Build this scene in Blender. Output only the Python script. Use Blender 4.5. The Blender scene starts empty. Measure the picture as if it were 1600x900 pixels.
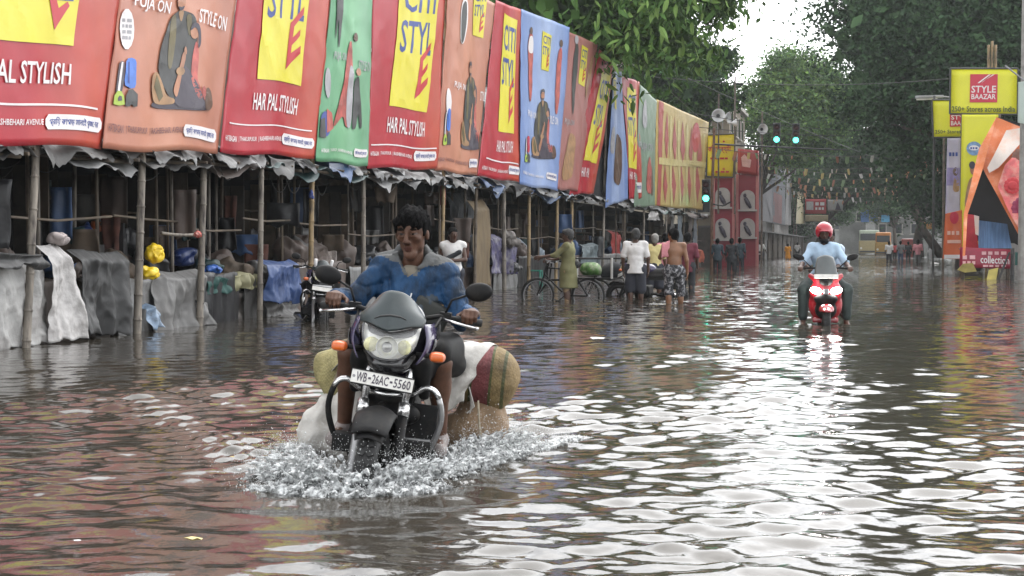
import bpy, bmesh, math, random
import numpy as np
from mathutils import Vector, Matrix, Euler, noise
random.seed(7)
rng = np.random.default_rng(7)
S = bpy.context.scene
COL = S.collection
rad = math.radians
# ------------------------------------------------------------------ camera
CAMZ = 1.1
FPX = 2300.0
TH = math.atan(66 / FPX)
PS = math.atan(565 / FPX * math.cos(TH))
cam = bpy.data.cameras.new("camera")
cam.lens = 36.0 * FPX / 1600
cam.sensor_width = 36
cam.clip_start = 0.1
cam.clip_end = 3000
camo = bpy.data.objects.new("camera", cam)
camo.location = (0, 0, CAMZ)
camo.rotation_euler = (math.pi / 2 - TH, 0, PS)
COL.objects.link(camo)
S.camera = camo
# ------------------------------------------------------------------ sky, sun, exposure
W = bpy.data.worlds.new("World")
S.world = W
W.use_nodes = True
nt = W.node_tree
bg = nt.nodes["Background"]
sky = nt.nodes.new("ShaderNodeTexSky")
sky.sky_type = 'NISHITA'
sky.sun_disc = False
sky.sun_elevation = rad(58)
sky.sun_rotation = rad(12)
sky.air_density = 1.0
sky.dust_density = 1.0
sky.ozone_density = 1.0
hs = nt.nodes.new("ShaderNodeHueSaturation")          # an overcast sky: the blue greyed out
hs.inputs['Saturation'].default_value = 0.10
nt.links.new(sky.outputs[0], hs.inputs['Color'])
nt.links.new(hs.outputs[0], bg.inputs['Color'])
bg.inputs['Strength'].default_value = 0.15
sl = bpy.data.lights.new("sun", 'SUN')
sl.energy = 0.5
sl.angle = rad(75)
sl.color = (1, 0.97, 0.92)
so = bpy.data.objects.new("sun", sl)
az = rad(12)
d = Vector((math.sin(az) * math.cos(rad(58)), math.cos(az) * math.cos(rad(58)), math.sin(rad(58))))
so.rotation_euler = d.to_track_quat('Z', 'Y').to_euler()
so.location = (0, 0, 40)
COL.objects.link(so)
S.view_settings.view_transform = 'Standard'
S.view_settings.look = 'None'
S.view_settings.exposure = 1.85
S.view_settings.gamma = 1
S.cycles.max_bounces = 8
S.cycles.transparent_max_bounces = 12
S.cycles.caustics_reflective = False
S.cycles.caustics_refractive = False
S.cycles.sample_clamp_indirect = 6
S.cycles.use_denoising = True
S.cycles.volume_bounces = 0
# ------------------------------------------------------------------ where a photographed point stands in the street
CP, SP, CT, ST = math.cos(PS), math.sin(PS), math.cos(TH), math.sin(TH)
RV = Vector((CP, SP, 0)); FW = Vector((-SP * CT, CP * CT, -ST)); UV = Vector((-SP * ST, CP * ST, CT))
CAM = Vector((0, 0, CAMZ))
def ray(px, py): return RV * (px - 800) + UV * (450 - py) + FW * FPX
def onz(px, py, z=0.0):
    d = ray(px, py); return CAM + d * ((z - CAMZ) / d.z)
def onx(px, py, x):
    d = ray(px, py); return CAM + d * (x / d.x)
def ony(px, py, y):
    d = ray(px, py); return CAM + d * (y / d.y)
# ------------------------------------------------------------------ materials
def nd(t, kind, **kw):
    n = t.nodes.new(kind)
    for k, v in kw.items(): setattr(n, k, v)
    return n
def M(name, col, rough=0.6, var=0.15, scale=5.0, bump=0.0, bscale=None, metal=0.0, spec=0.5, emit=0.0, emcol=None,
      stain=None, stain_amt=0.5, stain_scale=1.2, trans=0.0, island=0.0, coat=0.0, stretch=(1, 1, 1), alpha=1.0, sss=0):
    m = bpy.data.materials.new(name)
    m.use_nodes = True
    t = m.node_tree
    b = t.nodes["Principled BSDF"]
    b.inputs['Roughness'].default_value = rough
    b.inputs['Metallic'].default_value = metal
    b.inputs['Specular IOR Level'].default_value = spec
    b.inputs['Coat Weight'].default_value = coat
    b.inputs['Alpha'].default_value = alpha
    if trans: b.inputs['Transmission Weight'].default_value = trans; b.inputs['IOR'].default_value = 1.33
    tc = nd(t, "ShaderNodeTexCoord")
    mp = nd(t, "ShaderNodeMapping")
    mp.inputs['Scale'].default_value = stretch
    t.links.new(tc.outputs['Object'], mp.inputs['Vector'])
    c = tuple(col) + (1,)
    out = None
    nz = nd(t, "ShaderNodeTexNoise")
    nz.inputs['Scale'].default_value = scale
    nz.inputs['Detail'].default_value = 5
    t.links.new(mp.outputs[0], nz.inputs['Vector'])
    mx = nd(t, "ShaderNodeMix", data_type='RGBA', blend_type='MIX')
    mr = nd(t, "ShaderNodeMapRange")
    mr.inputs[1].default_value = 0.3; mr.inputs[2].default_value = 0.7
    t.links.new(nz.outputs['Fac'], mr.inputs[0])
    t.links.new(mr.outputs[0], mx.inputs[0])
    mx.inputs[6].default_value = tuple(min(1, x * (1 - var)) for x in col) + (1,)
    mx.inputs[7].default_value = tuple(min(1, x * (1 + var)) for x in col) + (1,)
    out = mx.outputs[2]
    if stain is not None:
        n2 = nd(t, "ShaderNodeTexNoise")
        n2.inputs['Scale'].default_value = stain_scale; n2.inputs['Detail'].default_value = 8; n2.inputs['Roughness'].default_value = 0.65
        t.links.new(mp.outputs[0], n2.inputs['Vector'])
        r2 = nd(t, "ShaderNodeMapRange")
        r2.inputs[1].default_value = 0.48; r2.inputs[2].default_value = 0.66; r2.inputs[4].default_value = stain_amt
        t.links.new(n2.outputs['Fac'], r2.inputs[0])
        m2 = nd(t, "ShaderNodeMix", data_type='RGBA')
        t.links.new(r2.outputs[0], m2.inputs[0])
        t.links.new(out, m2.inputs[6]); m2.inputs[7].default_value = tuple(stain) + (1,)
        out = m2.outputs[2]
    if island:
        g = nd(t, "ShaderNodeNewGeometry")
        h = nd(t, "ShaderNodeHueSaturation")
        ra = nd(t, "ShaderNodeMapRange")
        ra.inputs[3].default_value = 1 - island; ra.inputs[4].default_value = 1 + island
        t.links.new(g.outputs['Random Per Island'], ra.inputs[0])
        t.links.new(ra.outputs[0], h.inputs['Value'])
        t.links.new(out, h.inputs['Color'])
        out = h.outputs[0]
    t.links.new(out, b.inputs['Base Color'])
    if bump:
        n3 = nd(t, "ShaderNodeTexNoise")
        n3.inputs['Scale'].default_value = bscale or scale * 4; n3.inputs['Detail'].default_value = 6
        t.links.new(mp.outputs[0], n3.inputs['Vector'])
        bp = nd(t, "ShaderNodeBump")
        bp.inputs['Strength'].default_value = bump; bp.inputs['Distance'].default_value = 0.02
        t.links.new(n3.outputs['Fac'], bp.inputs['Height'])
        t.links.new(bp.outputs[0], b.inputs['Normal'])
    if emit:
        b.inputs['Emission Color'].default_value = tuple(emcol or col) + (1,)
        b.inputs['Emission Strength'].default_value = emit
    m['b'] = b.name
    return m
_mc = {}
def mat(name, *a, **k):
    if name not in _mc: _mc[name] = M(name, *a, **k)
    return _mc[name]
# ------------------------------------------------------------------ mesh builders
def mesh_from(name, verts, faces, mats, midx=None, smooth=False):
    me = bpy.data.meshes.new(name)
    me.from_pydata([tuple(v) for v in verts], [], [tuple(f) for f in faces])
    for m in (mats if isinstance(mats, (list, tuple)) else [mats]): me.materials.append(m)
    if midx is not None: me.polygons.foreach_set('material_index', np.asarray(midx, dtype=np.int32))
    if smooth: me.polygons.foreach_set('use_smooth', np.ones(len(me.polygons), dtype=bool))
    me.update()
    return me
def link(name, me, parent=None, world=False, **props):
    o = bpy.data.objects.new(name, me)
    COL.objects.link(o)
    if parent is not None:
        o.parent = parent
        if world and parent.parent is None: o.matrix_parent_inverse = parent.matrix_basis.inverted()
    for k, v in props.items(): o[k] = v
    return o
def thing(name, label, cat, loc=(0, 0, 0), rot=(0, 0, 0), group=None):
    o = bpy.data.objects.new(name, None)
    o.empty_display_size = 0.2
    COL.objects.link(o)
    o.location = loc; o.rotation_euler = rot
    o['label'] = label; o['category'] = cat
    if group: o['group'] = group
    return o
def tag(o, label, cat, group=None):
    o['label'] = label; o['category'] = cat
    if group: o['group'] = group
    return o
class MB:
    def __init__(s): s.v = []; s.f = []; s.m = []; s.cur = 0
    def add(s, verts, faces):
        n = len(s.v); s.v.extend([tuple(v) for v in verts])
        for f in faces: s.f.append(tuple(i + n for i in f)); s.m.append(s.cur)
        return s
    def box(s, c, h, R=None, bev=0.0):
        c = Vector(c); hx, hy, hz = h
        if bev > 0:
            bm = bmesh.new(); bmesh.ops.create_cube(bm, size=2)
            for v in bm.verts: v.co = Vector((v.co.x * hx, v.co.y * hy, v.co.z * hz))
            bmesh.ops.bevel(bm, geom=bm.edges[:], offset=bev, segments=2, affect='EDGES', profile=0.6)
            vs = [v.co.copy() for v in bm.verts]; bm.verts.index_update(); fs = [[v.index for v in f.verts] for f in bm.faces]; bm.free()
        else:
            vs = [Vector((x * hx, y * hy, z * hz)) for x in (-1, 1) for y in (-1, 1) for z in (-1, 1)]
            fs = [(0, 1, 3, 2), (4, 6, 7, 5), (0, 4, 5, 1), (2, 3, 7, 6), (0, 2, 6, 4), (1, 5, 7, 3)]
        if R is not None: vs = [R @ v for v in vs]
        return s.add([c + v for v in vs], fs)
    def tube(s, pts, r, n=10, cap=True):
        pts = [Vector(p) for p in pts]; k = len(pts)
        rs = r if isinstance(r, (list, tuple)) else [r] * k
        t0 = (pts[1] - pts[0]).normalized()
        a = Vector((0, 0, 1)) if abs(t0.z) < .9 else Vector((1, 0, 0))
        nrm = (a - t0 * a.dot(t0)).normalized()
        vs = []; fs = []
        for i, p in enumerate(pts):
            t = ((pts[min(i + 1, k - 1)] - pts[max(i - 1, 0)])).normalized()
            nrm = (nrm - t * nrm.dot(t)).normalized(); bn = t.cross(nrm)
            for j in range(n):
                an = 2 * math.pi * j / n
                vs.append(p + (nrm * math.cos(an) + bn * math.sin(an)) * rs[i])
        for i in range(k - 1):
            for j in range(n):
                fs.append((i * n + j, i * n + (j + 1) % n, (i + 1) * n + (j + 1) % n, (i + 1) * n + j))
        if cap: fs.append(tuple(range(n))[::-1]); fs.append(tuple(range((k - 1) * n, k * n)))
        return s.add(vs, fs)
    def lathe(s, prof, c, axis, n=32, a0=0, a1=2 * math.pi, ref=None):
        c = Vector(c); ax = Vector(axis).normalized()
        a = Vector(ref) if ref is not None else (Vector((0, 0, 1)) if abs(ax.z) < .9 else Vector((1, 0, 0)))
        u = (a - ax * a.dot(ax)).normalized(); w = ax.cross(u)
        full = abs(a1 - a0 - 2 * math.pi) < 1e-6
        m = n if full else n + 1; k = len(prof); vs = []; fs = []
        for j in range(m):
            an = a0 + (a1 - a0) * j / n
            dr = u * math.cos(an) + w * math.sin(an)
            for (rr, zz) in prof: vs.append(c + dr * rr + ax * zz)
        for j in range(n):
            j2 = (j + 1) % m
            for i in range(k - 1): fs.append((j * k + i, j2 * k + i, j2 * k + i + 1, j * k + i + 1))
        return s.add(vs, fs)
    def grid(s, fn, nu, nv, thick=None):
        vs = [Vector(fn(i / nu, j / nv)) for j in range(nv + 1) for i in range(nu + 1)]
        q = lambda i, j: j * (nu + 1) + i
        fs = [(q(i, j), q(i + 1, j), q(i + 1, j + 1), q(i, j + 1)) for j in range(nv) for i in range(nu)]
        if thick:
            t = Vector(thick); n = len(vs)
            vs2 = [v + t for v in vs]
            fs2 = [tuple(n + a for a in f[::-1]) for f in fs]
            edge = [q(i, 0) for i in range(nu)] + [q(nu, j) for j in range(nv)] + [q(i, nv) for i in range(nu, 0, -1)] + [q(0, j) for j in range(nv, 0, -1)]
            fe = [(edge[(i + 1) % len(edge)], edge[i], n + edge[i], n + edge[(i + 1) % len(edge)]) for i in range(len(edge))]
            return s.add(vs + vs2, fs + fs2 + fe)
        return s.add(vs, fs)
    def ball(s, c, r, nu=12, nv=8, R=None):
        rx, ry, rz = (r, r, r) if not isinstance(r, (tuple, list)) else r
        vs = []; fs = []
        c = Vector(c)
        for j in range(nv + 1):
            ph = math.pi * j / nv
            for i in range(nu):
                a = 2 * math.pi * i / nu
                v = Vector((rx * math.sin(ph) * math.cos(a), ry * math.sin(ph) * math.sin(a), rz * math.cos(ph)))
                vs.append(c + (R @ v if R is not None else v))
        for j in range(nv):
            for i in range(nu):
                fs.append((j * nu + i, (j + 1) * nu + i, (j + 1) * nu + (i + 1) % nu, j * nu + (i + 1) % nu))
        return s.add(vs, fs)
    def build(s, name, mats, parent=None, smooth=False, world=False, **props):
        me = mesh_from(name, s.v, s.f, mats, s.m, smooth)
        return link(name, me, parent, world, **props)
def wnoise(p, f, seed=0):
    """cheap smooth vector noise: sums of sines, p is (...,3)"""
    r = np.random.default_rng(seed)
    o = np.zeros(p.shape[:-1], dtype=np.float32)
    for k in range(7):
        w = r.normal(size=3); w = w / np.linalg.norm(w) * f * r.uniform(.6, 1.7)
        o += np.sin(p[..., 0] * w[0] + p[..., 1] * w[1] + p[..., 2] * w[2] + r.uniform(0, 6.28)).astype(np.float32)
    return o / 3.0
# ------------------------------------------------------------------ smooth solids: tapered limbs and ellipsoids blended, then meshed
def cap(a, b, ra, rb=None, k=.02, m=0, op='u'): return dict(t='c', a=np.array(a, float), b=np.array(b, float), ra=ra, rb=ra if rb is None else rb, k=k, m=m, op=op)
def ell(c, r, k=.02, m=0, op='u', R=None): return dict(t='e', c=np.array(c, float), r=np.array((r, r, r) if np.isscalar(r) else r, float), k=k, m=m, op=op, R=R)
def rbox(c, h, rd=.01, k=.01, m=0, op='u', R=None): return dict(t='b', c=np.array(c, float), h=np.array(h, float), rd=rd, k=k, m=m, op=op, R=R)
def half(c, n, k=.002): return dict(t='p', c=np.array(c, float), n=np.array(n, float) / np.linalg.norm(n), k=k, op='i', m=-1)
def _bb(p):
    if p['t'] == 'c':
        r = max(p['ra'], p['rb']); return np.minimum(p['a'], p['b']) - r, np.maximum(p['a'], p['b']) + r
    if p['t'] == 'e':
        r = p['r'] if p['R'] is None else np.full(3, p['r'].max()); return p['c'] - r, p['c'] + r
    h = p['h'] if p['R'] is None else np.full(3, np.linalg.norm(p['h'])); return p['c'] - h, p['c'] + h
def _dist(p, X):
    if p['t'] == 'c':
        ab = p['b'] - p['a']; L = max(ab @ ab, 1e-9)
        t = np.clip(((X - p['a']) @ ab) / L, 0, 1)
        return np.linalg.norm(X - p['a'] - t[..., None] * ab, axis=-1) - (p['ra'] + (p['rb'] - p['ra']) * t)
    if p['t'] == 'p': return (X - p['c']) @ p['n']
    q = X - p['c']
    if p['R'] is not None: q = q @ np.array(p['R'])       # R columns = local axes
    if p['t'] == 'e':
        k0 = np.linalg.norm(q / p['r'], axis=-1); k1 = np.linalg.norm(q / p['r'] ** 2, axis=-1)
        return k0 * (k0 - 1) / np.maximum(k1, 1e-6)
    q = np.abs(q) - (p['h'] - p['rd'])
    return np.linalg.norm(np.maximum(q, 0), axis=-1) + np.minimum(q.max(-1), 0) - p['rd']
def sdf_mesh(prims, res, noise=None, pad=None):
    adds = [p for p in prims if p['op'] == 'u']
    lo = np.min([_bb(p)[0] for p in adds], 0) - 3 * res - .01; hi = np.max([_bb(p)[1] for p in adds], 0) + 3 * res + .01
    n = np.ceil((hi - lo) / res).astype(int) + 1
    D = np.full(n, .5, np.float32); Lb = np.zeros(n, np.int16); Bd = np.full(n, 9, np.float32)
    ax = [lo[i] + res * np.arange(n[i]) for i in range(3)]
    for p in prims:
        if p['t'] == 'p': i0 = np.zeros(3, int); i1 = n
        else:
            b0, b1 = _bb(p); mg = p['k'] + 4 * res
            i0 = np.clip(np.floor((b0 - mg - lo) / res).astype(int), 0, n); i1 = np.clip(np.ceil((b1 + mg - lo) / res).astype(int) + 1, 0, n)
            if (i1 <= i0).any(): continue
        sl_ = tuple(slice(a, b) for a, b in zip(i0, i1))
        X = np.stack(np.meshgrid(*[ax[i][sl_[i]] for i in range(3)], indexing='ij'), -1)
        d = _dist(p, X).astype(np.float32); k = max(p['k'], 1e-4); A = D[sl_]
        if p['op'] == 'u':
            h = np.maximum(k - np.abs(A - d), 0) / k
            D[sl_] = np.minimum(A, d) - h * h * k * .25
            b = d < Bd[sl_]; Bd[sl_] = np.where(b, d, Bd[sl_]); Lb[sl_] = np.where(b, p['m'], Lb[sl_])
        elif p['op'] == 's':
            h = np.maximum(k - np.abs(A + d), 0) / k
            D[sl_] = np.maximum(A, -d) + h * h * k * .25
            if p['m'] >= 0:
                b = d < res * 1.2; Lb[sl_] = np.where(b, p['m'], Lb[sl_])
        elif p['op'] == 'i':
            D[sl_] = np.maximum(A, d)
        elif p['op'] == 'paint':
            b = d < 0; Lb[sl_] = np.where(b, p['m'], Lb[sl_])
    if noise is not None:
        X = np.stack(np.meshgrid(*ax, indexing='ij'), -1)
        near = np.abs(D) < .06
        D[near] += noise(X[near])
    D[0] = D[-1] = .5; D[:, 0] = D[:, -1] = .5; D[:, :, 0] = D[:, :, -1] = .5
    ins = D < 0
    cnt = np.zeros(n - 1, np.int8)
    for dx in (0, 1):
        for dy in (0, 1):
            for dz in (0, 1): cnt += ins[dx:n[0] - 1 + dx, dy:n[1] - 1 + dy, dz:n[2] - 1 + dz]
    act = (cnt > 0) & (cnt < 8)
    idx = np.full(n - 1, -1, np.int64); cells = np.argwhere(act); idx[act] = np.arange(len(cells))
    acc = np.zeros((len(cells), 3)); w = np.zeros(len(cells))
    cr = [(a, b, c) for a in (0, 1) for b in (0, 1) for c in (0, 1)]
    val = {c: D[cells[:, 0] + c[0], cells[:, 1] + c[1], cells[:, 2] + c[2]] for c in cr}
    for c in cr:
        for a in range(3):
            if c[a] == 0:
                c2 = list(c); c2[a] = 1; c2 = tuple(c2)
                v0, v1 = val[c], val[c2]; s = (v0 < 0) != (v1 < 0)
                t = np.where(s, v0 / np.where(s, v0 - v1, 1), 0)
                pt = np.tile(np.array(c, float), (len(cells), 1)); pt[:, a] = t
                acc[s] += pt[s]; w[s] += 1
    V = lo + res * (cells + acc / np.maximum(w, 1)[:, None])
    lab = Lb[cells[:, 0], cells[:, 1], cells[:, 2]]
    F = []
    for a in range(3):
        b, c = (a + 1) % 3, (a + 2) % 3
        s0 = [slice(1, n[i] - 1) for i in range(3)]; s0[a] = slice(0, n[a] - 1); s1 = list(s0); s1[a] = slice(1, n[a])
        A, B = ins[tuple(s0)], ins[tuple(s1)]
        for flip, msk in ((False, A & ~B), (True, ~A & B)):
            e = np.argwhere(msk)
            if not len(e): continue
            e[:, b] += 1; e[:, c] += 1
            def g(db, dc):
                q = e.copy(); q[:, b] += db; q[:, c] += dc; return idx[q[:, 0], q[:, 1], q[:, 2]]
            qd = np.stack([g(-1, -1), g(0, -1), g(0, 0), g(-1, 0)], 1)
            F.append(qd[:, ::-1] if flip else qd)
    F = np.concatenate(F)
    return V, F, lab[F[:, 0]]
def sdf_obj(name, prims, res, mats, parent=None, noise=None, world=False, post=None, **props):
    V, F, L = sdf_mesh(prims, res, noise)
    if post is not None: V = post(V)
    mats = mats if isinstance(mats, (list, tuple)) else [mats]
    me = bpy.data.meshes.new(name)
    me.vertices.add(len(V)); me.vertices.foreach_set('co', V.astype(np.float32).ravel())
    me.loops.add(len(F) * 4); me.loops.foreach_set('vertex_index', F.astype(np.int32).ravel())
    me.polygons.add(len(F)); me.polygons.foreach_set('loop_start', np.arange(0, len(F) * 4, 4, dtype=np.int32))
    me.polygons.foreach_set('loop_total', np.full(len(F), 4, dtype=np.int32))
    for m in mats: me.materials.append(m)
    me.polygons.foreach_set('material_index', np.clip(L, 0, len(mats) - 1).astype(np.int32))
    me.polygons.foreach_set('use_smooth', np.ones(len(F), dtype=bool))
    me.update(calc_edges=True)
    return link(name, me, parent, world, **props)
# ------------------------------------------------------------------ lettering as flat meshes (x right, y up)
_tc = {}
def text_geo(s):
    """(verts 2d normalised to cap height 1, faces, width)"""
    if s in _tc: return _tc[s]
    cu = bpy.data.curves.new("lettering", 'FONT'); cu.body = s; cu.size = 1; cu.resolution_u = 2; cu.offset = 0.014
    o = bpy.data.objects.new("lettering", cu); COL.objects.link(o)
    dg = bpy.context.evaluated_depsgraph_get(); dg.update()
    me = bpy.data.meshes.new_from_object(o.evaluated_get(dg))
    vs = [(v.co.x, v.co.y) for v in me.vertices]; fs = [tuple(p.vertices) for p in me.polygons]
    bpy.data.objects.remove(o); bpy.data.curves.remove(cu); bpy.data.meshes.remove(me)
    if vs:
        x0 = min(v[0] for v in vs); x1 = max(v[0] for v in vs); y0 = min(v[1] for v in vs); y1 = max(v[1] for v in vs)
        vs = [((x - x0) / (x1 - x0), (y - y0) / (y1 - y0)) for x, y in vs]
    _tc[s] = (vs, fs); return _tc[s]
# ================================================================== ground and flood water
BIKE_AT = onz(566, 754)
road_m = mat('road_mud', (.07, .06, .05), .9, .3, 2)
def big_sheet(name, z, m, r=1500):
    b = MB(); b.grid(lambda u, v: (-r + 2 * r * u, -r + 2 * r * v, z), 4, 4)
    return b.build(name, m, kind='structure')
big_sheet('road', -.3, road_m)
def wave_field(X, Y, dY):
    r = np.random.default_rng(11)
    Z = np.zeros_like(X)
    N = 64
    mod1 = .65 + .35 * np.sin(.9 * X + .5 * Y + 1) * np.sin(.45 * Y - .7 * X) + .25 * np.sin(1.7 * X - 1.1 * Y + 2)
    # the wind chop is weaker in the lee of the stalls, stronger in the open road
    lee = np.clip((X + 9.6) / 5.5, 0, 1); lee = .42 + .58 * lee * lee * (3 - 2 * lee)
    near = .75 + .25 * np.clip((Y - 6) / 10, 0, 1)
    for k in range(N):
        lam = .105 * (.72 / .105) ** (k / (N - 1)) * r.uniform(.93, 1.07)
        th = math.pi / 2 + r.normal() * .62 + .22
        kk = 2 * math.pi / lam
        s = .052 * (1.0 if lam < .40 else .36) * r.uniform(.6, 1.3)
        a = s / kk
        att = np.clip((lam / np.maximum(dY, .028) - 2.0) / 2.0, 0, 1)
        ph = kk * (X * math.cos(th) + Y * math.sin(th)) + r.uniform(0, 6.28)
        ph = ph + .5 * np.sin(.8 * X + 1.3 * Y + k) 
        Z += a * att * (np.sin(ph) + .22 * np.cos(2 * ph))
    Z *= mod1 * lee * near
    # bow wave and wake of the motorcycle
    bx, by = BIKE_AT.x, BIKE_AT.y
    fx, fy = bx / math.hypot(bx, by), by / math.hypot(bx, by)
    al = (X - bx) * fx + (Y - by) * fy; ac = (X - bx) * fy - (Y - by) * fx
    rr = np.hypot(X - bx, Y - by)
    Z += .009 * np.exp(-((rr - .1) / 1.1) ** 2) * np.sin(rr * 2 * math.pi / .42 + .6 * np.sin(3 * np.arctan2(al, ac)))
    wake = np.exp(-((np.abs(ac) - (.25 + .36 * np.maximum(al, 0))) / .22) ** 2) * (al > -.1) * np.exp(-np.maximum(al, 0) / 3.2)
    Z += wake * (.02 + .012 * np.sin(13 * al + 9 * ac) + .012 * np.sin(29 * al - 21 * ac) + .008 * np.sin(47 * al + 33 * ac))
    return Z
def make_water():
    ys = [2.4]
    while ys[-1] < 230: ys.append(ys[-1] + min(max(.017 * (ys[-1] / 5) ** 1.5, .016), 2.0))
    ys = np.array([-60, -20, -5, 0, 1, 1.8] + ys + [260, 320, 420, 600]); xs = np.concatenate([[-60, -35, -22, -16], np.arange(-13.4, 7.6, .029), [9, 14, 25, 60]])
    X, Y = np.meshgrid(xs, ys); dY = np.gradient(ys)[:, None] * np.ones_like(X)
    Z = wave_field(X, Y, dY)
    edge = (X < -13.4) | (X > 7.6) | (Y < 2.3) | (Y > 230)
    Z[edge] = 0
    ny, nx = X.shape
    V = np.stack([X, Y, Z], -1).reshape(-1, 3).astype(np.float32)
    i = np.arange(nx - 1)[None, :] + nx * np.arange(ny - 1)[:, None]
    Fq = np.stack([i, i + 1, i + nx + 1, i + nx], -1).reshape(-1, 4).astype(np.int32)
    me = bpy.data.meshes.new('flood_water')
    me.vertices.add(len(V)); me.vertices.foreach_set('co', V.ravel())
    me.loops.add(len(Fq) * 4); me.loops.foreach_set('vertex_index', Fq.ravel())
    me.polygons.add(len(Fq)); me.polygons.foreach_set('loop_start', np.arange(0, len(Fq) * 4, 4, dtype=np.int32)); me.polygons.foreach_set('loop_total', np.full(len(Fq), 4, dtype=np.int32))
    me.polygons.foreach_set('use_smooth', np.ones(len(Fq), dtype=bool))
    me.update(calc_edges=True)
    m = mat('flood_water', (.043, .037, .029), .035, .12, .35, bump=.16, bscale=9)
    b = m.node_tree.nodes['Principled BSDF']; b.inputs['IOR'].default_value = 1.42
    t = m.node_tree; old = [n for n in t.nodes if n.type == 'BUMP'][0]
    tc = nd(t, "ShaderNodeTexCoord"); nz = nd(t, "ShaderNodeTexNoise"); nz.inputs['Scale'].default_value = 3.4; nz.inputs['Detail'].default_value = 4; nz.inputs['Roughness'].default_value = .55
    t.links.new(tc.outputs['Object'], nz.inputs['Vector'])
    sp = nd(t, "ShaderNodeSeparateXYZ"); t.links.new(tc.outputs['Object'], sp.inputs[0])
    mr = nd(t, "ShaderNodeMapRange"); mr.inputs[1].default_value = 10; mr.inputs[2].default_value = 34; mr.inputs[3].default_value = 0; mr.inputs[4].default_value = 1   # the open street is rougher than the lee of the stalls
    t.links.new(sp.outputs['Y'], mr.inputs[0])
    vm = nd(t, "ShaderNodeVectorMath", operation='SUBTRACT'); t.links.new(nz.outputs['Color'], vm.inputs[0]); vm.inputs[1].default_value = (.5, .5, .5)
    v2 = nd(t, "ShaderNodeVectorMath", operation='MULTIPLY'); t.links.new(vm.outputs[0], v2.inputs[0]); v2.inputs[1].default_value = (.75, .95, 0)
    v3 = nd(t, "ShaderNodeVectorMath", operation='SCALE'); t.links.new(v2.outputs[0], v3.inputs[0]); t.links.new(mr.outputs[0], v3.inputs['Scale'])
    v4 = nd(t, "ShaderNodeVectorMath", operation='ADD'); t.links.new(v3.outputs[0], v4.inputs[0]); t.links.new(old.outputs[0], v4.inputs[1])
    v5 = nd(t, "ShaderNodeVectorMath", operation='NORMALIZE'); t.links.new(v4.outputs[0], v5.inputs[0]); t.links.new(v5.outputs[0], b.inputs['Normal'])
    me.materials.append(m)
    return link('flood_water', me, kind='structure')
make_water()
# ================================================================== the row of hoarding banners
XB = -8.75
def ucol(name, stops, rough=.42, attr='pu'):
    """printed vinyl whose ink runs from one colour to another along the sheet"""
    if name in _mc: return _mc[name]
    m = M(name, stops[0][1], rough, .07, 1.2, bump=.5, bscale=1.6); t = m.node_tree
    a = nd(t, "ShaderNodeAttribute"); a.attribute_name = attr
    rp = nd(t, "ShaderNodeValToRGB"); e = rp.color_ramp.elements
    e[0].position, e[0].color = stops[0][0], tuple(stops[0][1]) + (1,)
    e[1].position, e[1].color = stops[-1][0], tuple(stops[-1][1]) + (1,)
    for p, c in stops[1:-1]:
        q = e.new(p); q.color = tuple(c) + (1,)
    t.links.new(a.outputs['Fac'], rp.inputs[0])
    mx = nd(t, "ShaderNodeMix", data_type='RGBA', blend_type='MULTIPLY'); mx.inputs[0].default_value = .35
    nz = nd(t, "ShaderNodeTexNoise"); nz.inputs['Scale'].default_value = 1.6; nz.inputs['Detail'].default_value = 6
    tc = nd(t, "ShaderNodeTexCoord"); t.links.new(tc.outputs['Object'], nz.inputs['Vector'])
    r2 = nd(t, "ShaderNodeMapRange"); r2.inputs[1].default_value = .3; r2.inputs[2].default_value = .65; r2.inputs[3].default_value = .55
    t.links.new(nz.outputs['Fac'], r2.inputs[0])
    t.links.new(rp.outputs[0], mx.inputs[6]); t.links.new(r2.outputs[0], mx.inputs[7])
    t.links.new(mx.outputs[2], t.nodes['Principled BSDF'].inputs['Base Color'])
    _mc[name] = m; return m
RED = ucol('print_red', [(0, (.41, .010, .027)), (.55, (.42, .012, .027)), (.92, (.48, .062, .030)), (1, (.45, .05, .030))])
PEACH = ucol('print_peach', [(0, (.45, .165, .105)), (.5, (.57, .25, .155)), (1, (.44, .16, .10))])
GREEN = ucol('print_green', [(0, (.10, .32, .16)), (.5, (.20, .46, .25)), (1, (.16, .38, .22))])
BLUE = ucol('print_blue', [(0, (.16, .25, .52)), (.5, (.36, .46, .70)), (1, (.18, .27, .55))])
ROSE = ucol('print_rose', [(0, (.34, .13, .12)), (.5, (.42, .18, .16)), (1, (.36, .11, .10))])
MINT = ucol('print_mint', [(0, (.17, .25, .18)), (1, (.2, .28, .19))])
YEL = mat('print_yellow', (.68, .60, .035), .42, .06, 2)
NAVY = mat('print_navy', (.022, .05, .26), .42, .06, 2)
PRED = mat('print_lettering_red', (.50, .015, .03), .42, .06, 2)
WHITE = mat('print_white', (.74, .70, .70), .42, .05, 2)
INK = mat('print_ink', (.05, .04, .06), .45, .1, 3)
FIGD = mat('print_dark_clothes', (.035, .035, .035), .45, .4, 4)
FIGO = mat('print_olive', (.12, .095, .035), .45, .3, 4)
FIGT = mat('print_tan', (.34, .19, .09), .45, .3, 5)
FIGS = mat('print_skin', (.42, .19, .11), .45, .2, 5)
FIGR = mat('print_rose_cloth', (.42, .085, .07), .45, .4, 5)
FIGB = mat('print_blue_case', (.05, .16, .55), .45, .2, 5)
FIGN = mat('print_brown_hair', (.10, .05, .03), .45, .3, 5)
GREY = mat('print_grey', (.35, .34, .36), .45, .2, 6)
DTXT = mat('print_small_dark', (.16, .06, .06), .45, .1, 6)
LIME = mat('print_lime', (.35, .48, .05), .45, .1, 6)
from mathutils.geometry import tessellate_polygon
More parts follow.
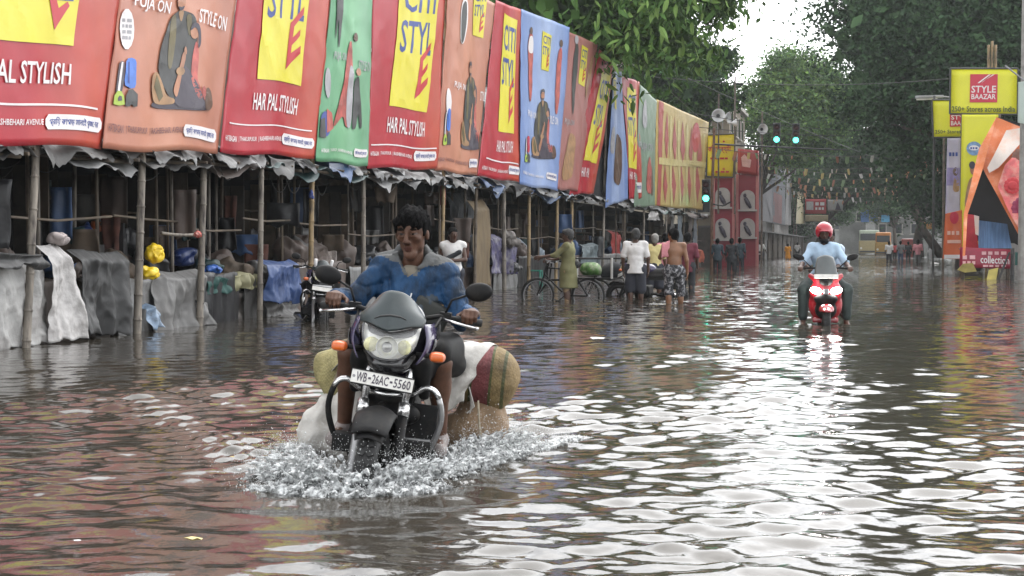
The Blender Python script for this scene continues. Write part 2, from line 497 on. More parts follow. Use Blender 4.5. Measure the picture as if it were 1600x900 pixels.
class Banner:
    """a vinyl sheet hung in the plane x = xb; corners given as photo points, prints laid on it in photo points too"""
    def __init__(s, label, tl, tr, br, bl, m, ztop=None, xb=XB, yb=None, seed=0, amp=.028, thick=.02, name='hoarding_banner', cat='banner', group='hoarding banners above the stalls', nu=44, nv=52):
        s.yb = yb; s.c = 0 if yb is not None else 1
        s.on = (lambda px, py: ony(px, py, yb)) if yb is not None else (lambda px, py: onx(px, py, xb))
        q = [s.on(*p) for p in (tl, tr, br, bl)]
        if ztop is not None:
            for i, j in ((0, 3), (1, 2)):
                k = (ztop - q[j].z) / (q[i].z - q[j].z); q[i] = q[j] + (q[i] - q[j]) * k
        s.q = q; s.xb = xb; s.seed = seed; s.amp = amp
        s.root = thing(name, label, cat, ((q[3].x + q[2].x) / 2, (q[3].y + q[2].y) / 2, min(q[2].z, q[3].z)), group=group)
        s.W = (q[2] - q[3]).length; s.Hh = (q[0] - q[3]).length
        b = MB(); b.grid(lambda u, v: s.at(u, v, 0), nu, nv, thick=(-.006, 0, 0) if yb is None else (0, thick, 0))
        o = b.build('sheet', m, s.root, smooth=False, world=True)
        n = (nu + 1) * (nv + 1); pu = np.tile(np.linspace(0, 1, nu + 1), nv + 1); pu = np.concatenate([pu, pu]).astype(np.float32)
        o.data.attributes.new('pu', 'FLOAT', 'POINT').data.foreach_set('value', pu)
        o.data.polygons.foreach_set('use_smooth', np.ones(len(o.data.polygons), dtype=bool))
        s.n = 0; s.sheet = o
    def at(s, u, v, off=0.0):
        q = s.q
        p = (q[3] * (1 - u) + q[2] * u) * (1 - v) + (q[0] * (1 - u) + q[1] * u) * v
        r = s.seed
        w = math.sin(7.1 * u + 2.3 * v + r * 1.7) * .5 + math.sin(13 * u - 3.7 * v + r * 2.9) * .3 + math.sin(4.3 * v + 2 * u + r) * .6 + .3 * math.sin(23 * u + 6 * v + r * .7) * (1 - v)
        if s.yb is None and s.amp > .02:      # creases of the hung vinyl
            q_ = Vector((p.y * .9 + p.z * .35, p.z * .8 - p.y * .15, r * 5.1)); n_ = noise.noise(q_ * 1.1); n2 = noise.noise(q_ * 2.6)
            off += .014 * (1 - min(1, abs(n_) * 3.2)) + .005 * (1 - min(1, abs(n2) * 3)) 
        if s.yb is not None: return Vector((p.x, p.y - s.amp * w - off * 1.5, p.z))
        return Vector((p.x + s.amp * w + off, p.y, p.z + .02 * math.sin(9 * u + r) * (1 - v)))
    def uv(s, px, py):
        P = s.on(px, py); q = s.q; c = s.c; u = v = .5
        for _ in range(12):
            p = (q[3] * (1 - u) + q[2] * u) * (1 - v) + (q[0] * (1 - u) + q[1] * u) * v
            du = (q[2] - q[3]) * (1 - v) + (q[1] - q[0]) * v; dv = (q[0] - q[3]) * (1 - u) + (q[1] - q[2]) * u
            e = P - p; D = du[c] * dv.z - dv[c] * du.z
            u += (e[c] * dv.z - dv[c] * e.z) / D; v += (du[c] * e.z - e[c] * du.z) / D
        return u, v
    def _emit(s, name, tris, m, layer):
        mx = .11 if s.yb is None else .2; out = []
        st = list(tris)
        while st:
            a, b, c = st.pop()
            L = [math.hypot((p[0] - q[0]) * s.W, (p[1] - q[1]) * s.Hh) for p, q in ((a, b), (b, c), (c, a))]
            k = max(range(3), key=lambda i: L[i])
            if L[k] > mx and len(out) < 9000:
                t = (a, b, c); p, q, r = t[k], t[(k + 1) % 3], t[(k + 2) % 3]
                h = ((p[0] + q[0]) / 2, (p[1] + q[1]) / 2)
                st += [(p, h, r), (h, q, r)]
            else: out.append((a, b, c))
        B = MB(); ids = {}
        vs = []; fs = []
        for t in out:
            f = []
            for p in t:
                k = (round(p[0], 5), round(p[1], 5))
                if k not in ids: ids[k] = len(vs); vs.append(s.at(p[0], p[1], .013 + .0034 * layer))
                f.append(ids[k])
            if len(set(f)) == 3: fs.append(tuple(f))
        B.add(vs, fs)
        return B.build(name, m, s.root, world=True)
    def clip(s, u, v): return min(max(u, .004), .996), min(max(v, .004), .996)
    def poly(s, name, pts, m, layer=0):
        if name in ('printed_figure', 'printed_arm'):
            for _ in range(2): pts = [q for i in range(len(pts)) for p, n in ((pts[i], pts[(i + 1) % len(pts)]),) for q in ((.78 * p[0] + .22 * n[0], .78 * p[1] + .22 * n[1]), (.22 * p[0] + .78 * n[0], .22 * p[1] + .78 * n[1]))]
        uv = [s.clip(*s.uv(*p)) for p in pts]
        tr = tessellate_polygon([[Vector((u, v, 0)) for u, v in uv]])
        return s._emit(name, [tuple(uv[i] for i in t) for t in tr], m, layer)
    def ellipse(s, name, c, rx, ry, m, layer=0, rot=0.0):
        return s.poly(name, [(c[0] + rx * math.cos(a) * math.cos(rot) - ry * math.sin(a) * math.sin(rot), c[1] + rx * math.cos(a) * math.sin(rot) + ry * math.sin(a) * math.cos(rot)) for a in [2 * math.pi * i / 14 for i in range(14)]], m, layer)
    def text(s, txt, bl, br, tr, tl, m, layer=1, name='lettering'):
        vs, fs = text_geo(txt)
        c = [s.uv(*p) for p in (bl, br, tr, tl)]
        def mp(x, y): return s.clip(*[(c[0][i] * (1 - x) + c[1][i] * x) * (1 - y) + (c[3][i] * (1 - x) + c[2][i] * x) * y for i in (0, 1)])
        uv = [mp(*v) for v in vs]; tris = []
        for f in fs:
            for i in range(1, len(f) - 1): tris.append((uv[f[0]], uv[f[i]], uv[f[i + 1]]))
        return s._emit(name, tris, m, layer)
    def bars(s, x0, y0, x1, y1, n, m, layer=1, name='print_line'):
        """a line of print too small to read in the photograph: a row of short dashes"""
        r_ = random.Random(int(x0 * 7 + y0)); w = (x1 - x0) / n
        for k in range(n):
            a = x0 + w * k; e = a + w * r_.uniform(.6, .9); s.poly(name, [(a, y1), (e, y1), (e, y0), (a, y0)], m, layer)
    def pill(s, bl, br, tr, tl, layer=1):
        P = [Vector(p) for p in (bl, br, tr, tl)]
        f = lambda x, y: tuple((P[0] * (1 - x) + P[1] * x) * (1 - y) + (P[3] * (1 - x) + P[2] * x) * y)
        s.poly('white_label', [f(.05, 0), (f(.95, 0)), f(1, .3), f(1, .7), f(.95, 1), f(.05, 1), f(0, .7), f(0, .3)], WHITE, layer)
        s.text("প্রিয় কাপড় মানেই পুজোর", f(.07, .18), f(.93, .18), f(.93, .82), f(.07, .82), NAVY, layer + 1)
    def logo(s, tl, tr, br, bl, citi=True):
        """yellow panel with the stacked shop name; the red E hangs below the blue letters"""
        P = [Vector(p) for p in (bl, br, tr, tl)]
        f = lambda x, y: tuple((P[0] * (1 - x) + P[1] * x) * (1 - y) + (P[3] * (1 - x) + P[2] * x) * y)
        s.poly('yellow_panel', [f(0, 0), f(1, 0), f(1, 1), f(0, 1)], YEL, 0)
        s.text("CITI", f(.13, .70), f(.93, .70), f(.93, .92), f(.13, .92), NAVY, 1)
        s.text("STYL", f(.10, .40), f(.92, .40), f(.92, .64), f(.10, .64), NAVY, 1)
        s.poly('red_letter', [f(.60, .08), f(.90, .20), f(.90, .25), f(.70, .19), f(.70, .24), f(.86, .31), f(.86, .35), f(.70, .29), f(.70, .36), f(.90, .45), f(.90, .50), f(.62, .38)], PRED, 2)
    def footer(s, bl, br, tr, tl, m, sh=("HATIBAGAN", "THAKURPUKUR", "RASHBEHARI AVENUE")):
        P = [Vector(p) for p in (bl, br, tr, tl)]
        f = lambda x, y: tuple((P[0] * (1 - x) + P[1] * x) * (1 - y) + (P[3] * (1 - x) + P[2] * x) * y)
        n = sum(len(w) + 2 for w in sh); x = 0
        for k, w in enumerate(sh):
            w_ = ("| " if k else "") + w; e = x + len(w_) / n
            s.text(w_, f(x, 0), f(e, 0), f(e, 1), f(x, 1), m, 1, 'small_lettering'); x = e + 1.5 / n
# --- 1 leftmost red
b = Banner('leftmost red banner, cut off by the left edge, reading PAL STYLISH', (-160, 0), (188, 0), (158, 232), (-165, 219), RED, 6.5, seed=1)
b.poly('yellow_panel', [(-100, 48), (112, 74), (121, 2), (126, -60), (-100, -80)], YEL)
b.text("STYL", (-70, -15), (112, 5), (116, -80), (-70, -100), NAVY, 1)
b.poly('red_letter', [(82, 48), (106, 11), (103, 4), (89, 14), (86, 2), (98, -14), (72, -12)], PRED, 2)
b.text("HAR PAL STYLISH", (-80, 120), (105, 135), (108, 102), (-80, 80), WHITE)
b.poly('white_rule', [(-110, 154), (149, 172), (149, 169), (-110, 150)], WHITE, 1)
b.footer((-130, 188), (60, 199), (61, 187), (-130, 173), WHITE)
b.pill((67, 204), (155, 207), (157, 184), (69, 180))
# --- 2 peach
def models(b, x0, y0, sx, sy):
    """printed pair of models seated together, a plain generic pair"""
    f = lambda pts: [(x0 + (x - 280) / 365 * sx, y0 + (y + 70) / 725 * sy) for x, y in pts]
    e = lambda n, x, y, rx, ry, m, l: b.ellipse(n, f([(x, y)])[0], rx / 365 * sx, ry / 725 * sy, m, l)
    P = lambda pts, m, l, n='printed_figure': b.poly(n, f(pts), m, l)
    P([(276, 612), (300, 585), (420, 600), (560, 602), (648, 640), (520, 656), (330, 632)], INK, 1)
    P([(400, 92), (440, 62), (470, 62), (540, 92), (550, 200), (540, 330), (546, 480), (520, 560), (470, 602), (400, 602), (360, 520), (324, 400), (340, 280), (370, 180)], FIGD, 2)
    P([(395, 96), (428, 78), (424, 250), (398, 402), (374, 398)], FIGO, 3); P([(488, 90), (516, 84), (522, 200), (506, 218), (492, 150)], FIGO, 3)
    P([(436, 62), (474, 62), (462, 120), (452, 130)], FIGT, 3)
    e('printed_head', 454, 8, 25, 50, FIGS, 3); P([(426, 4), (430, -44), (456, -58), (482, -40), (482, 4), (470, -22), (440, -20)], INK, 4); P([(434, 34), (454, 44), (474, 34), (466, 58), (454, 64), (442, 58)], INK, 4)
    e('printed_eye', 445, -4, 4, 4, INK, 4); e('printed_eye', 464, -4, 4, 4, INK, 4)
    P([(284, 520), (290, 430), (320, 408), (346, 470), (366, 560), (412, 580), (406, 612), (330, 608), (294, 592)], FIGT, 3)
    P([(300, 500), (316, 430), (330, 470), (350, 560), (330, 590)], FIGO, 4, 'printed_fold')
    P([(400, 602), (440, 500), (470, 380), (510, 420), (560, 520), (592, 600), (602, 642), (450, 642)], INK, 3)
    P([(545, 225), (560, 330), (546, 470), (566, 520), (584, 560), (560, 592), (530, 540), (512, 470), (520, 350)], FIGR, 3)
    e('printed_head', 534, 190, 22, 44, FIGS, 4); P([(510, 190), (516, 146), (540, 134), (560, 160), (566, 260), (550, 300), (552, 200), (536, 160)], INK, 5)
    P([(398, 530), (430, 440), (468, 300), (486, 318), (480, 362), (456, 430), (442, 500), (420, 582)], FIGS, 4, 'printed_arm')
    e('printed_hand', 446, 420, 27, 26, FIGT, 5); P([(470, 300), (482, 270), (490, 300), (486, 330)], FIGS, 5, 'printed_arm')
    P([(590, 545), (610, 505), (636, 540), (646, 620), (620, 648), (590, 640)], FIGN, 4); P([(570, 520), (590, 500), (598, 560), (584, 600)], FIGR, 4)
def suitcases(b, x, y, sx, sy, c1=FIGB):
    f = lambda pts: [(x + (a - 58) / 129 * sx, y + (c - 335) / 287 * sy) for a, c in pts]
    b.poly('case_print', f([(75, 545), (98, 372), (110, 358), (126, 364), (122, 470), (108, 545)]), INK, 1)
    b.poly('case_stripe', f([(84, 540), (108, 364), (118, 364), (97, 542)]), WHITE, 2)
    b.poly('case_print', f([(124, 500), (122, 470), (134, 360), (146, 340), (166, 335), (182, 344), (186, 362), (180, 490), (172, 510), (150, 516)]), c1, 2)
    b.poly('case_fold', f([(136, 480), (146, 360), (152, 360), (144, 490)]), NAVY, 3)
    b.poly('bag_print', f([(58, 616), (66, 562), (84, 534), (104, 536), (116, 562), (119, 612), (90, 622)]), LIME, 3)
    b.poly('bag_hole', f([(82, 580), (92, 562), (104, 566), (106, 590), (84, 596)]), INK, 4)
    b.poly('bag_print', f([(122, 620), (126, 560), (140, 524), (160, 518), (186, 546), (182, 618), (166, 622), (150, 606), (142, 622)]), FIGD, 3)
def peach(b, L, Rr, T, Bt, txt=True):
    pass
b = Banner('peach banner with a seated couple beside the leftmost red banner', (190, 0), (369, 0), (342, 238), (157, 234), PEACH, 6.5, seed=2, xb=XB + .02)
b.text("PUJA ON", (209, 14), (262, 26), (265, 2), (212, -10), WHITE, 4)
b.text("STYLE ON", (308, 36), (352, 48), (355, 26), (311, 14), WHITE, 4)
models(b, 234, -19, 98, 194)
b.ellipse('white_badge', (199, 46), 11, 32, WHITE, 1)
for k in range(4): b.bars(192, 30 + 9 * k, 207, 35 + 9 * k, 2 + k % 2, GREY, 2)
suitcases(b, 175, 90, 37, 76)
b.footer((166, 207), (281, 212), (281, 200), (167, 194), DTXT)
b.pill((283, 215), (339, 221), (340, 201), (284, 196))
def redb(label, tl, tr, br, bl, ztop, seed, logo, har, rule, foot, pill, xb=XB, **k):
    b = Banner(label, tl, tr, br, bl, RED, ztop, seed=seed, xb=xb, **k)
    b.logo(*logo)
    if har: b.text("HAR PAL STYLISH", *har, WHITE)
    if rule: b.poly('white_rule', rule, WHITE, 1)
    if foot: b.footer(*foot, WHITE)
    if pill: b.pill(*pill)
    return b
redb('red banner with tall yellow logo panel between peach and green banners', (372, 0), (513, 0), (492, 247), (342, 238), 6.5, 3,
     ((420, -118), (492, -112), (470, 134), (402, 122)), ((394, 170), (464, 180), (467, 154), (397, 143)),
     [(358, 192), (487, 204), (487, 202), (358, 190)], ((350, 219), (438, 224), (438, 215), (351, 210)), ((441, 226), (489, 231), (490, 215), (442, 209)), XB + .01)
# --- 4 green
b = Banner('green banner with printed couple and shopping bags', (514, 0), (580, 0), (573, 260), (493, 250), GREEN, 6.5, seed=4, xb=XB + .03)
b.poly('printed_figure', [(522, 72), (524, 10), (524, -60), (536, -60), (534, 10), (529, 74), (527, 74), (528, 20)], FIGD, 1)
b.text("PUJA ON", (519, 95), (540, 100), (541, 84), (520, 79), GREY, 2)
b.text("STYLE ON", (556, 108), (574, 112), (574, 97), (557, 93), GREY, 2)
b.poly('printed_figure', [(519, 196), (532, 150), (540, 105), (545, 66), (549, 64), (550, 110), (548, 150), (546, 198), (540, 200), (536, 180), (523, 198)], FIGR, 1)
b.poly('printed_figure', [(541, 200), (543, 130), (547, 100), (551, 108), (550, 150), (548, 200)], GREY, 2)
b.poly('printed_figure', [(549, 200), (551, 150), (552, 122), (557, 118), (559, 142), (564, 196), (560, 202), (557, 172), (553, 202)], FIGD, 2)
b.ellipse('printed_head', (553, 58), 3, 7, FIGN, 2); b.ellipse('printed_head', (556, 112), 3, 6, FIGS, 3)
b.ellipse('printed_bag', (507, 192), 7, 20, NAVY, 1); b.poly('bag_print', [(498, 212), (500, 185), (506, 182), (507, 214)], FIGD, 2)
b.poly('bag_print', [(508, 206), (509, 168), (516, 176), (519, 200)], FIGR, 2)
b.ellipse('white_badge', (511, 128), 4, 24, GREY, 1)
b.footer((500, 236), (548, 242), (548, 236), (501, 230), WHITE); b.pill((551, 243), (571, 246), (572, 234), (552, 230))
# --- 5 red
redb('red banner showing the full two-line yellow logo right of the green banner', (582, 0), (698, 0), (681, 265), (573, 262), 6.7, 5,
     ((626, -46), (692, -42), (664, 175), (608, 166)), ((604, 208), (659, 213), (661, 190), (606, 183)),
     [(578, 226), (678, 234), (678, 232), (578, 224)], ((577, 242), (640, 248), (640, 241), (577, 235)), ((644, 250), (677, 252), (678, 238), (645, 234)), XB + .01)
# --- 6 peach
b = Banner('peach banner with couple and suitcases in the middle of the row', (699, 0), (773, 0), (745, 275), (681, 266), PEACH, 6.8, seed=6, xb=XB + .03)
b.logo((741, -20), (763, -22), (755, 60), (739, 54))
b.poly('printed_figure', [(716, 66), (720, 10), (726, -8), (731, 4), (729, 40), (722, 70)], WHITE, 1); b.poly('printed_figure', [(717, 66), (721, 12), (726, 0), (729, 6), (727, 40), (721, 68)], FIGD, 2)
b.ellipse('printed_head', (727, -8), 3, 7, FIGN, 3)
b.text("PUJA ON", (707, 140), (725, 144), (726, 132), (708, 127), WHITE, 2); b.text("STYLE ON", (749, 158), (764, 160), (765, 146), (750, 143), WHITE, 2)
models(b, 717, 92, 34, 144); suitcases(b, 691, 170, 11, 58); b.ellipse('white_badge', (699, 160), 4, 22, WHITE, 1)
b.footer((684, 252), (726, 259), (726, 252), (685, 246), DTXT); b.pill((728, 262), (744, 263), (745, 250), (729, 248))
# --- 7 red
redb('narrow red banner with yellow logo left of the blue banner', (775, 0), (815, 16), (812, 285), (745, 276), None, 7,
     ((788, 20), (806, 32), (803, 210), (777, 204)), ((772, 236), (800, 240), (802, 222), (774, 218)),
     [(755, 249), (808, 258), (808, 256), (756, 247)], ((750, 266), (790, 272), (790, 266), (751, 260)), ((793, 273), (809, 274), (810, 262), (794, 259)))
# --- 8 blue
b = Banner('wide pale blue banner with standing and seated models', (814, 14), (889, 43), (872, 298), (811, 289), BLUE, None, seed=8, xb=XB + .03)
b.logo((847, 48), (859, 56), (856, 112), (845, 108))
b.poly('printed_figure', [(826, 100), (825, 70), (828, 50), (832, 50), (834, 70), (833, 104), (831, 158), (827, 158)], FIGR, 1); b.poly('printed_figure', [(825, 82), (827, 56), (833, 56), (834, 84)], WHITE, 2); b.ellipse('printed_head', (830, 48), 2.5, 6, FIGN, 2)
b.poly('printed_figure', [(865, 178), (868, 110), (870, 80), (876, 72), (876, 100), (870, 180)], FIGR, 1); b.ellipse('printed_head', (875, 68), 2.5, 6, FIGN, 2)
b.text("PUJA ON", (825, 184), (838, 188), (838, 176), (825, 171), WHITE, 2); b.text("STYLE ON", (855, 193), (870, 196), (870, 184), (856, 180), WHITE, 2)
models(b, 829, 136, 38, 114); suitcases(b, 817, 212, 10, 42, PRED)
b.pill((852, 280), (868, 283), (869, 272), (853, 270)); b.footer((815, 272), (848, 280), (848, 275), (815, 267), WHITE)
# --- 9 rose
b = Banner('dusky rose banner right of the pale blue banner', (889, 50), (934, 70), (905, 298), (870, 296), ROSE, None, seed=9, xb=XB + .01)
b.logo((907, 70), (917, 76), (911, 136), (902, 130))
b.poly('printed_figure', [(892, 150), (895, 90), (898, 66), (902, 70), (900, 110), (895, 190)], FIGD, 1); b.ellipse('printed_head', (899, 62), 2.5, 7, GREY, 2)
b.poly('printed_figure', [(912, 140), (921, 90), (926, 86), (922, 120), (913, 160)], FIGT, 1)
b.poly('printed_figure', [(876, 280), (885, 230), (892, 205), (898, 215), (896, 250), (892, 282)], FIGT, 1); b.text("PUJA ON", (882, 196), (896, 199), (897, 188), (883, 184), GREY, 2)
# --- 10 red torn
b = Banner('red banner torn along its lower right edge, past the rose banner', (934, 77), (957, 98), (930, 302), (891, 304), RED, None, seed=10, amp=.05)
b.logo((938, 112), (953, 116), (931, 255), (911, 250)); b.text("HAR PAL", (907, 276), (920, 278), (922, 264), (909, 261), WHITE)
# --- 11 blue narrow
b = Banner('narrow pale blue banner hanging loose behind the torn red one', (956, 112), (972, 112), (979, 312), (946, 324), BLUE, None, seed=11, xb=XB - .01, amp=.06)
b.logo((957, 118), (963, 122), (964, 172), (958, 170)); b.poly('printed_figure', [(959, 288), (960, 230), (964, 205), (969, 222), (970, 290)], FIGN, 1); b.poly('printed_figure', [(951, 240), (953, 200), (957, 196), (957, 240)], GREY, 1)
# --- 12 red narrow
b = Banner('narrow red banner right of the loose blue banner', (971, 118), (1001, 128), (1001, 310), (982, 312), RED, None, seed=12, amp=.05)
b.logo((981, 136), (993, 140), (993, 264), (980, 262)); b.text("HAR PAL", (983, 280), (993, 281), (993, 270), (983, 268), WHITE); b.pill((992, 300), (1000, 302), (1000, 286), (992, 284))
# --- 13 mint
b = Banner('faded grey green banner before the yellow striped sheet', (1001, 132), (1026, 158), (1023, 322), (990, 324), MINT, None, seed=13, xb=XB + .02)
b.poly('printed_figure', [(1008, 300), (1010, 262), (1014, 240), (1017, 264), (1017, 305)], FIGR, 1); b.poly('printed_figure', [(1015, 306), (1017, 250), (1020, 268), (1021, 306)], FIGN, 1)
b.text("PUJA ON", (998, 236), (1020, 240), (1020, 225), (998, 221), GREY, 2); b.poly('printed_figure', [(1003, 200), (1005, 160), (1009, 152), (1011, 200)], GREY, 1)
# --- 14 yellow striped cloth with red flames
PY = mat('print_mustard', (.50, .36, .11), .5, .1, 1.5); PM = mat('print_dull_red', (.40, .07, .06), .5, .1, 3)
PYL = mat('print_pale_yellow', (.60, .50, .20), .5, .1, 3)
b = Banner('mustard yellow sheet with red leaf stripes at the far end of the row', (1026, 155), (1106, 191), (1098, 328), (1022, 322), PY, None, seed=14, xb=XB - .02, amp=.04)
b.poly('red_border', [(1026, 322), (1029, 157), (1036, 161), (1031, 322)], PM, 1)
for i in range(5):
    x = 1041 + i * 13; yt = 174 + i * 7; 
    b.poly('red_leaf', [(x, yt + 78 - 4 * i), (x - 3.5, yt + 45), (x, yt), (x + 3.5, yt + 45)], PM, 1)
    b.poly('red_leaf', [(x - 3, 318), (x - 6, 290), (x - 3, 255), (x + 1, 290)], PM, 1)
    b.poly('pale_stripe', [(x + 5, 322), (x + 5, yt + 6), (x + 8, yt + 8), (x + 8, 322)], PYL, 1)
b.ellipse('red_disc', (1087, 215), 6, 24, PRED, 2)
b.poly('pale_stripe', [(1028, 246), (1102, 253), (1102, 262), (1028, 257)], PYL, 3)
# black sheet stands in for the dark gap by the torn banner
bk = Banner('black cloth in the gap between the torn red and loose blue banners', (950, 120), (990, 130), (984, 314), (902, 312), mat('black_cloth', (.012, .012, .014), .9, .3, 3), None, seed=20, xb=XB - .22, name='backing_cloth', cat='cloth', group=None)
# ================================================================== bamboo poles along the stall fronts
BAM = mat('bamboo', (.25, .175, .085), .6, .5, 9, stain=(.035, .026, .02), stain_amt=.95, stain_scale=13, stretch=(1, 1, .22))
BAMG = mat('bamboo_weathered', (.20, .175, .145), .7, .5, 9, stain=(.028, .021, .019), stain_amt=1.0, stain_scale=12, stretch=(1, 1, .22))
BAMD = mat('bamboo_dark', (.11, .085, .06), .75, .4, 3, stain=(.04, .03, .03), stain_amt=.7, stain_scale=5)
def bamboo(p0, p1, r0, r1, m, label, group='bamboo poles along the stall fronts', cat='pole', name='bamboo_pole', step=.38):
    p0, p1 = Vector(p0), Vector(p1); L = (p1 - p0).length; ax = (p1 - p0).normalized()
    prof = []; z = 0; k = 0
    while z < L:
        t = z / L; r = r0 + (r1 - r0) * t
        prof += [(r, z), (r * 1.0, z + .012), (r * 1.16, z + .02), (r * 1.1, z + .03), (r * .97, z + .045)]
        z += step * random.uniform(.8, 1.2); k += 1
    prof.append((r1, L)); prof = [(.0005, 0)] + prof + [(.0005, L)]
    b = MB(); side = ax.cross(Vector((1, 0, 0))).normalized(); bow = random.uniform(-.02, .02)
    b.lathe(prof, (0, 0, 0), ax, 9)
    b.v = [tuple(Vector(v) + side * bow * math.sin(math.pi * (Vector(v).dot(ax)) / L)) for v in b.v]
    o = b.build(name, m, None, smooth=True); o.location = p0
    return tag(o, label, cat, group)
PX = [(37, 57, 232, .042, BAMG), (212, 223, 236, .048, BAMG), (310, 319, 238, .045, BAMG), (405, 409, 246, .04, BAMG), (484, 488, 250, .042, BAM), (567, 568, 262, .042, BAMG),
      (690, 693, 270, .04, BAM), (741, 744, 300, .035, BAMD), (788, 787, 285, .05, BAMG), (826, 827, 292, .045, BAM), (868, 871, 298, .045, BAM), (892, 894, 302, .045, BAM), (941, 944, 312, .045, BAMG),
      (975, 976, 316, .04, BAMD), (1005, 1006, 322, .045, BAMG), (1040, 1041, 322, .045, BAMG), (1068, 1068, 326, .04, BAMD), (1088, 1089, 328, .05, BAM)]
POLEY = []
ORD = ['first', 'second', 'third', 'fourth', 'fifth', 'sixth', 'seventh', 'eighth', 'ninth', 'tenth', 'eleventh', 'twelfth', 'thirteenth', 'fourteenth', 'fifteenth', 'sixteenth', 'seventeenth', 'eighteenth']
PD = {0: 'thin leaning', 1: 'thick mottled', 2: 'red-tied mottled', 3: 'pale weathered', 4: 'yellow', 5: 'straight pale', 6: 'red-banded', 7: 'dark', 8: 'grey', 9: 'yellowish', 10: 'yellow', 11: 'yellow', 12: 'slim grey'}
for i, (x0, x1, yt, r, m) in enumerate(PX):
    xp = XB - .13 - .05 * (i % 3)
    y0 = 549 if i == 0 else 384 + .1235 * (1365 - x0) * (1 - .02)
    a = onx(x0, 384, xp); a = Vector((a.x, a.y, -.3)); t = onx(x1, yt, xp)
    lean = (t - a) / (t.z - a.z); top = a + lean * (6.2 + (.0 if i % 2 else .3) + .3)
    POLEY.append(a.y)
    bamboo(a, top, r * 1.12, r * .8, m, f"{PD.get(i, 'distant')} bamboo pole, {ORD[i]} from the left along the stall fronts")
# ================================================================== market stalls behind the poles
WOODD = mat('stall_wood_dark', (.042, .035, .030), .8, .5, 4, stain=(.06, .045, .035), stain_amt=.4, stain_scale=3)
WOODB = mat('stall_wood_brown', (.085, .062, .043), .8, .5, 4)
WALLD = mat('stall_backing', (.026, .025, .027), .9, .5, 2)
TARPS = {'white': mat('tarp_white', (.19, .19, .188), .5, .2, 2, stain=(.05, .045, .04), stain_amt=.8, stain_scale=3.4, bump=.4, bscale=9),
         'grey': mat('tarp_grey', (.072, .070, .068), .55, .25, 2, stain=(.05, .045, .04), stain_amt=.7, stain_scale=2, bump=.4, bscale=9),
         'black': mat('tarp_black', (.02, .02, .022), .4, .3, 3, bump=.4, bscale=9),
         'brown': mat('tarp_brown', (.085, .062, .052), .6, .3, 2, stain=(.05, .04, .035), stain_amt=.6, bump=.3, bscale=8),
         'teal': mat('tarp_teal', (.014, .040, .040), .5, .3, 2, bump=.4, bscale=9),
         'blue': mat('tarp_blue', (.035, .075, .17), .5, .3, 2, stain=(.10, .12, .16), stain_amt=.5, bump=.4, bscale=9),
         'pale': mat('tarp_pale_blue', (.17, .205, .24), .45, .25, 3, stain=(.08, .09, .1), stain_amt=.6, bump=.4, bscale=9)}
def tarp_roof(parent, y0, y1, zf, zb, xf, xb, m, seed, droop=.12, n=(44, 16)):
    r = np.random.default_rng(seed); ph = r.uniform(0, 6, 8); bumps = [(r.uniform(0, 1), r.uniform(.10, .30), r.uniform(.2, 1.1)) for _ in range(3)] + [(r.uniform(0, 1), r.uniform(.02, .05), r.uniform(.1, .7)) for _ in range(3)]
    def f(u, v):
        y = y0 + (y1 - y0) * u; x = xf + (xb - xf) * v
        sag = .07 * math.sin(math.pi * u) + .05 * math.sin(7 * u + ph[0]) * math.sin(5 * v + ph[1]) + .03 * math.sin(17 * u + ph[2] + 3 * v)
        z = zf + (zb - zf) * v - sag
        if v < .2:
            k = (1 - v / .2)
            z -= k * k * droop * (.12 + .10 * math.sin(11 * u + ph[3]) + .09 * math.sin(41 * u + ph[4]) + .06 * math.sin(83 * u + ph[6]) + sum(h * math.exp(-((u - c) / w_) ** 2) for c, w_, h in bumps))
            x += k * .06 * math.sin(9 * u + ph[5])
        return (x, y, z)
    b = MB(); b.grid(f, n[0], n[1], thick=(0, 0, .006))
    return b.build('roof_tarp', m, parent, smooth=True, world=True)
def roofz(px):   # height of the ragged eaves under the banners
    return 2.06 + .55 * min(max((px - 0) / 1000, 0), 1)
SPANS = [(-160, 40, ['grey', 'black']), (40, 212, ['white', 'grey']), (212, 318, ['grey', 'white']), (318, 408, ['brown', 'white']), (408, 487, ['teal', 'grey']), (487, 568, ['teal', 'blue']),
         (568, 640, ['white', 'black']), (640, 692, ['black', 'white']), (692, 743, ['pale', 'white']), (743, 788, ['pale', 'blue']), (788, 827, ['white', 'grey']), (827, 871, ['blue', 'white']), (871, 895, ['grey', 'pale']),
         (895, 944, ['black', 'grey']), (944, 1006, ['black', 'grey']), (1006, 1060, ['grey', 'black']), (1060, 1105, ['grey', 'brown'])]
SLAB = ['below the leftmost red banner, at the left edge', 'under a torn white tarp behind the first two bamboo poles', 'with a yellow bag, below the peach banner', 'with a low table, below the second red banner', 'with blue bag in front, below the green banner',
        'with patterned heaps and a dark tarp', 'hidden behind the rider', 'where the man in a vest stands', 'with a dark cloth wall beside a brown board', 'with patterned bundles on its counter', 'behind the black bicycle', 'behind the man in olive', 'narrow, behind the parked cycle cart', 'left of the white shirted man', 'behind the group of waders', 'below the mustard sheet, nearer part', 'below the mustard sheet, far end']
plank_me = {}
HRED = mat('hung_rust', (.085, .030, .02), .8, .4, 8); HCRM = mat('hung_cream', (.15, .13, .105), .8, .3, 8, stain=(.10, .08, .06), stain_amt=.8, stain_scale=6)
IRON_ = mat('cord_dark', (.05, .05, .05), .8)
def plank(parent, loc, h, m, rotz=0, rotx=0):
    key = (tuple(round(x, 3) for x in h), m.name)
    if key not in plank_me:
        b = MB(); b.box((0, 0, 0), h, bev=min(h) * .3); plank_me[key] = mesh_from('plank', b.v, b.f, [m])
    o = link('plank', plank_me[key], parent); o.location = Vector(loc) - parent.location; o.rotation_euler = (rotx, 0, rotz)
    return o
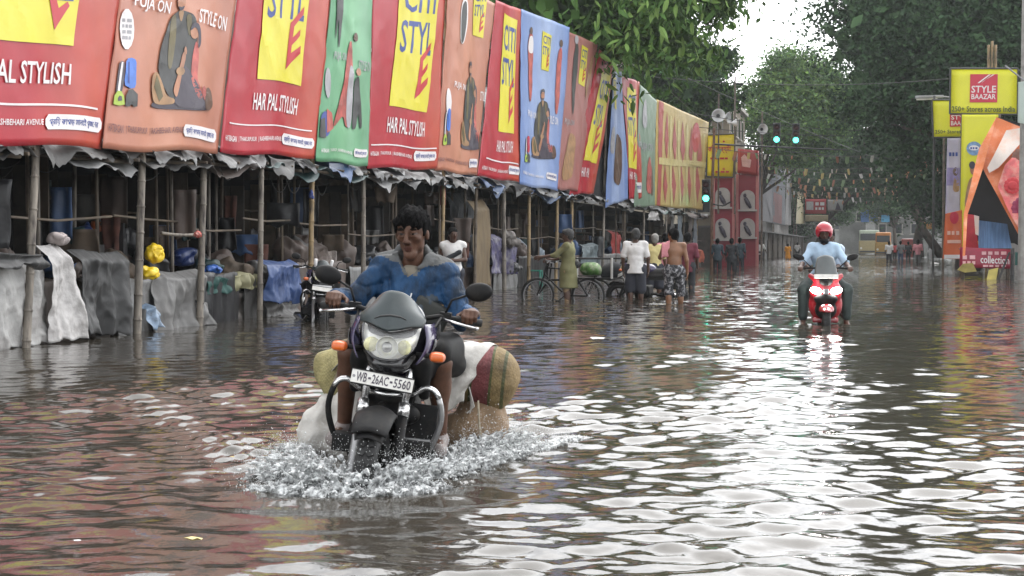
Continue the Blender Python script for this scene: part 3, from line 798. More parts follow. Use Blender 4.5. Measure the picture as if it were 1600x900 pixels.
for i, (xa, xb_, cols) in enumerate(SPANS):
    xf = XB - .12
    y0 = onx(max(xa, -400), 384, xf).y; y1 = onx(xb_, 384, xf).y
    root = thing('market_stall', 'closed market stall ' + SLAB[i], 'stall', (xf - 1.2, (y0 + y1) / 2, -.3), group='market stalls along the flooded street')
    zf = roofz((xa + xb_) / 2)
    xback = xf - 2.4; w = y1 - y0
    np_ = max(3, min(9, int(w / .42)))
    for k in range(np_):
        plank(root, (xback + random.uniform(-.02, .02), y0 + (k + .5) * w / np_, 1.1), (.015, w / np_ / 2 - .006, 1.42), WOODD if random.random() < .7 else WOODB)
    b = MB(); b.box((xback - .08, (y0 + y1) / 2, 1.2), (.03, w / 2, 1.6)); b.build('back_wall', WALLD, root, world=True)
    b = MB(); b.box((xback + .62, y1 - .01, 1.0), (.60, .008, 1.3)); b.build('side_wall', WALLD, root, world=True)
    for k in range(5):
        plank(root, (xback + .12 + .25 * k, y1 - .045 - random.uniform(0, .02), .95 + random.uniform(-.08, .08)), (.118, .012, 1.2), random.choice([WOODD, WOODB, WOODD, WALLD]), rotx=random.uniform(-.01, .01))
    for k in range(5):                          # sheets, clothes and sacks hung against the partition
        xx = xf - random.uniform(.15, 1.7); ww = random.uniform(.10, .28); hh = random.uniform(.25, .75); z0 = random.uniform(1.05, zf - .1); yk = y1 - .12 - .5 * random.random() * min(1, w * .5); sd = random.uniform(0, 99)
        b = MB(); b.grid(lambda u, v: (xx + ww * (2 * u - 1) * (1 + .25 * v * math.sin(sd)), yk + .05 * noise.noise(Vector((u * 3, v * 2, sd))) + .03 * math.sin(9 * u + sd), z0 - hh * v + .06 * noise.noise(Vector((u * 4, sd, v))) * v), 10, 10, thick=(0, .004, 0))
        b.build('hung_sheet', random.choice([TARPS['grey'], TARPS['brown'], TARPS['teal'], TARPS['black'], TARPS['black'], TARPS['grey'], WOODB, HRED, HCRM, WOODD, TARPS['blue']]), root, smooth=True, world=True)
    # roof frame, tarps
    b = MB()
    for yy in (y0 + .05, (y0 + y1) / 2, y1 - .08): b.tube([(xf + .1, yy, zf + .02), (xback, yy, zf + .25)], .022, 6)
    b.build('roof_frame', BAMD, root, world=True)
    b = MB(); b.tube([(xf - .05, y0, zf - .03), (xf - .05, y1 - .02, zf + .0)], .026, 7); b.build('eaves_beam', BAMD, root, world=True)
    tarp_roof(root, y0 - .15, y1 + .1, zf + .06, zf + .42, xf + .05, xback - .2, TARPS[cols[0]], i * 3 + 1, droop=.10)
    ym = y0 + w * random.uniform(.3, .5)
    tarp_roof(root, ym - w * .3, ym + w * .35, zf + .12, zf + .3, xf + .12, xf - .7, TARPS[cols[1]], i * 3 + 2, droop=.13, n=(34, 12))
    if w > 1.6: tarp_roof(root, y0 + w * .62, y1 + .05, zf + .17, zf + .3, xf + .09, xf - .5, TARPS[random.choice(['white', 'black', 'grey', cols[1]])], i * 3 + 3, droop=.11, n=(30, 10))
    # inner posts and a sagging rail
    for k in range(3 if w > 1.2 else 1):
        yy = y0 + w * (k + random.uniform(.25, .8)) / 3.2; xx = xf - random.uniform(.25, 1.6)
        b = MB(); b.tube([(xx, yy, -.3), (xx + random.uniform(-.03, .03), yy + random.uniform(-.06, .06), zf + .1)], random.uniform(.018, .032), 7)
        b.build('post', random.choice([BAMD, BAMG, WOODB, BAMD]), root, world=True)
    b = MB(); zz = random.uniform(1.3, 1.75); b.tube([(xf - .3, y0, zz), (xf - .35, (y0 + y1) / 2, zz - .03), (xf - .3, y1 - .05, zz + random.uniform(-.08, .08))], .016, 6); b.build('rail', BAMD, root, world=True)
    # counter
    b = MB(); cz = random.uniform(.55, .8); b.box((xf - .75, (y0 + y1) / 2, cz), (.42, w / 2 - .12, .02)); b.build('counter', WOODB, root, world=True)
    b = MB(); b.box((xf - .78, (y0 + y1) / 2, cz / 2 - .17), (.36, w / 2 - .16, cz / 2 + .14)); b.build('counter_base', WALLD, root, world=True)
    sd0 = i * 7.3; skm = [TARPS['grey'], TARPS['brown'], TARPS['white'], TARPS['black']][i % 4]
    b = MB(); b.grid(lambda u, v: (xf - .30 + .05 * noise.noise(Vector((u * w * 4, v * 1.2, sd0))) + .03 * noise.noise(Vector((u * w * 11, v * 3, sd0))), y0 + .08 + (w - .2) * u, cz + .03 - (cz + .32) * v + .04 * noise.noise(Vector((u * w * 2, sd0, 1)))), 40, 14, thick=(-.005, 0, 0)); b.build('counter_skirt', skm, root, smooth=True, world=True)
    # a few boards, rods and sheets hung inside
    for k in range(6):
        if random.random() < .85:
            yy = y0 + w * random.uniform(.1, .9); hh = random.uniform(.25, .6); z0 = random.uniform(.9, 1.5); xx = xback + random.uniform(.1, .9); ww = min(w * .2, random.uniform(.15, .4))
            b = MB(); ph = random.uniform(0, 6)
            b.grid(lambda u, v: (xx + .03 * math.sin(9 * u + ph), yy + ww * (u - .5) * 2, z0 - hh * v + .03 * math.sin(5 * u + ph)), 8, 4, thick=(-.004, 0, 0))
            b.build('hung_sheet', random.choice([TARPS['grey'], TARPS['brown'], TARPS['teal'], TARPS['black'], TARPS['black'], WOODB]), root, smooth=True, world=True)
    for k in range(2):                          # shelves and their uprights
        zz = 1.25 + .42 * k + random.uniform(-.1, .1); b = MB(); b.box((xback + .28, (y0 + y1) / 2, zz), (.2, w / 2 - .1, .015)); b.build('shelf', WOODB, root, world=True)
        for q in range(max(2, int(w * 1.6))):
            yy = y0 + .2 + (w - .4) * random.random(); hh = random.uniform(.05, .14); b = MB(); b.box((xback + .3, yy, zz + .018 + hh), (.1, random.uniform(.05, .16), hh), bev=.012)
            b.build('box', random.choice([TARPS['brown'], TARPS['grey'], WOODB, TARPS['blue'], TARPS['pale'], TARPS['teal']]), root, world=True)
    # goods wrapped in tarpaulin on and under the counter
    for k in range(5 if w > 2 else 3):
        yy = y0 + w * random.uniform(.08, .92); rr = random.uniform(.13, .27); low = random.random() < .08
        key = ('goods', k % 5); mm = random.choice([TARPS['grey'], TARPS['brown'], TARPS['black'], TARPS['blue'], TARPS['teal'], TARPS['pale'], WOODB])
        if (key, mm.name) not in plank_me:
            V_, F_, L_ = sdf_mesh([ell((0, 0, 0), (.2, .24, .19)), ell((.05, .1, .08), (.13, .14, .14), .08)], .03, lambda P, q=k: .05 * np.abs(wnoise(P, 16, q)) + .02 * wnoise(P, 34, q) - .03)
            plank_me[(key, mm.name)] = mesh_from('covered_goods', V_.tolist(), F_.tolist(), [mm], smooth=True)
        o = link('covered_goods', plank_me[(key, mm.name)], root); o.location = Vector((xf - random.uniform(.3, 1.0) - (.0 if low else .2), yy, (.1 if low else cz + rr * .7))) - root.location; o.rotation_euler = (0, 0, random.uniform(0, 6)); s_ = rr / .2; o.scale = (s_, s_, s_ * random.uniform(.7, 1.3))
    for k in range(3 if w > 1.5 else 1):        # loops of cord and wire under the roof
        ya_ = y0 + w * random.uniform(0, .6); yb2 = ya_ + w * random.uniform(.2, .4); zz = zf - random.uniform(0, .15); xx = xf - random.uniform(0, .8); sg = random.uniform(.05, .35)
        b = MB(); b.tube([(xx, ya_ + (yb2 - ya_) * t, zz - sg * 4 * t * (1 - t)) for t in [i_ / 8 for i_ in range(9)]], .006, 4, cap=False); b.build('hanging_cord', IRON_, root, world=True)

# cloths hung over the counters (photo corners, plane x)
def cloth(label, tl, tr, br, bl, X, m, seed, amp=.035, folds=9, zig=.0, rough=1.0, name='counter_cloth', cat='cloth', nu=56, nv=40, group=None):
    q = [onx(*p, X) for p in (tl, tr, br, bl)]; r = np.random.default_rng(seed); ph = r.uniform(0, 6, 6)
    root = None
    def f(u, v):
        p = (q[0] * (1 - u) + q[1] * u) * (1 - v) + (q[3] * (1 - u) + q[2] * u) * v
        a = amp * (.25 + .75 * v)
        x = p.x + a * (math.sin(folds * u + ph[0] + 1.2 * v) + .6 * math.sin(folds * 2.3 * u + ph[1] - 1.5 * v)) + .02 * math.sin(8 * v + ph[2] + 4 * u)
        x -= .16 * max(0, .12 - v) / .12
        n_ = noise.noise(Vector((p.y * 3.1, p.z * 1.5, seed))); n2 = noise.noise(Vector((p.y * 8, p.z * 4.5, seed + 3))); n3 = noise.noise(Vector((p.y * 21, p.z * 13, seed + 7)))
        x += rough * (.065 * (1 - abs(n_) * 2.2) + .022 * (1 - abs(n2) * 2.2) + .010 * n3)
        return (x, p.y + rough * .02 * n2, p.z + .02 * math.sin(6 * u + ph[3]) * (1 - v) - zig * abs(math.sin(5 * u + ph[4])) * v + rough * .07 * n_ * v * v + rough * .03 * n2 * v)
    b = MB(); b.grid(f, nu, nv, thick=(-.005, 0, 0))
    c = (q[2] + q[3]) / 2
    b.v = [tuple(Vector(v) - c) for v in b.v]
    o = b.build(name, m, None, smooth=True); o.location = c
    return tag(o, label, cat, group)
CW = mat('cloth_dirty_white', (.36, .355, .345), .75, .12, 2, stain=(.22, .20, .19), stain_amt=.6, stain_scale=2.2, bump=.9, bscale=13)
CW2 = mat('cloth_off_white', (.48, .465, .455), .7, .1, 3, stain=(.25, .23, .22), stain_amt=.55, stain_scale=4, bump=.9, bscale=13)
CD = mat('cloth_charcoal', (.036, .036, .036), .6, .3, 3, stain=(.08, .08, .08), stain_amt=.5, bump=.5, bscale=7)
CG = mat('cloth_grey', (.15, .147, .143), .6, .2, 3, stain=(.12, .115, .11), stain_amt=.6, bump=.5, bscale=7)
CG2 = mat('cloth_brown_grey', (.13, .115, .105), .65, .2, 3, stain=(.11, .10, .09), stain_amt=.6, bump=.9, bscale=13)
cloth('stained dirty white cloth hung over the counter at the left edge', (-60, 398), (66, 404), (72, 535), (-60, 556), -8.98, CW, 1, amp=.02)
cloth('dark canvas folded over the top of the leftmost white cloth', (-60, 386), (62, 396), (70, 418), (-60, 424), -8.86, CD, 2, amp=.02)
cloth('long white cloth hanging from a rounded bundle', (71, 380), (104, 384), (129, 530), (70, 532), -8.93, CW2, 3, amp=.02, folds=6)
cloth('charcoal tarpaulin draped over a counter between white and grey cloths', (116, 392), (195, 392), (197, 524), (124, 522), -9.0, CD, 4, amp=.05)
cloth('crumpled grey tarpaulin over the counter below the yellow bags', (246, 424), (312, 422), (310, 516), (238, 516), -9.1, CG, 5, amp=.06, zig=.05)
cloth('thin grey plastic strip beside the mottled pole', (311, 470), (316, 470), (328, 508), (308, 508), -9.0, CG, 6, amp=.02, nu=8)
cloth('brown grey sheet on the front of the low table', (322, 452), (404, 450), (404, 500), (322, 502), -9.3, CG2, 7, amp=.012)
cloth('pale patterned cloth edge over the low table', (362, 428), (402, 424), (402, 450), (364, 454), -9.2, mat('cloth_pale_yellow', (.27, .255, .15), .7, .2, 8), 8, amp=.03)
cloth('dark green cloth heap on the table behind the mottled pole', (318, 430), (352, 432), (354, 458), (318, 458), -9.22, mat('cloth_green', (.014, .06, .052), .7, .3, 5), 9, amp=.04)
cloth('deep blue tarpaulin bag hung in front of a stall', (414, 408), (462, 406), (469, 472), (410, 474), -9.0, mat('cloth_blue', (.024, .055, .16), .5, .25, 4, stain=(.06, .10, .22), stain_amt=.5, stain_scale=3, bump=.6, bscale=7), 10, amp=.05, folds=6)
cloth('whitish cloth skirt under the blue tarpaulin bag', (412, 472), (464, 470), (464, 492), (412, 494), -9.15, CG, 11, amp=.04)
cloth('faded patterned cloth heaped behind the yellow bamboo pole', (466, 380), (520, 378), (524, 440), (462, 440), -9.5, mat('cloth_patterned', (.12, .095, .082), .8, .5, 9, stain=(.38, .34, .32), stain_amt=.8, stain_scale=5), 12, amp=.08)
cloth('dark blue grey sheet wall behind the man in a vest', (700, 300), (738, 300), (740, 440), (698, 440), -9.8, mat('cloth_slate', (.05, .055, .06), .7, .3, 3, stretch=(1, 4, .4)), 13, amp=.04, folds=14)
for x0, x1, k in ((766, 784, 0), (789, 804, 1)):
    cloth(['purple patterned bundle left of the grey pole', 'purple patterned bundle right of the grey pole'][k], (x0, 366), (x1, 368), (x1, 428), (x0, 426), -9.1, mat('cloth_purple', (.055, .048, .11), .7, .5, 6, stain=(.26, .25, .26), stain_amt=.8, stain_scale=4), 14 + k, amp=.08, folds=7)
cloth('brown woven board leaning upright between dark stalls', (739, 314), (765, 312), (766, 446), (740, 446), -9.0, mat('board_brown', (.14, .10, .052), .75, .25, 4, stain=(.10, .07, .04), stain_amt=.7, stain_scale=3, stretch=(1, 1, .4)), 16, amp=.008, rough=.12, name='woven_board', cat='board')
cloth('grey blue plastic sheet on the stall left of the white shirted man', (908, 382), (930, 380), (932, 412), (906, 412), -9.1, mat('cloth_greyblue', (.12, .15, .16), .6, .2, 4), 17, amp=.05)
cloth('dark red cloth strip hanging behind the white shirted man', (954, 360), (968, 362), (968, 412), (953, 412), -9.3, mat('cloth_red', (.25, .03, .025), .7, .3, 4), 18, amp=.04)
cloth('small white bag hung under the mustard sheet', (1014, 328), (1028, 328), (1030, 344), (1012, 344), -8.9, CW2, 19, amp=.08, nu=10)
cloth('pale plaster panel inside the stall behind the bicycle', (806, 394), (836, 396), (838, 430), (806, 430), -9.5, mat('panel_pale', (.24, .20, .18), .8, .2, 3), 20, amp=.01, rough=.1, name='wall_panel', cat='panel')
for q, (x, y0, y1, c) in enumerate([(1046, 330, 400, 'grey'), (1058, 330, 402, 'pale'), (1074, 332, 400, 'brown'), (1082, 330, 398, 'pale')]):
    cloth(['dull grey sheet', 'pale grey strip', 'brown sheet', 'pale narrow strip'][q] + ' hung below the mustard sheet, ' + ['nearest', 'second', 'third', 'farthest'][q] + ' of the four', (x, y0), (x + 6, y0), (x + 6, y1), (x, y1), -9.0, TARPS[c], 30 + q, amp=.03, nu=8)
cloth('orange and white bag at the foot of the signal post', (1087, 388), (1098, 390), (1098, 410), (1088, 410), -8.7, mat('cloth_orange', (.45, .10, .05), .7, .2, 3), 40, amp=.05, nu=10)
# bags and small goods
def lump(label, px, py, X, r, m, seed=0, cat='bag', name='plastic_bag', sq=(1, 1, 1), knot=True):
    c = onx(px, py, X); rr_ = np.random.default_rng(seed + 50); pr = [ell((0, 0, 0), (r * .7 * sq[0], r * .85 * sq[1], r * .85 * sq[2]), m=0)] + [ell(tuple(np.array(sq) * r * rr_.uniform(-.55, .55, 3)), tuple(np.array(sq) * r * rr_.uniform(.35, .6, 3)), r * .18) for _ in range(4)]
    if knot: pr += [cap((0, 0, r * .8 * sq[2]), (0, r * .1, r * 1.12 * sq[2]), r * .12, r * .2, k=r * .35)]
    o = sdf_obj(name, pr, r / 9, m, noise=lambda P: r * (.15 * np.exp(-(wnoise(P, 4.2 / r, seed) / .25) ** 2) + .07 * wnoise(P, 8 / r, seed + 1))); o.location = c
    return tag(o, label, cat)
YB = mat('plastic_yellow', (.75, .52, .02), .35, .12, 9)
lump('round yellow plastic bag hung by the thick mottled pole', 240, 396, -9.05, .15, YB, 1, knot=False, sq=(1, .95, 1.1))
lump('smaller yellow plastic bag below the round yellow one', 237, 427, -9.0, .13, YB, 2, sq=(1, 1.2, .8), knot=False)
lump('deep blue bundle in the dark stall by the yellow bags', 284, 402, -9.9, .22, mat('plastic_blue', (.012, .028, .11), .4, .2, 6), 3, sq=(1, 1.35, .75), knot=False)
lump('deep blue plastic bundle under the white tarp', 135, 372, -10.2, .17, mat('plastic_blue', (.012, .028, .11), .4, .2, 6), 4)
lump('pale blue plastic scrap on the green cloth heap', 332, 420, -9.25, .14, mat('plastic_midblue', (.04, .12, .40), .4, .2, 6), 5, sq=(1, 1.3, .5), knot=False)
lump('rounded grey pink bundle on top of the long white cloth', 90, 374, -9.0, .16, mat('bundle_pinkgrey', (.38, .33, .32), .7, .3, 6), 6, sq=(1, 1.15, .55), knot=False, cat='bundle', name='cloth_bundle')
lump('orange cloth hung inside the dark stall', 150, 352, -10.4, .13, mat('cloth_rust', (.30, .07, .02), .8, .3, 6), 7, sq=(.7, .7, 1.7), knot=False, cat='cloth', name='cloth_bundle')
cloth('light blue plastic wrapper at the foot of the thick mottled pole', (232, 478), (246, 474), (250, 512), (228, 514), -9.0, mat('plastic_lightblue', (.16, .22, .30), .35, .6, 14), 41, amp=.05, folds=5, nu=20, nv=20)
lump('white round pot on the stall beam', 287, 0, -9, .001, CW, 9) if False else None
lump('dark covered heap beside the patterned bundles', 802, 418, -9.0, .22, mat('tarp_black', (.02, .02, .022)), 10, sq=(1, 1.1, .8), knot=False, cat='bundle', name='covered_heap')
lump('grey crumpled sack top above the purple bundles', 797, 374, -9.0, .26, CG2, 11, knot=False, cat='sack', name='sack')
lump('white plastic pot hung under the stall roof', 879, 302, -8.9, .001, CW, 12) if False else None
# green plastic chair back and teal cloth
def chair_back(label, px, py, X, s, m):
    c = onx(px, py, X)
    root = thing('plastic_chair', label, 'chair', (c.x, c.y, -.3))
    b = MB(); b.grid(lambda u, v: (.05 * math.sin(math.pi * u), s * (u - .5), .75 + s * 1.3 * v * (1 - .25 * (2 * u - 1) ** 2)), 8, 8, thick=(-.02, 0, 0)); b.build('backrest', m, root, smooth=True)
    b = MB(); b.box((.2, 0, .72), (.22, s * .5, .015), bev=.01); b.build('seat', m, root)
    for sx in (.02, .4):
        for sy in (-1, 1):
            b = MB(); b.tube([(sx, sy * s * .42, .72), (sx, sy * s * .48, 0)], .02, 6); b.build('leg', m, root)
chair_back('bright green plastic chair in the stall behind the rider', 636, 372, -10.0, .34, mat('plastic_green', (.03, .33, .06), .4, .1, 5))
chair_back('teal plastic chair by the pale panel', 823, 402, -9.2, .30, mat('plastic_teal', (.02, .22, .16), .4, .1, 5))
# bamboo rail with a red cloth knot
a = onx(252, 364, -9.0); c = onx(311, 366, -8.85)
bamboo(a, c + (c - a) * .04, .022, .022, BAMG, 'short horizontal bamboo rail tied to the pole with red cloth', group=None, cat='rail', name='bamboo_rail', step=.25)
lump('red cloth knot tied round the mottled pole', 309, 366, -8.76, .065, mat('cloth_knot_red', (.40, .05, .035), .7, .3, 20, stain=(.6, .5, .45), stain_amt=.6, stain_scale=12), 13, cat='cloth', name='cloth_knot', knot=False, sq=(1, 1.1, .9))
lump('blue cord knot on the yellow bamboo pole', 486, 304, -8.8, .07, mat('cord_blue', (.03, .05, .18), .7, .3, 20), 14, cat='cord', name='cord_knot', knot=False, sq=(.8, .7, 1.2))
# red band on the pole behind the rider
a = onx(692, 300, -8.93)
b = MB(); b.tube([(0, 0, -.28), (0, 0, .3)], .062, 10); o = b.build('red_wrap', mat('cloth_dullred', (.22, .03, .03), .7, .3, 6), None, smooth=True); o.location = a
tag(o, 'red wrapping round the bamboo pole above the man in a vest', 'wrapping')
# ================================================================== far left: sign boards, arched shop front, grey sheets
def signbox(label, tl, tr, br, bl, Y, m, name='sign_board', cat='sign', group=None, amp=0.0, thick=.12, frame=None, **k):
    b = Banner(label, tl, tr, br, bl, m, None, yb=Y, amp=amp, name=name, cat=cat, group=group, nu=6, nv=6, thick=thick)
    if frame is not None:
        for i in range(4):
            p, q = b.at(*[(0, 0), (1, 0), (1, 1), (0, 1)][i], .004), b.at(*[(1, 0), (1, 1), (0, 1), (0, 0)][i], .004)
            f = MB(); f.tube([p, q], .035, 6); f.build('frame', frame, b.root, world=True)
    return b
STEEL = mat('steel_grey', (.25, .25, .26), .5, .2, 5, metal=.3)
IRON = mat('iron_dark', (.035, .035, .035), .6, .3, 5)
CONC = mat('concrete_pole', (.30, .29, .27), .8, .2, 4, stain=(.15, .14, .13), stain_amt=.5)
SYEL = mat('sign_yellow', (.74, .56, .012), .4, .06, 2)
b = signbox('bright yellow sign with red Bengali lettering above the arched shop front', (1105, 211), (1149, 209), (1146, 277), (1104, 276), 80, SYEL, frame=IRON)
b.text("কিনেলক্ষ্মী", (1106, 240), (1142, 240), (1142, 226), (1106, 226), PRED, 2); b.bars(1110, 246, 1140, 249, 4, PRED, 2)
b.ellipse('red_mark', (1131, 221), 1.6, 1.6, PRED, 2); b.ellipse('red_mark', (1131, 264), 2.2, 2.2, mat('print_orange', (.6, .2, .03), .5), 2); b.bars(1118, 267, 1142, 270, 3, PRED, 2)
b = signbox('dull red box sign with a pale emblem above the right arches', (1153, 232), (1184, 235), (1184, 275), (1152, 270), 81, mat('sign_red', (.30, .035, .035), .5, .1, 2), thick=.8)
b.poly('pale_emblem', [(1158, 246), (1163, 241), (1168, 246), (1174, 250), (1172, 262), (1160, 260)], mat('print_pink', (.55, .33, .31), .5), 1)
CRIM = mat('shop_crimson', (.24, .014, .03), .5, .12, 2); NICHE = mat('niche_white', (.42, .39, .37), .6, .1, 4)
for lab, x0, x1, yt, yb_, Y, ars in (('crimson shop front panel with two white arches, half behind the dark clothed people', 1114, 1147, 278, 412, 80.4, [(1129, 293, 324), (1129, 341, 374)]),
                                     ('crimson shop front panel with two white arches, above the man in pale shirt', 1151, 1184, 272, 400, 81.2, [(1168, 297, 328), (1168, 341, 371)])):
    p0, p1 = ony(x0, yb_, Y), ony(x1, yt, Y)
    root = thing('shop_front', lab, 'shop front', ((p0.x + p1.x) / 2, Y, -.3), group='crimson arched shop fronts')
    f = MB(); f.box(((p0.x + p1.x) / 2, Y + .5, p1.z / 2 - .15), ((p1.x - p0.x) / 2, .5, p1.z / 2 + .15)); f.build('wall', CRIM, root, world=True)
    for x in (x0 + 1, x1 - 1):
        q = ony(x, 340, Y); f = MB(); f.box((q.x, Y - .05, p1.z / 2 - .1), (.07, .06, p1.z / 2 + .1)); f.build('pilaster', mat('shop_pilaster', (.45, .16, .15), .5, .1, 3), root, world=True)
    for cx, ya, yb2 in ars:
        c = ony(cx, yb2, Y - .05); t = ony(cx, ya, Y - .05); R_ = .40; hh = t.z - c.z - R_
        prof = [(-R_, 0), (R_, 0)] + [(R_ * math.cos(a), hh + R_ * math.sin(a)) for a in [math.pi * i / 12 for i in range(13)]]
        f = MB(); n = len(prof)
        f.add([(c.x + x, Y - .07, c.z + z) for x, z in prof] + [(c.x + x, Y + .02, c.z + z) for x, z in prof], [tuple(range(n)), tuple(range(2 * n - 1, n - 1, -1))] + [(i, n + i, n + (i + 1) % n, (i + 1) % n) for i in range(n)])
        a = f.build('arch_panel', NICHE, root, world=True)
        f = MB(); f.box((c.x, Y - .1, c.z - .03), (.52, .1, .05)); f.build('sill', NICHE, root, world=True)
        f = MB(); f.tube([(c.x - .12, Y - .10, c.z + hh * .95), (c.x + .02, Y - .12, c.z + hh * .55), (c.x + .18, Y - .10, c.z + .1)], [.10, .13, .07], 8); f.ball((c.x - .14, Y - .1, c.z + hh * 1.15), (.09, .05, .12), 8, 6)
        f.build('dark_figure', INK, root, world=True)
GSH = [mat('sheet_grey_blue', (.115, .125, .145), .6, .25, 2, stain=(.07, .075, .09), stain_amt=.5), mat('sheet_pale', (.26, .255, .26), .6, .2, 2), mat('sheet_straw', (.21, .18, .095), .6, .25, 2, stretch=(1, 4, .3))]
g = 'grey sheets along the far stalls'
b = Banner('wide grey blue patched sheet past the arched shop front', (1188, 238), (1229, 261), (1226, 353), (1185, 344), GSH[0], None, seed=31, name='hanging_sheet', cat='sheet', group=g, amp=.05)
b.poly('patch', [(1189, 284), (1206, 290), (1206, 350), (1188, 344)], mat('patch_grey', (.17, .17, .185), .6), 1); b.poly('patch', [(1208, 300), (1222, 306), (1220, 350), (1207, 346)], mat('patch_red', (.20, .085, .09), .6, .3, 5), 1); b.poly('patch', [(1190, 260), (1206, 266), (1206, 286), (1190, 280)], mat('patch_dark', (.07, .075, .09), .6), 2)
Banner('narrow pale sheet beside the grey blue one', (1230, 266), (1239, 270), (1236, 352), (1227, 352), GSH[1], None, seed=32, name='hanging_sheet', cat='sheet', group=g, amp=.05)
b = Banner('straw coloured ribbed sheet, farthest of the hanging sheets', (1249, 262), (1264, 273), (1257, 350), (1243, 350), GSH[2], None, seed=33, name='hanging_sheet', cat='sheet', group=g, amp=.05)
# dark stalls under those sheets, bamboo uprights
for i, (x, Yp) in enumerate([(1240, 268), (1244, 262), (1262, 276), (1208, 250), (1190, 240)]):
    a = onx(x, 384, XB - .1); bamboo((a.x, a.y, -.3), (a.x, a.y + .2, onx(x, Yp - 12, XB - .1).z), .06, .05, BAMD, ['dark bamboo pole between pale and straw sheets, left of a pair', 'dark bamboo pole between pale and straw sheets, right of a pair', 'dark bamboo pole at the far edge of the straw sheet', 'dark bamboo pole in the middle of the grey blue sheet', 'dark bamboo pole at the near edge of the grey blue sheet'][i], group='far bamboo poles')
for i, (ya, yb_) in enumerate([(88, 108), (108, 132), (132, 170), (170, 215)]):
    root = thing('market_stall', 'dark closed stall row under the far sheets, ' + ['nearest', 'second', 'third', 'farthest'][i] + ' of four', 'stall', (-10, (ya + yb_) / 2, -.3), group='far stalls')
    f = MB(); f.box((-10.2, (ya + yb_) / 2, .95), (1.2, (yb_ - ya) / 2 - .1, 1.25)); f.build('wall', [WOODD, TARPS['grey'], WOODB, WOODD][i], root, world=True)
    f = MB(); f.box((-10.0, (ya + yb_) / 2, 2.25), (1.5, (yb_ - ya) / 2 - .05, .05)); f.build('roof', TARPS['grey'], root, world=True)
    for k in range(5):
        f = MB(); yy = ya + (yb_ - ya) * (k + .5) / 5; f.tube([(-8.9, yy, -.3), (-8.9, yy, 2.25)], .05, 6); f.build('post', [BAMD, BAMG][k % 2], root, world=True)
        f = MB(); f.box((-8.97, yy + 1, .7 + .2 * (k % 2)), (.03, .7, .9)); f.build('front_sheet', [TARPS['brown'], TARPS['black'], TARPS['grey'], WOODB, TARPS['grey']][(k + i) % 5], root, world=True)
# ================================================================== buildings behind the left row
BW = mat('facade_grey', (.22, .21, .20), .85, .2, .6, stain=(.12, .11, .10), stain_amt=.6, stain_scale=.5)
BC = mat('facade_cream', (.44, .39, .30), .85, .12, .6, stain=(.36, .31, .25), stain_amt=.6, stain_scale=.5)
BF = mat('facade_far', (.20, .20, .19), .85, .25, .6, stain=(.11, .11, .10), stain_amt=.7, stain_scale=.5)
BT = mat('facade_tan', (.22, .185, .14), .85, .2, .6, stain=(.2, .17, .14), stain_amt=.6, stain_scale=.5)
GL = mat('window_dark', (.03, .035, .04), .15, .2, 2)
FR = mat('window_frame', (.40, .38, .34), .6, .1, 4)
def building(label, x0, x1, y0, y1, h, m, face='x', floors=3, name='building', bal=False):
    """facade windows on the street side (+x) and on the camera side (-y)"""
    root = thing(name, label, 'building', ((x0 + x1) / 2, (y0 + y1) / 2, -.3), group='buildings behind the stalls')
    f = MB(); f.box(((x0 + x1) / 2, (y0 + y1) / 2, h / 2 - .15), ((x1 - x0) / 2, (y1 - y0) / 2, h / 2 + .15)); f.build('wall', m, root, world=True)
    f = MB(); f.box(((x0 + x1) / 2, (y0 + y1) / 2, h + .12), ((x1 - x0) / 2 + .25, (y1 - y0) / 2 + .25, .12)); f.build('cornice', FR, root, world=True)
    fh = h / floors
    for fl in range(1, floors):
        z = fl * fh + fh * .5
        for yy in np.arange(y0 + 1.2, y1 - .8, 2.6):
            f = MB(); f.box((x1 + .03, yy, z), (.05, .6, .75)); w = f.build('window', FR, root, world=True)
            f = MB(); f.box((x1 + .06, yy, z), (.04, .5, .65)); f.build('pane', GL, w)
            f = MB(); f.box((x1 + .12, yy, z - .8), (.14, .75, .05)); f.build('sill', FR, w)
        for xx in np.arange(x0 + 1.0, x1 - .6, 2.2 if x1 - x0 < 30 else 4.0):
            f = MB(); f.box((xx, y0 - .03, z), (.55, .05, .75)); w = f.build('window', FR, root, world=True)
            f = MB(); f.box((xx, y0 - .06, z), (.45, .04, .65)); f.build('pane', GL, w)
            f = MB(); f.box((xx, y0 - .12, z - .8), (.7, .14, .05)); f.build('sill', FR, w)
            if bal:
                f = MB(); f.box((xx, y0 - .5, z - .95), (.95, .5, .06)); bb = f.build('balcony', FR, root, world=True)
                f = MB(); f.box((xx, y0 - .97, z - .55), (.95, .02, .03)); f.build('rail', IRON, bb)
    return root
building('low grey block right behind the nearest stalls', -19, -12.4, 4, 24, 6.6, BW, floors=2)
building('second low grey block behind the stalls, past the nearest', -20, -12.6, 24.4, 46, 7.2, BT, floors=2)
building('third low block behind the stalls, behind the blue banners', -20, -12.6, 46.4, 74, 7.6, BW, floors=2)
building('cream apartment house seen through the leaves of the near tree', -21.5, -12.2, 92, 112, 15.2, BC, floors=4, bal=True)
building('tan building with a flat roof behind the yellow sign', -12.0, -9.3, 98, 110, 10.6, BT, floors=4)
building('hazy grey building at the far left end of the street', -22, -10.5, 150, 190, 9, BW, floors=3)
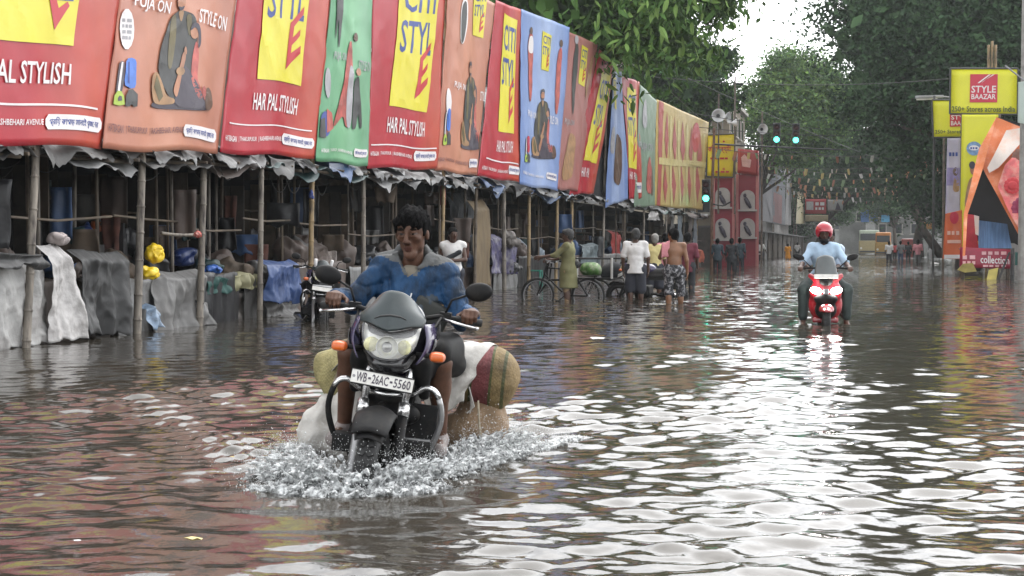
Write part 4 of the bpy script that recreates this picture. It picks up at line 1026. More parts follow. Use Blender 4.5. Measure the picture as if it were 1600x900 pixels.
# flat concrete awning and pipes on the tan building
# loudspeakers
HORN = mat('horn_white', (.55, .55, .55), .4, .1, 4)
def horn(label, px, py, Y, r, yaw):
    c = ony(px, py, Y); root = thing('horn_loudspeaker', label, 'loudspeaker', c, (0, 0, yaw), group='horn loudspeakers')
    b = MB(); b.lathe([(r * .12, .9 * r), (r * .16, .55 * r), (r * .35, .2 * r), (r * .7, -.25 * r), (r, -.6 * r), (r * .97, -.62 * r), (r * .66, -.25 * r), (r * .3, .2 * r), (.01, .3 * r)], (0, 0, 0), (0, 1, 0), 20); b.build('horn', HORN, root, smooth=True)
    b = MB(); b.lathe([(.001, 1.5 * r), (r * .3, 1.45 * r), (r * .34, .95 * r), (r * .1, .85 * r)], (0, 0, 0), (0, 1, 0), 14); b.build('driver', HORN, root, smooth=True)
    b = MB(); b.ball((0, -.05 * r, 0), r * .28, 10, 6); b.build('throat', IRON, root)
    b = MB(); b.tube([(0, .6 * r, 0), (0, .6 * r, -2.6 * r)], r * .07, 6); b.build('bracket', STEEL, root)
horn('largest white horn loudspeaker, facing the street above the mustard sheet', 1122, 181, 79, .36, .2)
horn('white horn loudspeaker just right of the largest one, turned away', 1134, 184, 79.6, .30, 1.2)
horn('small white horn loudspeaker above the yellow Bengali sign', 1146, 192, 79.3, .22, 1.9)
horn('grey white horn loudspeaker left of the hanging green signals', 1190, 202, 83, .30, .5)
a = ony(1122, 181, 79); bamboo((a.x, 79.3, 2.8), (a.x, 79.3, a.z + 1.2), .05, .045, BAMD, 'dark bamboo upright carrying the largest loudspeaker', group='far bamboo poles')
a = ony(1147, 192, 79); bamboo((a.x, 79.5, 2.8), (a.x, 79.5, a.z + 2.5), .05, .045, BAMD, 'bamboo upright between yellow sign and red box sign', group='far bamboo poles')
a = ony(1190, 202, 83); bamboo((a.x, 83.4, -.3), (a.x, 83.4, a.z + 1), .06, .05, BAMD, 'bamboo upright carrying the grey white loudspeaker', group='far bamboo poles')
# traffic signals
GRN = mat('signal_green', (.02, .5, .35), .4, 0, 1, emit=2.6, emcol=(.06, .95, .62))
LENSD = mat('signal_lens_off', (.05, .01, .01), .3)
def signal(label, c, s=.145):
    root = thing('traffic_signal', label, 'traffic light', c, group='green traffic signals')
    b = MB(); b.box((0, .1, s * 2.1), (s * 1.25, .12, s * 3.6), bev=.03); b.build('housing', IRON, root)
    for k in range(3):
        b = MB(); b.lathe([(.001, -.05), (s * .6, -.04), (s * .92, 0), (s * .92, .04)], (0, -.03, k * s * 2.1), (0, 1, 0), 16); b.build('lens', GRN if k == 0 else LENSD, root, smooth=True)
        b = MB(); b.lathe([(s * 1.05, 0), (s * 1.05, -.2)], (0, -.02, k * s * 2.1), (0, 1, 0), 14, math.pi * -.45, math.pi * .45, ref=(0, 0, 1)); b.build('visor', IRON, root)
s1, s2, s3 = ony(1213.5, 218, 74), ony(1243.5, 219, 74), ony(1103, 310, 73)
signal('left one of the two green signals hung over the street', s1); signal('right one of the two green signals hung over the street', s2); signal('green signal low on its post below the mustard sheet', s3, .165)
px_ = onx(1108, 384, -8.45); py_ = 74.4
root = thing('signal_mast', 'rusty signal mast in front of the yellow sign with a long arm over the street', 'mast', (s3.x + .15, py_, -.3))
b = MB(); b.tube([(s3.x + .15, py_, -.3), (s3.x + .15, py_, 3.6), (s3.x + .25, py_, 7.0)], [.09, .08, .06], 10); b.build('post', mat('rust_brown', (.16, .09, .06), .8, .4, 5), root, world=True)
b = MB(); b.tube([(s3.x + .25, py_, 6.2), (s1.x, py_, s1.z - .35), (s2.x + 2.5, py_, s2.z - .5)], [.05, .045, .03], 8); b.build('arm', IRON, root, world=True)
for s_ in (s1, s2):
    b = MB(); b.tube([(s_.x, py_ - .1, s_.z - .5), (s_.x, py_ - .1, s_.z + .3)], .03, 6); b.build('bracket', IRON, root, world=True)
b = MB(); b.tube([(s3.x + .15, py_, 3.2), (s3.x + .7, py_ - .1, 3.1), (s3.x + 1.1, py_ - .1, 3.3)], .04, 6); b.build('hook', IRON, root, world=True)
# ================================================================== right side: yellow boards, tent, table
SY2 = mat('board_yellow', (.70, .68, .02), .42, .05, 1.5); SRED = mat('board_red', (.52, .015, .045), .42, .05, 2)
g = 'yellow shop boards on the right'
b = signbox('large bright yellow board with red square reading STYLE BAAZAR', (1485, 107), (1591, 107), (1590, 179), (1484, 178), 60, SY2, frame=IRON, group=g)
b.poly('red_square', [(1515, 160), (1558, 160), (1559, 116), (1516, 116)], SRED, 1)
b.text("STYLE", (1517.5, 145), (1556, 145), (1556.5, 134), (1518, 134), WHITE, 2); b.text("BAAZAR", (1517.5, 155), (1555.5, 155), (1556, 147), (1518, 147), WHITE, 2)
for k in (0, 6): b.poly('white_slash', [(1527 + k, 130), (1545 + k, 116.5), (1548 + k, 116.5), (1530 + k, 130 - k * .5)], WHITE, 2)
b.text("250+ Stores across India", (1487, 174.5), (1586, 175), (1586, 166), (1487, 166), mat('print_dark_green', (.05, .08, .02), .5), 2)
b = signbox('smaller yellow board half behind the large one, with red panel', (1456, 156), (1536, 156), (1536, 214), (1458, 215), 63, SY2, frame=IRON, group=g)
b.poly('red_square', [(1484, 198), (1518, 197), (1519, 178), (1484, 178)], SRED, 1)
b.text("STYLE", (1486, 187), (1517, 187), (1517, 180), (1486, 180), WHITE, 2); b.text("BAAZAR", (1486, 196), (1517, 195.5), (1517, 189), (1486, 189), WHITE, 2)
b.text("250+ Stores across In", (1461, 209), (1533, 208), (1533, 202), (1461, 203), mat('print_dark_green', (.05, .08, .02), .5), 2)
for k, x in enumerate((1544, 1549.5, 1555)):
    a = ony(x, 110, 60.2); t = ony(x + 1, 64 + 6 * (k != 1), 60.2); bamboo((a.x, 60.25, -.3), (t.x, 60.25, t.z), .055, .05, BAM, ['left', 'middle', 'right'][k] + ' of three bamboo poles rising above the large yellow board', group='bamboo poles behind the boards')
b = Banner('tall yellow vertical banner under the boards, with blue badge and a printed head', (1503, 179), (1560, 179), (1552, 400), (1499, 396), SY2, None, yb=59, amp=.04, name='vertical_banner', group='vertical banners on the right', nu=8)
b.ellipse('blue_badge', (1522, 232), 12, 11, mat('print_badge_blue', (.16, .28, .46), .45, .4, 9), 1); b.ellipse('badge_white', (1522, 231), 8, 4, WHITE, 2)
b.bars(1516, 230, 1528, 233, 3, NAVY, 3)
b.ellipse('printed_head', (1520, 264), 4.5, 9, FIGS, 1); b.ellipse('printed_hair', (1519, 258), 5, 6, INK, 2); b.poly('printed_figure', [(1505, 330), (1512, 284), (1520, 274), (1530, 288), (1532, 330)], FIGT, 1)
b = Banner('white and violet vertical banner left of the tall yellow one', (1480, 216), (1501, 216), (1500, 336), (1477, 334), mat('print_lilac', (.45, .42, .56), .45, .2, 1.2), None, yb=61, amp=.05, name='vertical_banner', group='vertical banners on the right', nu=6)
b.poly('violet_band', [(1479, 290), (1500, 290), (1500, 262), (1480, 262)], mat('print_violet', (.26, .22, .46), .45), 1); b.ellipse('printed_head', (1493, 268), 4, 7, FIGN, 2); b.poly('printed_figure', [(1488, 300), (1491, 276), (1497, 276), (1500, 300)], FIGT, 2)
b.bars(1483, 238, 1498, 244, 3, NAVY, 2)
ORG = mat('print_bright_orange', (.62, .12, .03), .45, .1, 2)
b = Banner('orange vertical banner with red flower, lowest on the right kerb', (1477, 334), (1503, 328), (1503, 405), (1473, 404), ORG, None, yb=58, amp=.04, name='vertical_banner', group='vertical banners on the right', nu=6)
b.ellipse('red_flower', (1491, 340), 7, 10, SRED, 1); b.bars(1480, 361, 1501, 367, 3, mat('print_peachtext', (.75, .45, .35), .5), 2); b.poly('white_strip', [(1475, 404), (1502, 404), (1502, 398), (1475, 398)], WHITE, 1); b.poly('white_strip', [(1480, 380), (1501, 380), (1501, 375), (1480, 375)], mat('print_peachtext', (.75, .45, .35), .5), 2)
# the uprights those boards hang on
for k, (x, yt, Y, m) in enumerate([(1475, 216, 61.2, BAMD), (1503, 180, 59.3, BAMD), (1562, 178, 59.3, BAMD), (1460, 150, 63.3, IRON)]):
    t = ony(x, yt, Y); bamboo((t.x, Y, -.3), (t.x, Y, t.z), .05, .05, m, ['reddish brown upright left of the violet banner', 'upright at the left edge of the tall yellow banner', 'upright at the right edge of the tall yellow banner', 'iron upright behind the smaller yellow board'][k], group='uprights of the boards')
# tube light on an arm, concrete pole at the right edge
a, c = ony(1428, 152, 64), ony(1484, 151, 64)
root = thing('tube_light', 'grey tube light on an arm left of the large yellow board', 'street light', (c.x, 64, a.z))
b = MB(); b.box(((a.x + c.x) / 2 - .1, 64, a.z), ((c.x - a.x) / 2 - .15, .1, .06), bev=.03); b.build('housing', STEEL, root, world=True)
b = MB(); b.tube([(a.x + .1, 64, a.z - .09), (c.x - .5, 64, a.z - .09)], .04, 8); b.build('tube', mat('tube_glass', (.8, .8, .8), .3), root, world=True)
b = MB(); b.tube([(c.x - .4, 64, a.z), (c.x + 1.5, 64.2, a.z - .1)], .035, 6); b.build('arm', STEEL, root, world=True)
a = ony(1598.5, 400, 50)
root = thing('utility_pole', 'pale concrete utility pole at the right edge', 'pole', (a.x, 50, -.3))
b = MB(); b.tube([(a.x, 50, -.3), (a.x, 50, 10.5)], [.17, .10], 12); b.build('shaft', CONC, root, world=True)
b = MB(); q = ony(1585, 118, 50); b.tube([(a.x, 49.9, q.z - .2), (q.x - .3, 49.8, q.z + .3)], .025, 6); b.build('arm', STEEL, root, world=True)
Banner('translucent grey green sheet hung by the concrete pole', (1591, 128), (1612, 126), (1612, 196), (1590, 192), mat('sheet_greygreen', (.40, .47, .42), .5, .1, 2), None, yb=49.6, amp=.03, name='hanging_sheet', cat='sheet', group=None, nu=6)
# orange tent
def polysheet(label, pts, Y, m, name, cat, thick=.03, bulge=.06, seed=0, root=None, part=None, slope=0):
    B = Banner.__new__(Banner); B.yb = Y; B.c = 0
    P = [ony(x, y, Y) for x, y in pts]
    if slope: P = [ony(x, y, Y - slope * (y - 183) / 250) for x, y in pts]
    bm = bmesh.new(); vs = [bm.verts.new(p) for p in P]; f = bm.faces.new(vs)
    bmesh.ops.triangulate(bm, faces=[f])
    for _ in range(5):
        ed = [e for e in bm.edges if e.calc_length() > .22]
        if ed: bmesh.ops.subdivide_edges(bm, edges=ed, cuts=1, use_grid_fill=False); bmesh.ops.triangulate(bm, faces=bm.faces[:])
    for v in bm.verts: v.co.y += bulge * (math.sin(2.1 * v.co.x + 3.2 * v.co.z + seed) + .5 * math.sin(5.3 * v.co.x - 2.7 * v.co.z + seed * 2))
    bm.normal_update()
    r = bmesh.ops.extrude_face_region(bm, geom=bm.faces[:])
    bmesh.ops.translate(bm, verts=[e for e in r['geom'] if isinstance(e, bmesh.types.BMVert)], vec=(0, thick, 0))
    bmesh.ops.recalc_face_normals(bm, faces=bm.faces[:])
    me = bpy.data.meshes.new(name); bm.to_mesh(me); bm.free(); me.materials.append(m)
    for p in me.polygons: p.use_smooth = True
    me.set_sharp_from_angle(angle=.7)
    if root is not None: return link(part, me, root, True)
    c = sum((Vector(p) for p in P), Vector()) / len(P)
    for v in me.vertices: v.co -= c
    o = link(name, me); o.location = c
    return tag(o, label, cat)
TO = mat('tent_orange', (.70, .19, .055), .5, .12, 1.5, stain=(.75, .42, .28), stain_amt=.7, stain_scale=1.5)
TP = mat('tent_pale', (.68, .60, .54), .5, .1, 2, stain=(.70, .30, .15), stain_amt=.5, stain_scale=2)
TPK = mat('tent_pink', (.62, .12, .12), .5, .3, 3, stain=(.70, .45, .35), stain_amt=.8, stain_scale=2.4)
t0 = ony(1557, 183, 52)
root = thing('festival_tent', 'orange and pink festival tent with a black opening at the right edge', 'tent', (ony(1550, 420, 52).x, 52, -.3))
polysheet('', [(1557, 183), (1536, 263), (1512, 335), (1508, 400), (1504, 400), (1506, 333), (1530, 232)], 52, TO, '', '', root=root, part='side_flap', slope=2.2, seed=1)
polysheet('', [(1557, 183), (1600, 200), (1660, 215), (1700, 400), (1690, 470), (1600, 384), (1536, 263)], 52.2, TO, '', '', root=root, part='front_sheet', slope=2.2, seed=2, bulge=.09)
polysheet('', [(1573, 203), (1600, 199), (1612, 205), (1560, 262), (1546, 270), (1543, 262)], 51.9, TP, '', '', root=root, part='pale_band', slope=2.2, seed=2, bulge=.09)
polysheet('', [(1570, 258), (1612, 214), (1622, 330), (1600, 372), (1580, 338), (1559, 292)], 51.85, TPK, '', '', root=root, part='pink_panel', slope=2.2, seed=2, bulge=.09)
for k, (x, y, r) in enumerate([(1599, 325, .36), (1596, 246, .3), (1582, 290, .26)]):
    c = ony(x, y, 51.75 - 2.2 * (y - 183) / 250); f = MB()
    for j in range(12):
        a_ = j * math.pi / 6; f.ball((c.x + r * .75 * math.cos(a_), c.y, c.z + r * .75 * math.sin(a_)), (r * .32, .02, r * .32), 8, 4)
    f.ball((c.x, c.y - .02, c.z), (r * .6, .04, r * .6), 12, 6)
    o = f.build('flower_print', [mat('flower_maroon', (.30, .03, .09), .5), mat('flower_brown', (.22, .10, .07), .5), mat('flower_red', (.6, .04, .05), .5)][k], root, world=True); o['kind'] = 'stuff'
polysheet('', [(1536, 262), (1600, 378), (1606, 392), (1575, 352), (1510, 338)], 53.6, mat('tent_black', (.008, .008, .009), .9, .2, 2), '', '', root=root, part='black_lining', seed=3)  # black sheet added for the dark inside the tent opening
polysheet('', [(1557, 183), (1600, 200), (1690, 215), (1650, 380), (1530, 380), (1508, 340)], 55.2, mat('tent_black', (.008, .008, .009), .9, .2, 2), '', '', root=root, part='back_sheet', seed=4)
polysheet('red cloth hung at the left side of the tent opening', [(1510, 334), (1523, 336), (1529, 388), (1509, 388)], 53.0, mat('tent_red', (.45, .02, .035), .6, .2, 4), 'red_cloth', 'cloth', seed=5)
polysheet('whitish cloth between the red and blue cloths of the tent', [(1522, 336), (1530, 338), (1529, 368), (1524, 366)], 52.8, TP, 'white_cloth', 'cloth', seed=6)
polysheet('blue curtain hung below the black opening of the tent', [(1529, 344), (1574, 350), (1582, 392), (1528, 392)], 53.2, mat('curtain_blue', (.09, .19, .36), .7, .3, 3, stretch=(5, 1, .4)), 'blue_curtain', 'curtain', seed=7, bulge=.1)
b = Banner('maroon cloth banner reading collection on the front of the tent table', (1500, 386), (1582, 390), (1582, 420), (1499, 418), mat('print_maroon', (.30, .015, .045), .5, .15, 3), None, yb=51, amp=.03, name='table_banner', group=None, nu=8, nv=5)
b.text("collection", (1532, 411), (1577, 413), (1577, 401), (1532, 399), WHITE, 1); b.bars(1534, 393, 1574, 398, 4, mat('print_pinktext', (.7, .4, .42), .5), 1); b.bars(1504, 399, 1526, 405, 2, mat('print_pinktext', (.7, .4, .42), .5), 1); b.bars(1504, 408, 1526, 413, 3, mat('print_pinktext', (.7, .4, .42), .5), 1); b.bars(1536, 414, 1574, 417, 4, mat('print_pinktext', (.7, .4, .42), .5), 1)
a, c = ony(1501, 388, 51.2), ony(1582, 388, 51.2)
root = thing('trestle_table', 'trestle table behind the maroon collection banner', 'table', ((a.x + c.x) / 2, 51.7, -.3))
f = MB(); f.box(((a.x + c.x) / 2, 51.7, a.z - .02), ((c.x - a.x) / 2, .5, .02)); f.build('tabletop', WOODB, root, world=True)
for x in (a.x + .1, c.x - .1):
    for y in (51.3, 52.1):
        f = MB(); f.tube([(x, y, -.3), (x, y, a.z - .04)], .035, 6); f.build('leg', BAMD, root, world=True)
polysheet('yellow board leaning under the maroon banner', [(1545, 422), (1560, 418), (1556, 440), (1541, 440)], 50.6, mat('board_paleyellow', (.62, .52, .14), .6, .2, 4), 'board', 'board', seed=8, bulge=.01)
polysheet('faded olive sack at the foot of the tall yellow banner', [(1505, 412), (1520, 411), (1526, 424), (1508, 426), (1496, 422)], 50.8, mat('sack_olive', (.32, .26, .07), .7, .3, 5), 'sack', 'sack', seed=9, bulge=.02, thick=.2)
polysheet('dark leaning bamboo strut before the maroon banner', [(1576, 394), (1579, 394), (1562, 438), (1558, 438)], 50.4, IRON, 'strut', 'strut', seed=10, bulge=.0, thick=.06)
t = ony(1582, 388, 50.5); bamboo((t.x, 50.5, -.3), (t.x, 50.5, t.z), .06, .06, IRON, 'black post at the right end of the maroon banner', group=None, cat='post', name='post')
polysheet('teal sheet behind the black post', [(1586, 394), (1606, 396), (1604, 416), (1586, 414)], 51.3, mat('sheet_teal', (.05, .22, .20), .6), 'sheet', 'sheet', seed=11)
polysheet('maroon rail board along the right kerb under the tent', [(1590, 412), (1640, 418), (1640, 446), (1592, 440)], 51.6, mat('board_maroon', (.10, .03, .03), .7, .3, 4), 'board', 'board', seed=12, bulge=.02)
# ================================================================== trees
BARK = mat('bark', (.07, .055, .042), .9, .4, 3, bump=.6, bscale=12)
def leafmat(name, col, island=.5):
    m = mat(name, col, .7, .25, .5, island=island, spec=.15); return m
LF = [leafmat('leaf_near', (.055, .115, .026)), leafmat('leaf_dark', (.032, .066, .029)), leafmat('leaf_mid', (.076, .145, .048)), leafmat('leaf_far', (.050, .096, .040)), leafmat('leaf_light', (.14, .23, .06))]
def leaf_cloud(C_, Rr, n, ls, seed, nclump, flat=.75, hole=.0, clump=.24, droop=.5, lens=False):
    r = np.random.default_rng(seed)
    d = r.normal(size=(nclump, 3)); d /= np.linalg.norm(d, axis=1)[:, None]
    rad_ = r.uniform(.35, 1.0, nclump) ** .55
    cen = d * rad_[:, None]
    k = r.integers(0, nclump, n); sz = clump * r.uniform(.6, 1.5, nclump)
    p = cen[k] + r.normal(size=(n, 3)) * (sz[k])[:, None] * np.array([1, 1, flat]) * .55
    P = np.array(C_) + p * np.array(Rr)
    t = r.normal(size=(n, 3)); t[:, 2] = t[:, 2] * .6 - droop; t /= np.linalg.norm(t, axis=1)[:, None]
    w = np.cross(t, r.normal(size=(n, 3))); w /= np.linalg.norm(w, axis=1)[:, None]
    L = ls * r.uniform(.6, 1.35, n)[:, None]; Wd = L * (.36 if lens else .55)
    nn = np.cross(t, w)
    if lens:
        V = np.stack([P, P + t * L * .35 + w * Wd * .5 + nn * L * .06, P + t * L, P + t * L * .35 - w * Wd * .5 + nn * L * .06], 1)
    else:
        V = np.stack([P - t * L * .5, P + w * Wd * .5, P + t * L * .5, P - w * Wd * .5], 1)
    return V.reshape(-1, 3), cen * np.array(Rr) + np.array(C_)
def quads(name, V, m, parent, midx=None, mats=None, **props):
    n = len(V) // 4; me = bpy.data.meshes.new(name)
    me.vertices.add(n * 4); me.vertices.foreach_set('co', V.astype(np.float32).ravel())
    me.loops.add(n * 4); me.loops.foreach_set('vertex_index', np.arange(n * 4, dtype=np.int32))
    me.polygons.add(n); me.polygons.foreach_set('loop_start', np.arange(0, n * 4, 4, dtype=np.int32)); me.polygons.foreach_set('loop_total', np.full(n, 4, dtype=np.int32))
    for q in (mats or [m]): me.materials.append(q)
    if midx is not None: me.polygons.foreach_set('material_index', midx.astype(np.int32))
    me.update(calc_edges=True)
    return link(name, me, parent, True, **props)
def tree(label, base, C_, Rr, n, ls, mats, seed, nclump=60, tr=.35, nb=14, group='street trees', clump=.24, lens=False, droop=.5, fork=.45):
    base = Vector(base); root = thing('tree', label, 'tree', base, group=group)
    V, cen = leaf_cloud(C_, Rr, n, ls, seed, nclump, clump=clump, lens=lens, droop=droop)
    r = np.random.default_rng(seed + 1)
    mi = (r.random(n) < .22).astype(int) if len(mats) > 1 else None
    quads('crown', V, mats[0], root, mi, mats, kind='stuff')
    Vi, _ = leaf_cloud(C_, [q * .72 for q in Rr], int(n * .10), ls * 3.0, seed + 5, max(12, nclump // 3), clump=.3, droop=droop)
    quads('inner_foliage', Vi, mats[-1] if not lens else mats[0], root, kind='stuff')
    c = Vector(C_); fk = base.lerp(c, fork) + Vector((.2, 0, 0))
    b = MB(); b.tube([base, base.lerp(fk, .5) + Vector((r.normal() * .15, 0, 0)), fk], [tr * 1.15, tr * .9, tr * .75], 10)
    b.build('trunk', BARK, root, smooth=True, world=True)
    for k in range(nb):
        e = Vector(cen[r.integers(0, len(cen))]); m_ = fk.lerp(e, .5) + Vector((r.normal() * .4, r.normal() * .4, .4))
        b = MB(); b.tube([fk, fk.lerp(m_, .55), m_, m_.lerp(e, .6), e], [tr * .42, tr * .33, tr * .24, tr * .14, tr * .05], 7); b.build('branch', BARK, root, smooth=True, world=True)
    return root, cen
c1 = ony(950, -20, 50)
nt_, ncen = tree('near leafy tree hanging over the hoarding banners, with broad drooping leaves', (c1.x - 2.6, 51, -.3), (c1.x - .3, 50, c1.z), (5.4, 4.2, 3.7), 26000, .30, [LF[0], LF[4]], 3, nclump=85, tr=.32, nb=20, clump=.22, lens=True, droop=.8, fork=.8)
# the largest leaves, singly, on the side turned to the street
lf = MB(); lf.add([(0, 0, 0), (.09, 0, -.14), (.085, .02, -.34), (0, 0, -.58), (-.085, .02, -.34), (-.09, 0, -.14), (0, -.03, -.16), (0, -.02, -.36)], [(0, 1, 6), (1, 2, 7, 6), (2, 3, 7), (0, 6, 5), (6, 7, 4, 5), (7, 3, 4)])
lm = [mesh_from('leaf', lf.v, lf.f, [m]) for m in (LF[0], LF[4])]
r = np.random.default_rng(5)
for k in range(280):
    px, py = r.uniform(880, 1172), r.uniform(-10, 165)
    q = (px - 960) / 210, (py + 20) / 175
    if q[0] ** 2 + q[1] ** 2 > 1.1 + .12 * math.sin(k): continue
    p = ony(px, py, 45.6 + 2.2 * (abs(q[0]) + abs(q[1])) ** 2 + r.uniform(-.4, .5))
    o = link('leaf', lm[int(r.random() < .4)], nt_); o.location = p - nt_.location; o.rotation_euler = (r.normal() * .6, r.normal() * .6, r.uniform(0, 6.3)); s_ = r.uniform(.45, 1.0); o.scale = (s_, s_, s_)
c9 = ony(1085, 120, 86)
tree('dark leafy tree behind the mustard sheet and the loudspeakers', (-12.1, 87, -.3), (c9.x - .6, 86, c9.z), (3.6, 3, 3.2), 16000, .27, [LF[0], LF[1]], 41, nclump=60, tr=.3)
c2 = ony(1500, 40, 76)
tree('huge dark tree filling the upper right, behind the yellow boards', (c2.x + .5, 76, -.3), (c2.x + .6, 77, c2.z + .3), (7.6, 6, 8.2), 95000, .25, [LF[1], LF[3]], 8, nclump=260, tr=.6, nb=26, clump=.19)
c3 = ony(1238, 168, 118)
tree('rounded light green tree over the middle of the street', (-11.6, 121, -.3), (c3.x, 118, c3.z - .2), (4.6, 4, 4.6), 42000, .26, [LF[2], LF[4]], 12, nclump=110, tr=.35)
c4 = ony(1440, 262, 150)
tree('dark tree with forked trunk standing at the right kerb far down the street', (c4.x - .2, 150, -.3), (c4.x, 150, c4.z), (5.6, 4, 3.4), 30000, .31, [LF[3], LF[2]], 15, nclump=60, tr=.5, nb=16)
c5 = ony(1315, 270, 165)
tree('dark tree far down the left side of the street', (c5.x - 3, 166, -.3), (c5.x, 165, c5.z), (5.4, 4, 4.2), 30000, .31, [LF[3], LF[1]], 18, nclump=60, tr=.4)
c6 = ony(1385, 262, 230)
tree('low leafy tree before the far shop houses, left of the bus', (-6.5, 196, -.3), (-6, 195, 7.0), (4.4, 3, 3.0), 14000, .38, [LF[3], LF[2]], 37, nclump=50, tr=.3)
tree('low leafy tree over the distant walkers', (3.2, 206, -.3), (1.6, 205, 8.0), (4.6, 3, 3.4), 14000, .38, [LF[3], LF[2]], 39, nclump=50, tr=.3)
tree('broad hazy tree behind the right hand trees, far down the street', (14, 236, -.3), (14, 235, 7), (9, 4, 6), 14000, .5, [LF[3], LF[2]], 33, nclump=60, tr=.4)
tree('broad hazy tree at the far left beyond the hanging sheets', (-15, 216, -.3), (-14, 200, 7.5), (8, 4, 6.5), 14000, .5, [LF[3], LF[1]], 35, nclump=60, tr=.4)
tree('pale hazy tree closing the far end of the street', (c6.x, 231, -.3), (c6.x, 230, c6.z), (9.5, 4, 5.5), 16000, .5, [LF[3], LF[2]], 21, nclump=60, tr=.4)
c7 = ony(1330, 200, 140)
tree('dark tree between the light green tree and the huge dark one', (c7.x + 8.5, 141, -.3), (c7.x + 1, 140, c7.z), (5.0, 4, 5.4), 30000, .28, [LF[1], LF[3]], 25, nclump=70, tr=.4)
c8 = ony(1560, 250, 112)
tree('dark tree behind the vertical banners on the right', (c8.x, 113, -.3), (c8.x - 1, 112, c8.z), (6.5, 4, 5), 30000, .30, [LF[1], LF[3]], 28, nclump=60, tr=.4)
# ================================================================== bunting and wires over the street
FC = [mat('flag_cream', (.42, .36, .25), .7), mat('flag_orange', (.42, .21, .11), .7), mat('flag_white', (.42, .42, .38), .7), mat('flag_green', (.16, .24, .12), .7), mat('flag_yellow', (.44, .36, .14), .7), mat('flag_rust', (.30, .14, .09), .7)]
fm = []
for m in FC:
    f = MB(); f.add([(-.11, 0, 0), (.11, 0, 0), (.10, .02, -.3), (.0, .03, -.38), (-.10, .02, -.3), (-.11, .006, 0), (.11, .006, 0), (.10, .026, -.3), (0, .036, -.38), (-.10, .026, -.3)], [(0, 4, 3, 2, 1), (5, 6, 7, 8, 9), (0, 1, 6, 5), (1, 2, 7, 6), (2, 3, 8, 7), (3, 4, 9, 8), (4, 0, 5, 9)]); fm.append(mesh_from('flag', f.v, f.f, [m]))
CORD = mat('cord', (.12, .11, .10), .8)
r = np.random.default_rng(9)
for k, (Y, zl, zr, sag) in enumerate([(78, 6.3, 6.6, .7), (86, 6.1, 6.5, .8), (95, 6.6, 6.4, .9), (104, 6.4, 6.6, .9), (113, 6.3, 6.3, .9), (124, 6.2, 6.5, .9), (136, 6.4, 6.3, .9), (150, 6.6, 6.4, 1.0)]):
    xl, xr = -8.6, 6.5
    root = thing('bunting_string', 'string of small coloured flags across the street, ' + ORD[k] + ' from the camera', 'bunting', (xl, Y, zl), group='flag strings across the street')
    P = lambda t: Vector((xl + (xr - xl) * t, Y + .6 * math.sin(3 * t + k), zl + (zr - zl) * t - sag * 4 * t * (1 - t)))
    b = MB(); b.tube([P(i / 24) for i in range(25)], .012, 4, cap=False); b.build('cord', CORD, root, world=True)
    for i in range(26):
        t = (i + r.uniform(.2, .8)) / 26
        if r.random() < .12: continue
        o = link('flag', fm[r.integers(0, len(fm))], root); o.location = P(t) - root.location; o.rotation_euler = (r.normal() * .15, r.normal() * .2, r.normal() * .8); s_ = r.uniform(.5, 1.05); o.scale = (s_, 1, s_ * r.uniform(.9, 1.6))
for k, (xa, za, ya, xb2, zb2, yb2, sag) in enumerate([(-8.8, 8.0, 60, 6.5, 8.6, 66, .5), (-8.8, 7.6, 72, 6.5, 7.4, 80, .6), (-8.8, 7.2, 76, 6.5, 6.8, 76, .4), (-10, 14, 60, 9, 15.5, 84, .4), (-10, 12.8, 70, 9, 13.2, 96, .4), (-9, 7.4, 90, 6, 6.4, 90, .5), (-9.4, 8.4, 70, -9.4, 9.2, 140, .6), (-9.2, 8.8, 60, 4, 6.6, 120, .3)]):
    b = MB(); b.tube([(xa + (xb2 - xa) * t, ya + (yb2 - ya) * t, za + (zb2 - za) * t - sag * 4 * t * (1 - t)) for t in [i / 20 for i in range(21)]], .016, 4, cap=False)
    o = b.build('overhead_wire', IRON, None); tag(o, 'thin dark overhead wire, ' + ORD[k] + ' counted from the lowest near one', 'wire', 'overhead wires')
# ================================================================== far end of the street
for k, (lab, tl, br, Y, m, txt) in enumerate([('red and white shop board on the left past the straw sheet', (1258, 311), (1291, 334), 150, mat('board_dullred', (.42, .06, .06), .5, .2, 2), None), ('grey shop board with a dark figure beside the red one', (1293, 312), (1317, 330), 152, mat('board_grey', (.33, .36, .35), .5), None), ('cream shop board below the red one', (1258, 336), (1294, 346), 149, mat('board_cream', (.45, .38, .24), .5), None), ('orange board under the forked tree', (1438, 347), (1456, 358), 148, mat('board_orange', (.5, .25, .07), .5), None)]):
    b = signbox(lab, tl, (br[0], tl[1]), br, (tl[0], br[1]), Y, m, group='far shop boards')
    if k == 0: b.poly('white_panel', [(1260, 328), (1271, 328), (1271, 315), (1260, 315)], mat('print_palegrey', (.5, .48, .47), .5), 1); b.bars(1274, 316, 1289, 321, 2, WHITE, 1); b.bars(1274, 324, 1289, 328, 3, WHITE, 1)
    if k == 1: b.poly('dark_figure', [(1305, 328), (1307, 320), (1309, 316), (1312, 322), (1314, 328)], INK, 1)
building('pale hazy low shop house at the far left of the street end', -9.5, -5.6, 205, 225, 6.5, BF, floors=2)
building('grey hazy shop house behind the bus', -5.3, -1.2, 236, 250, 7.5, BF, floors=2)
building('cream hazy house behind the walking group', 0.2, 7.5, 215, 235, 7.0, BF, floors=3)
building('grey block behind the right hand tent and boards', 8.6, 18, 56, 100, 8.5, BW, floors=3)
building('tan block on the right past the grey one', 8.2, 18, 101, 165, 9.5, BT, floors=3)
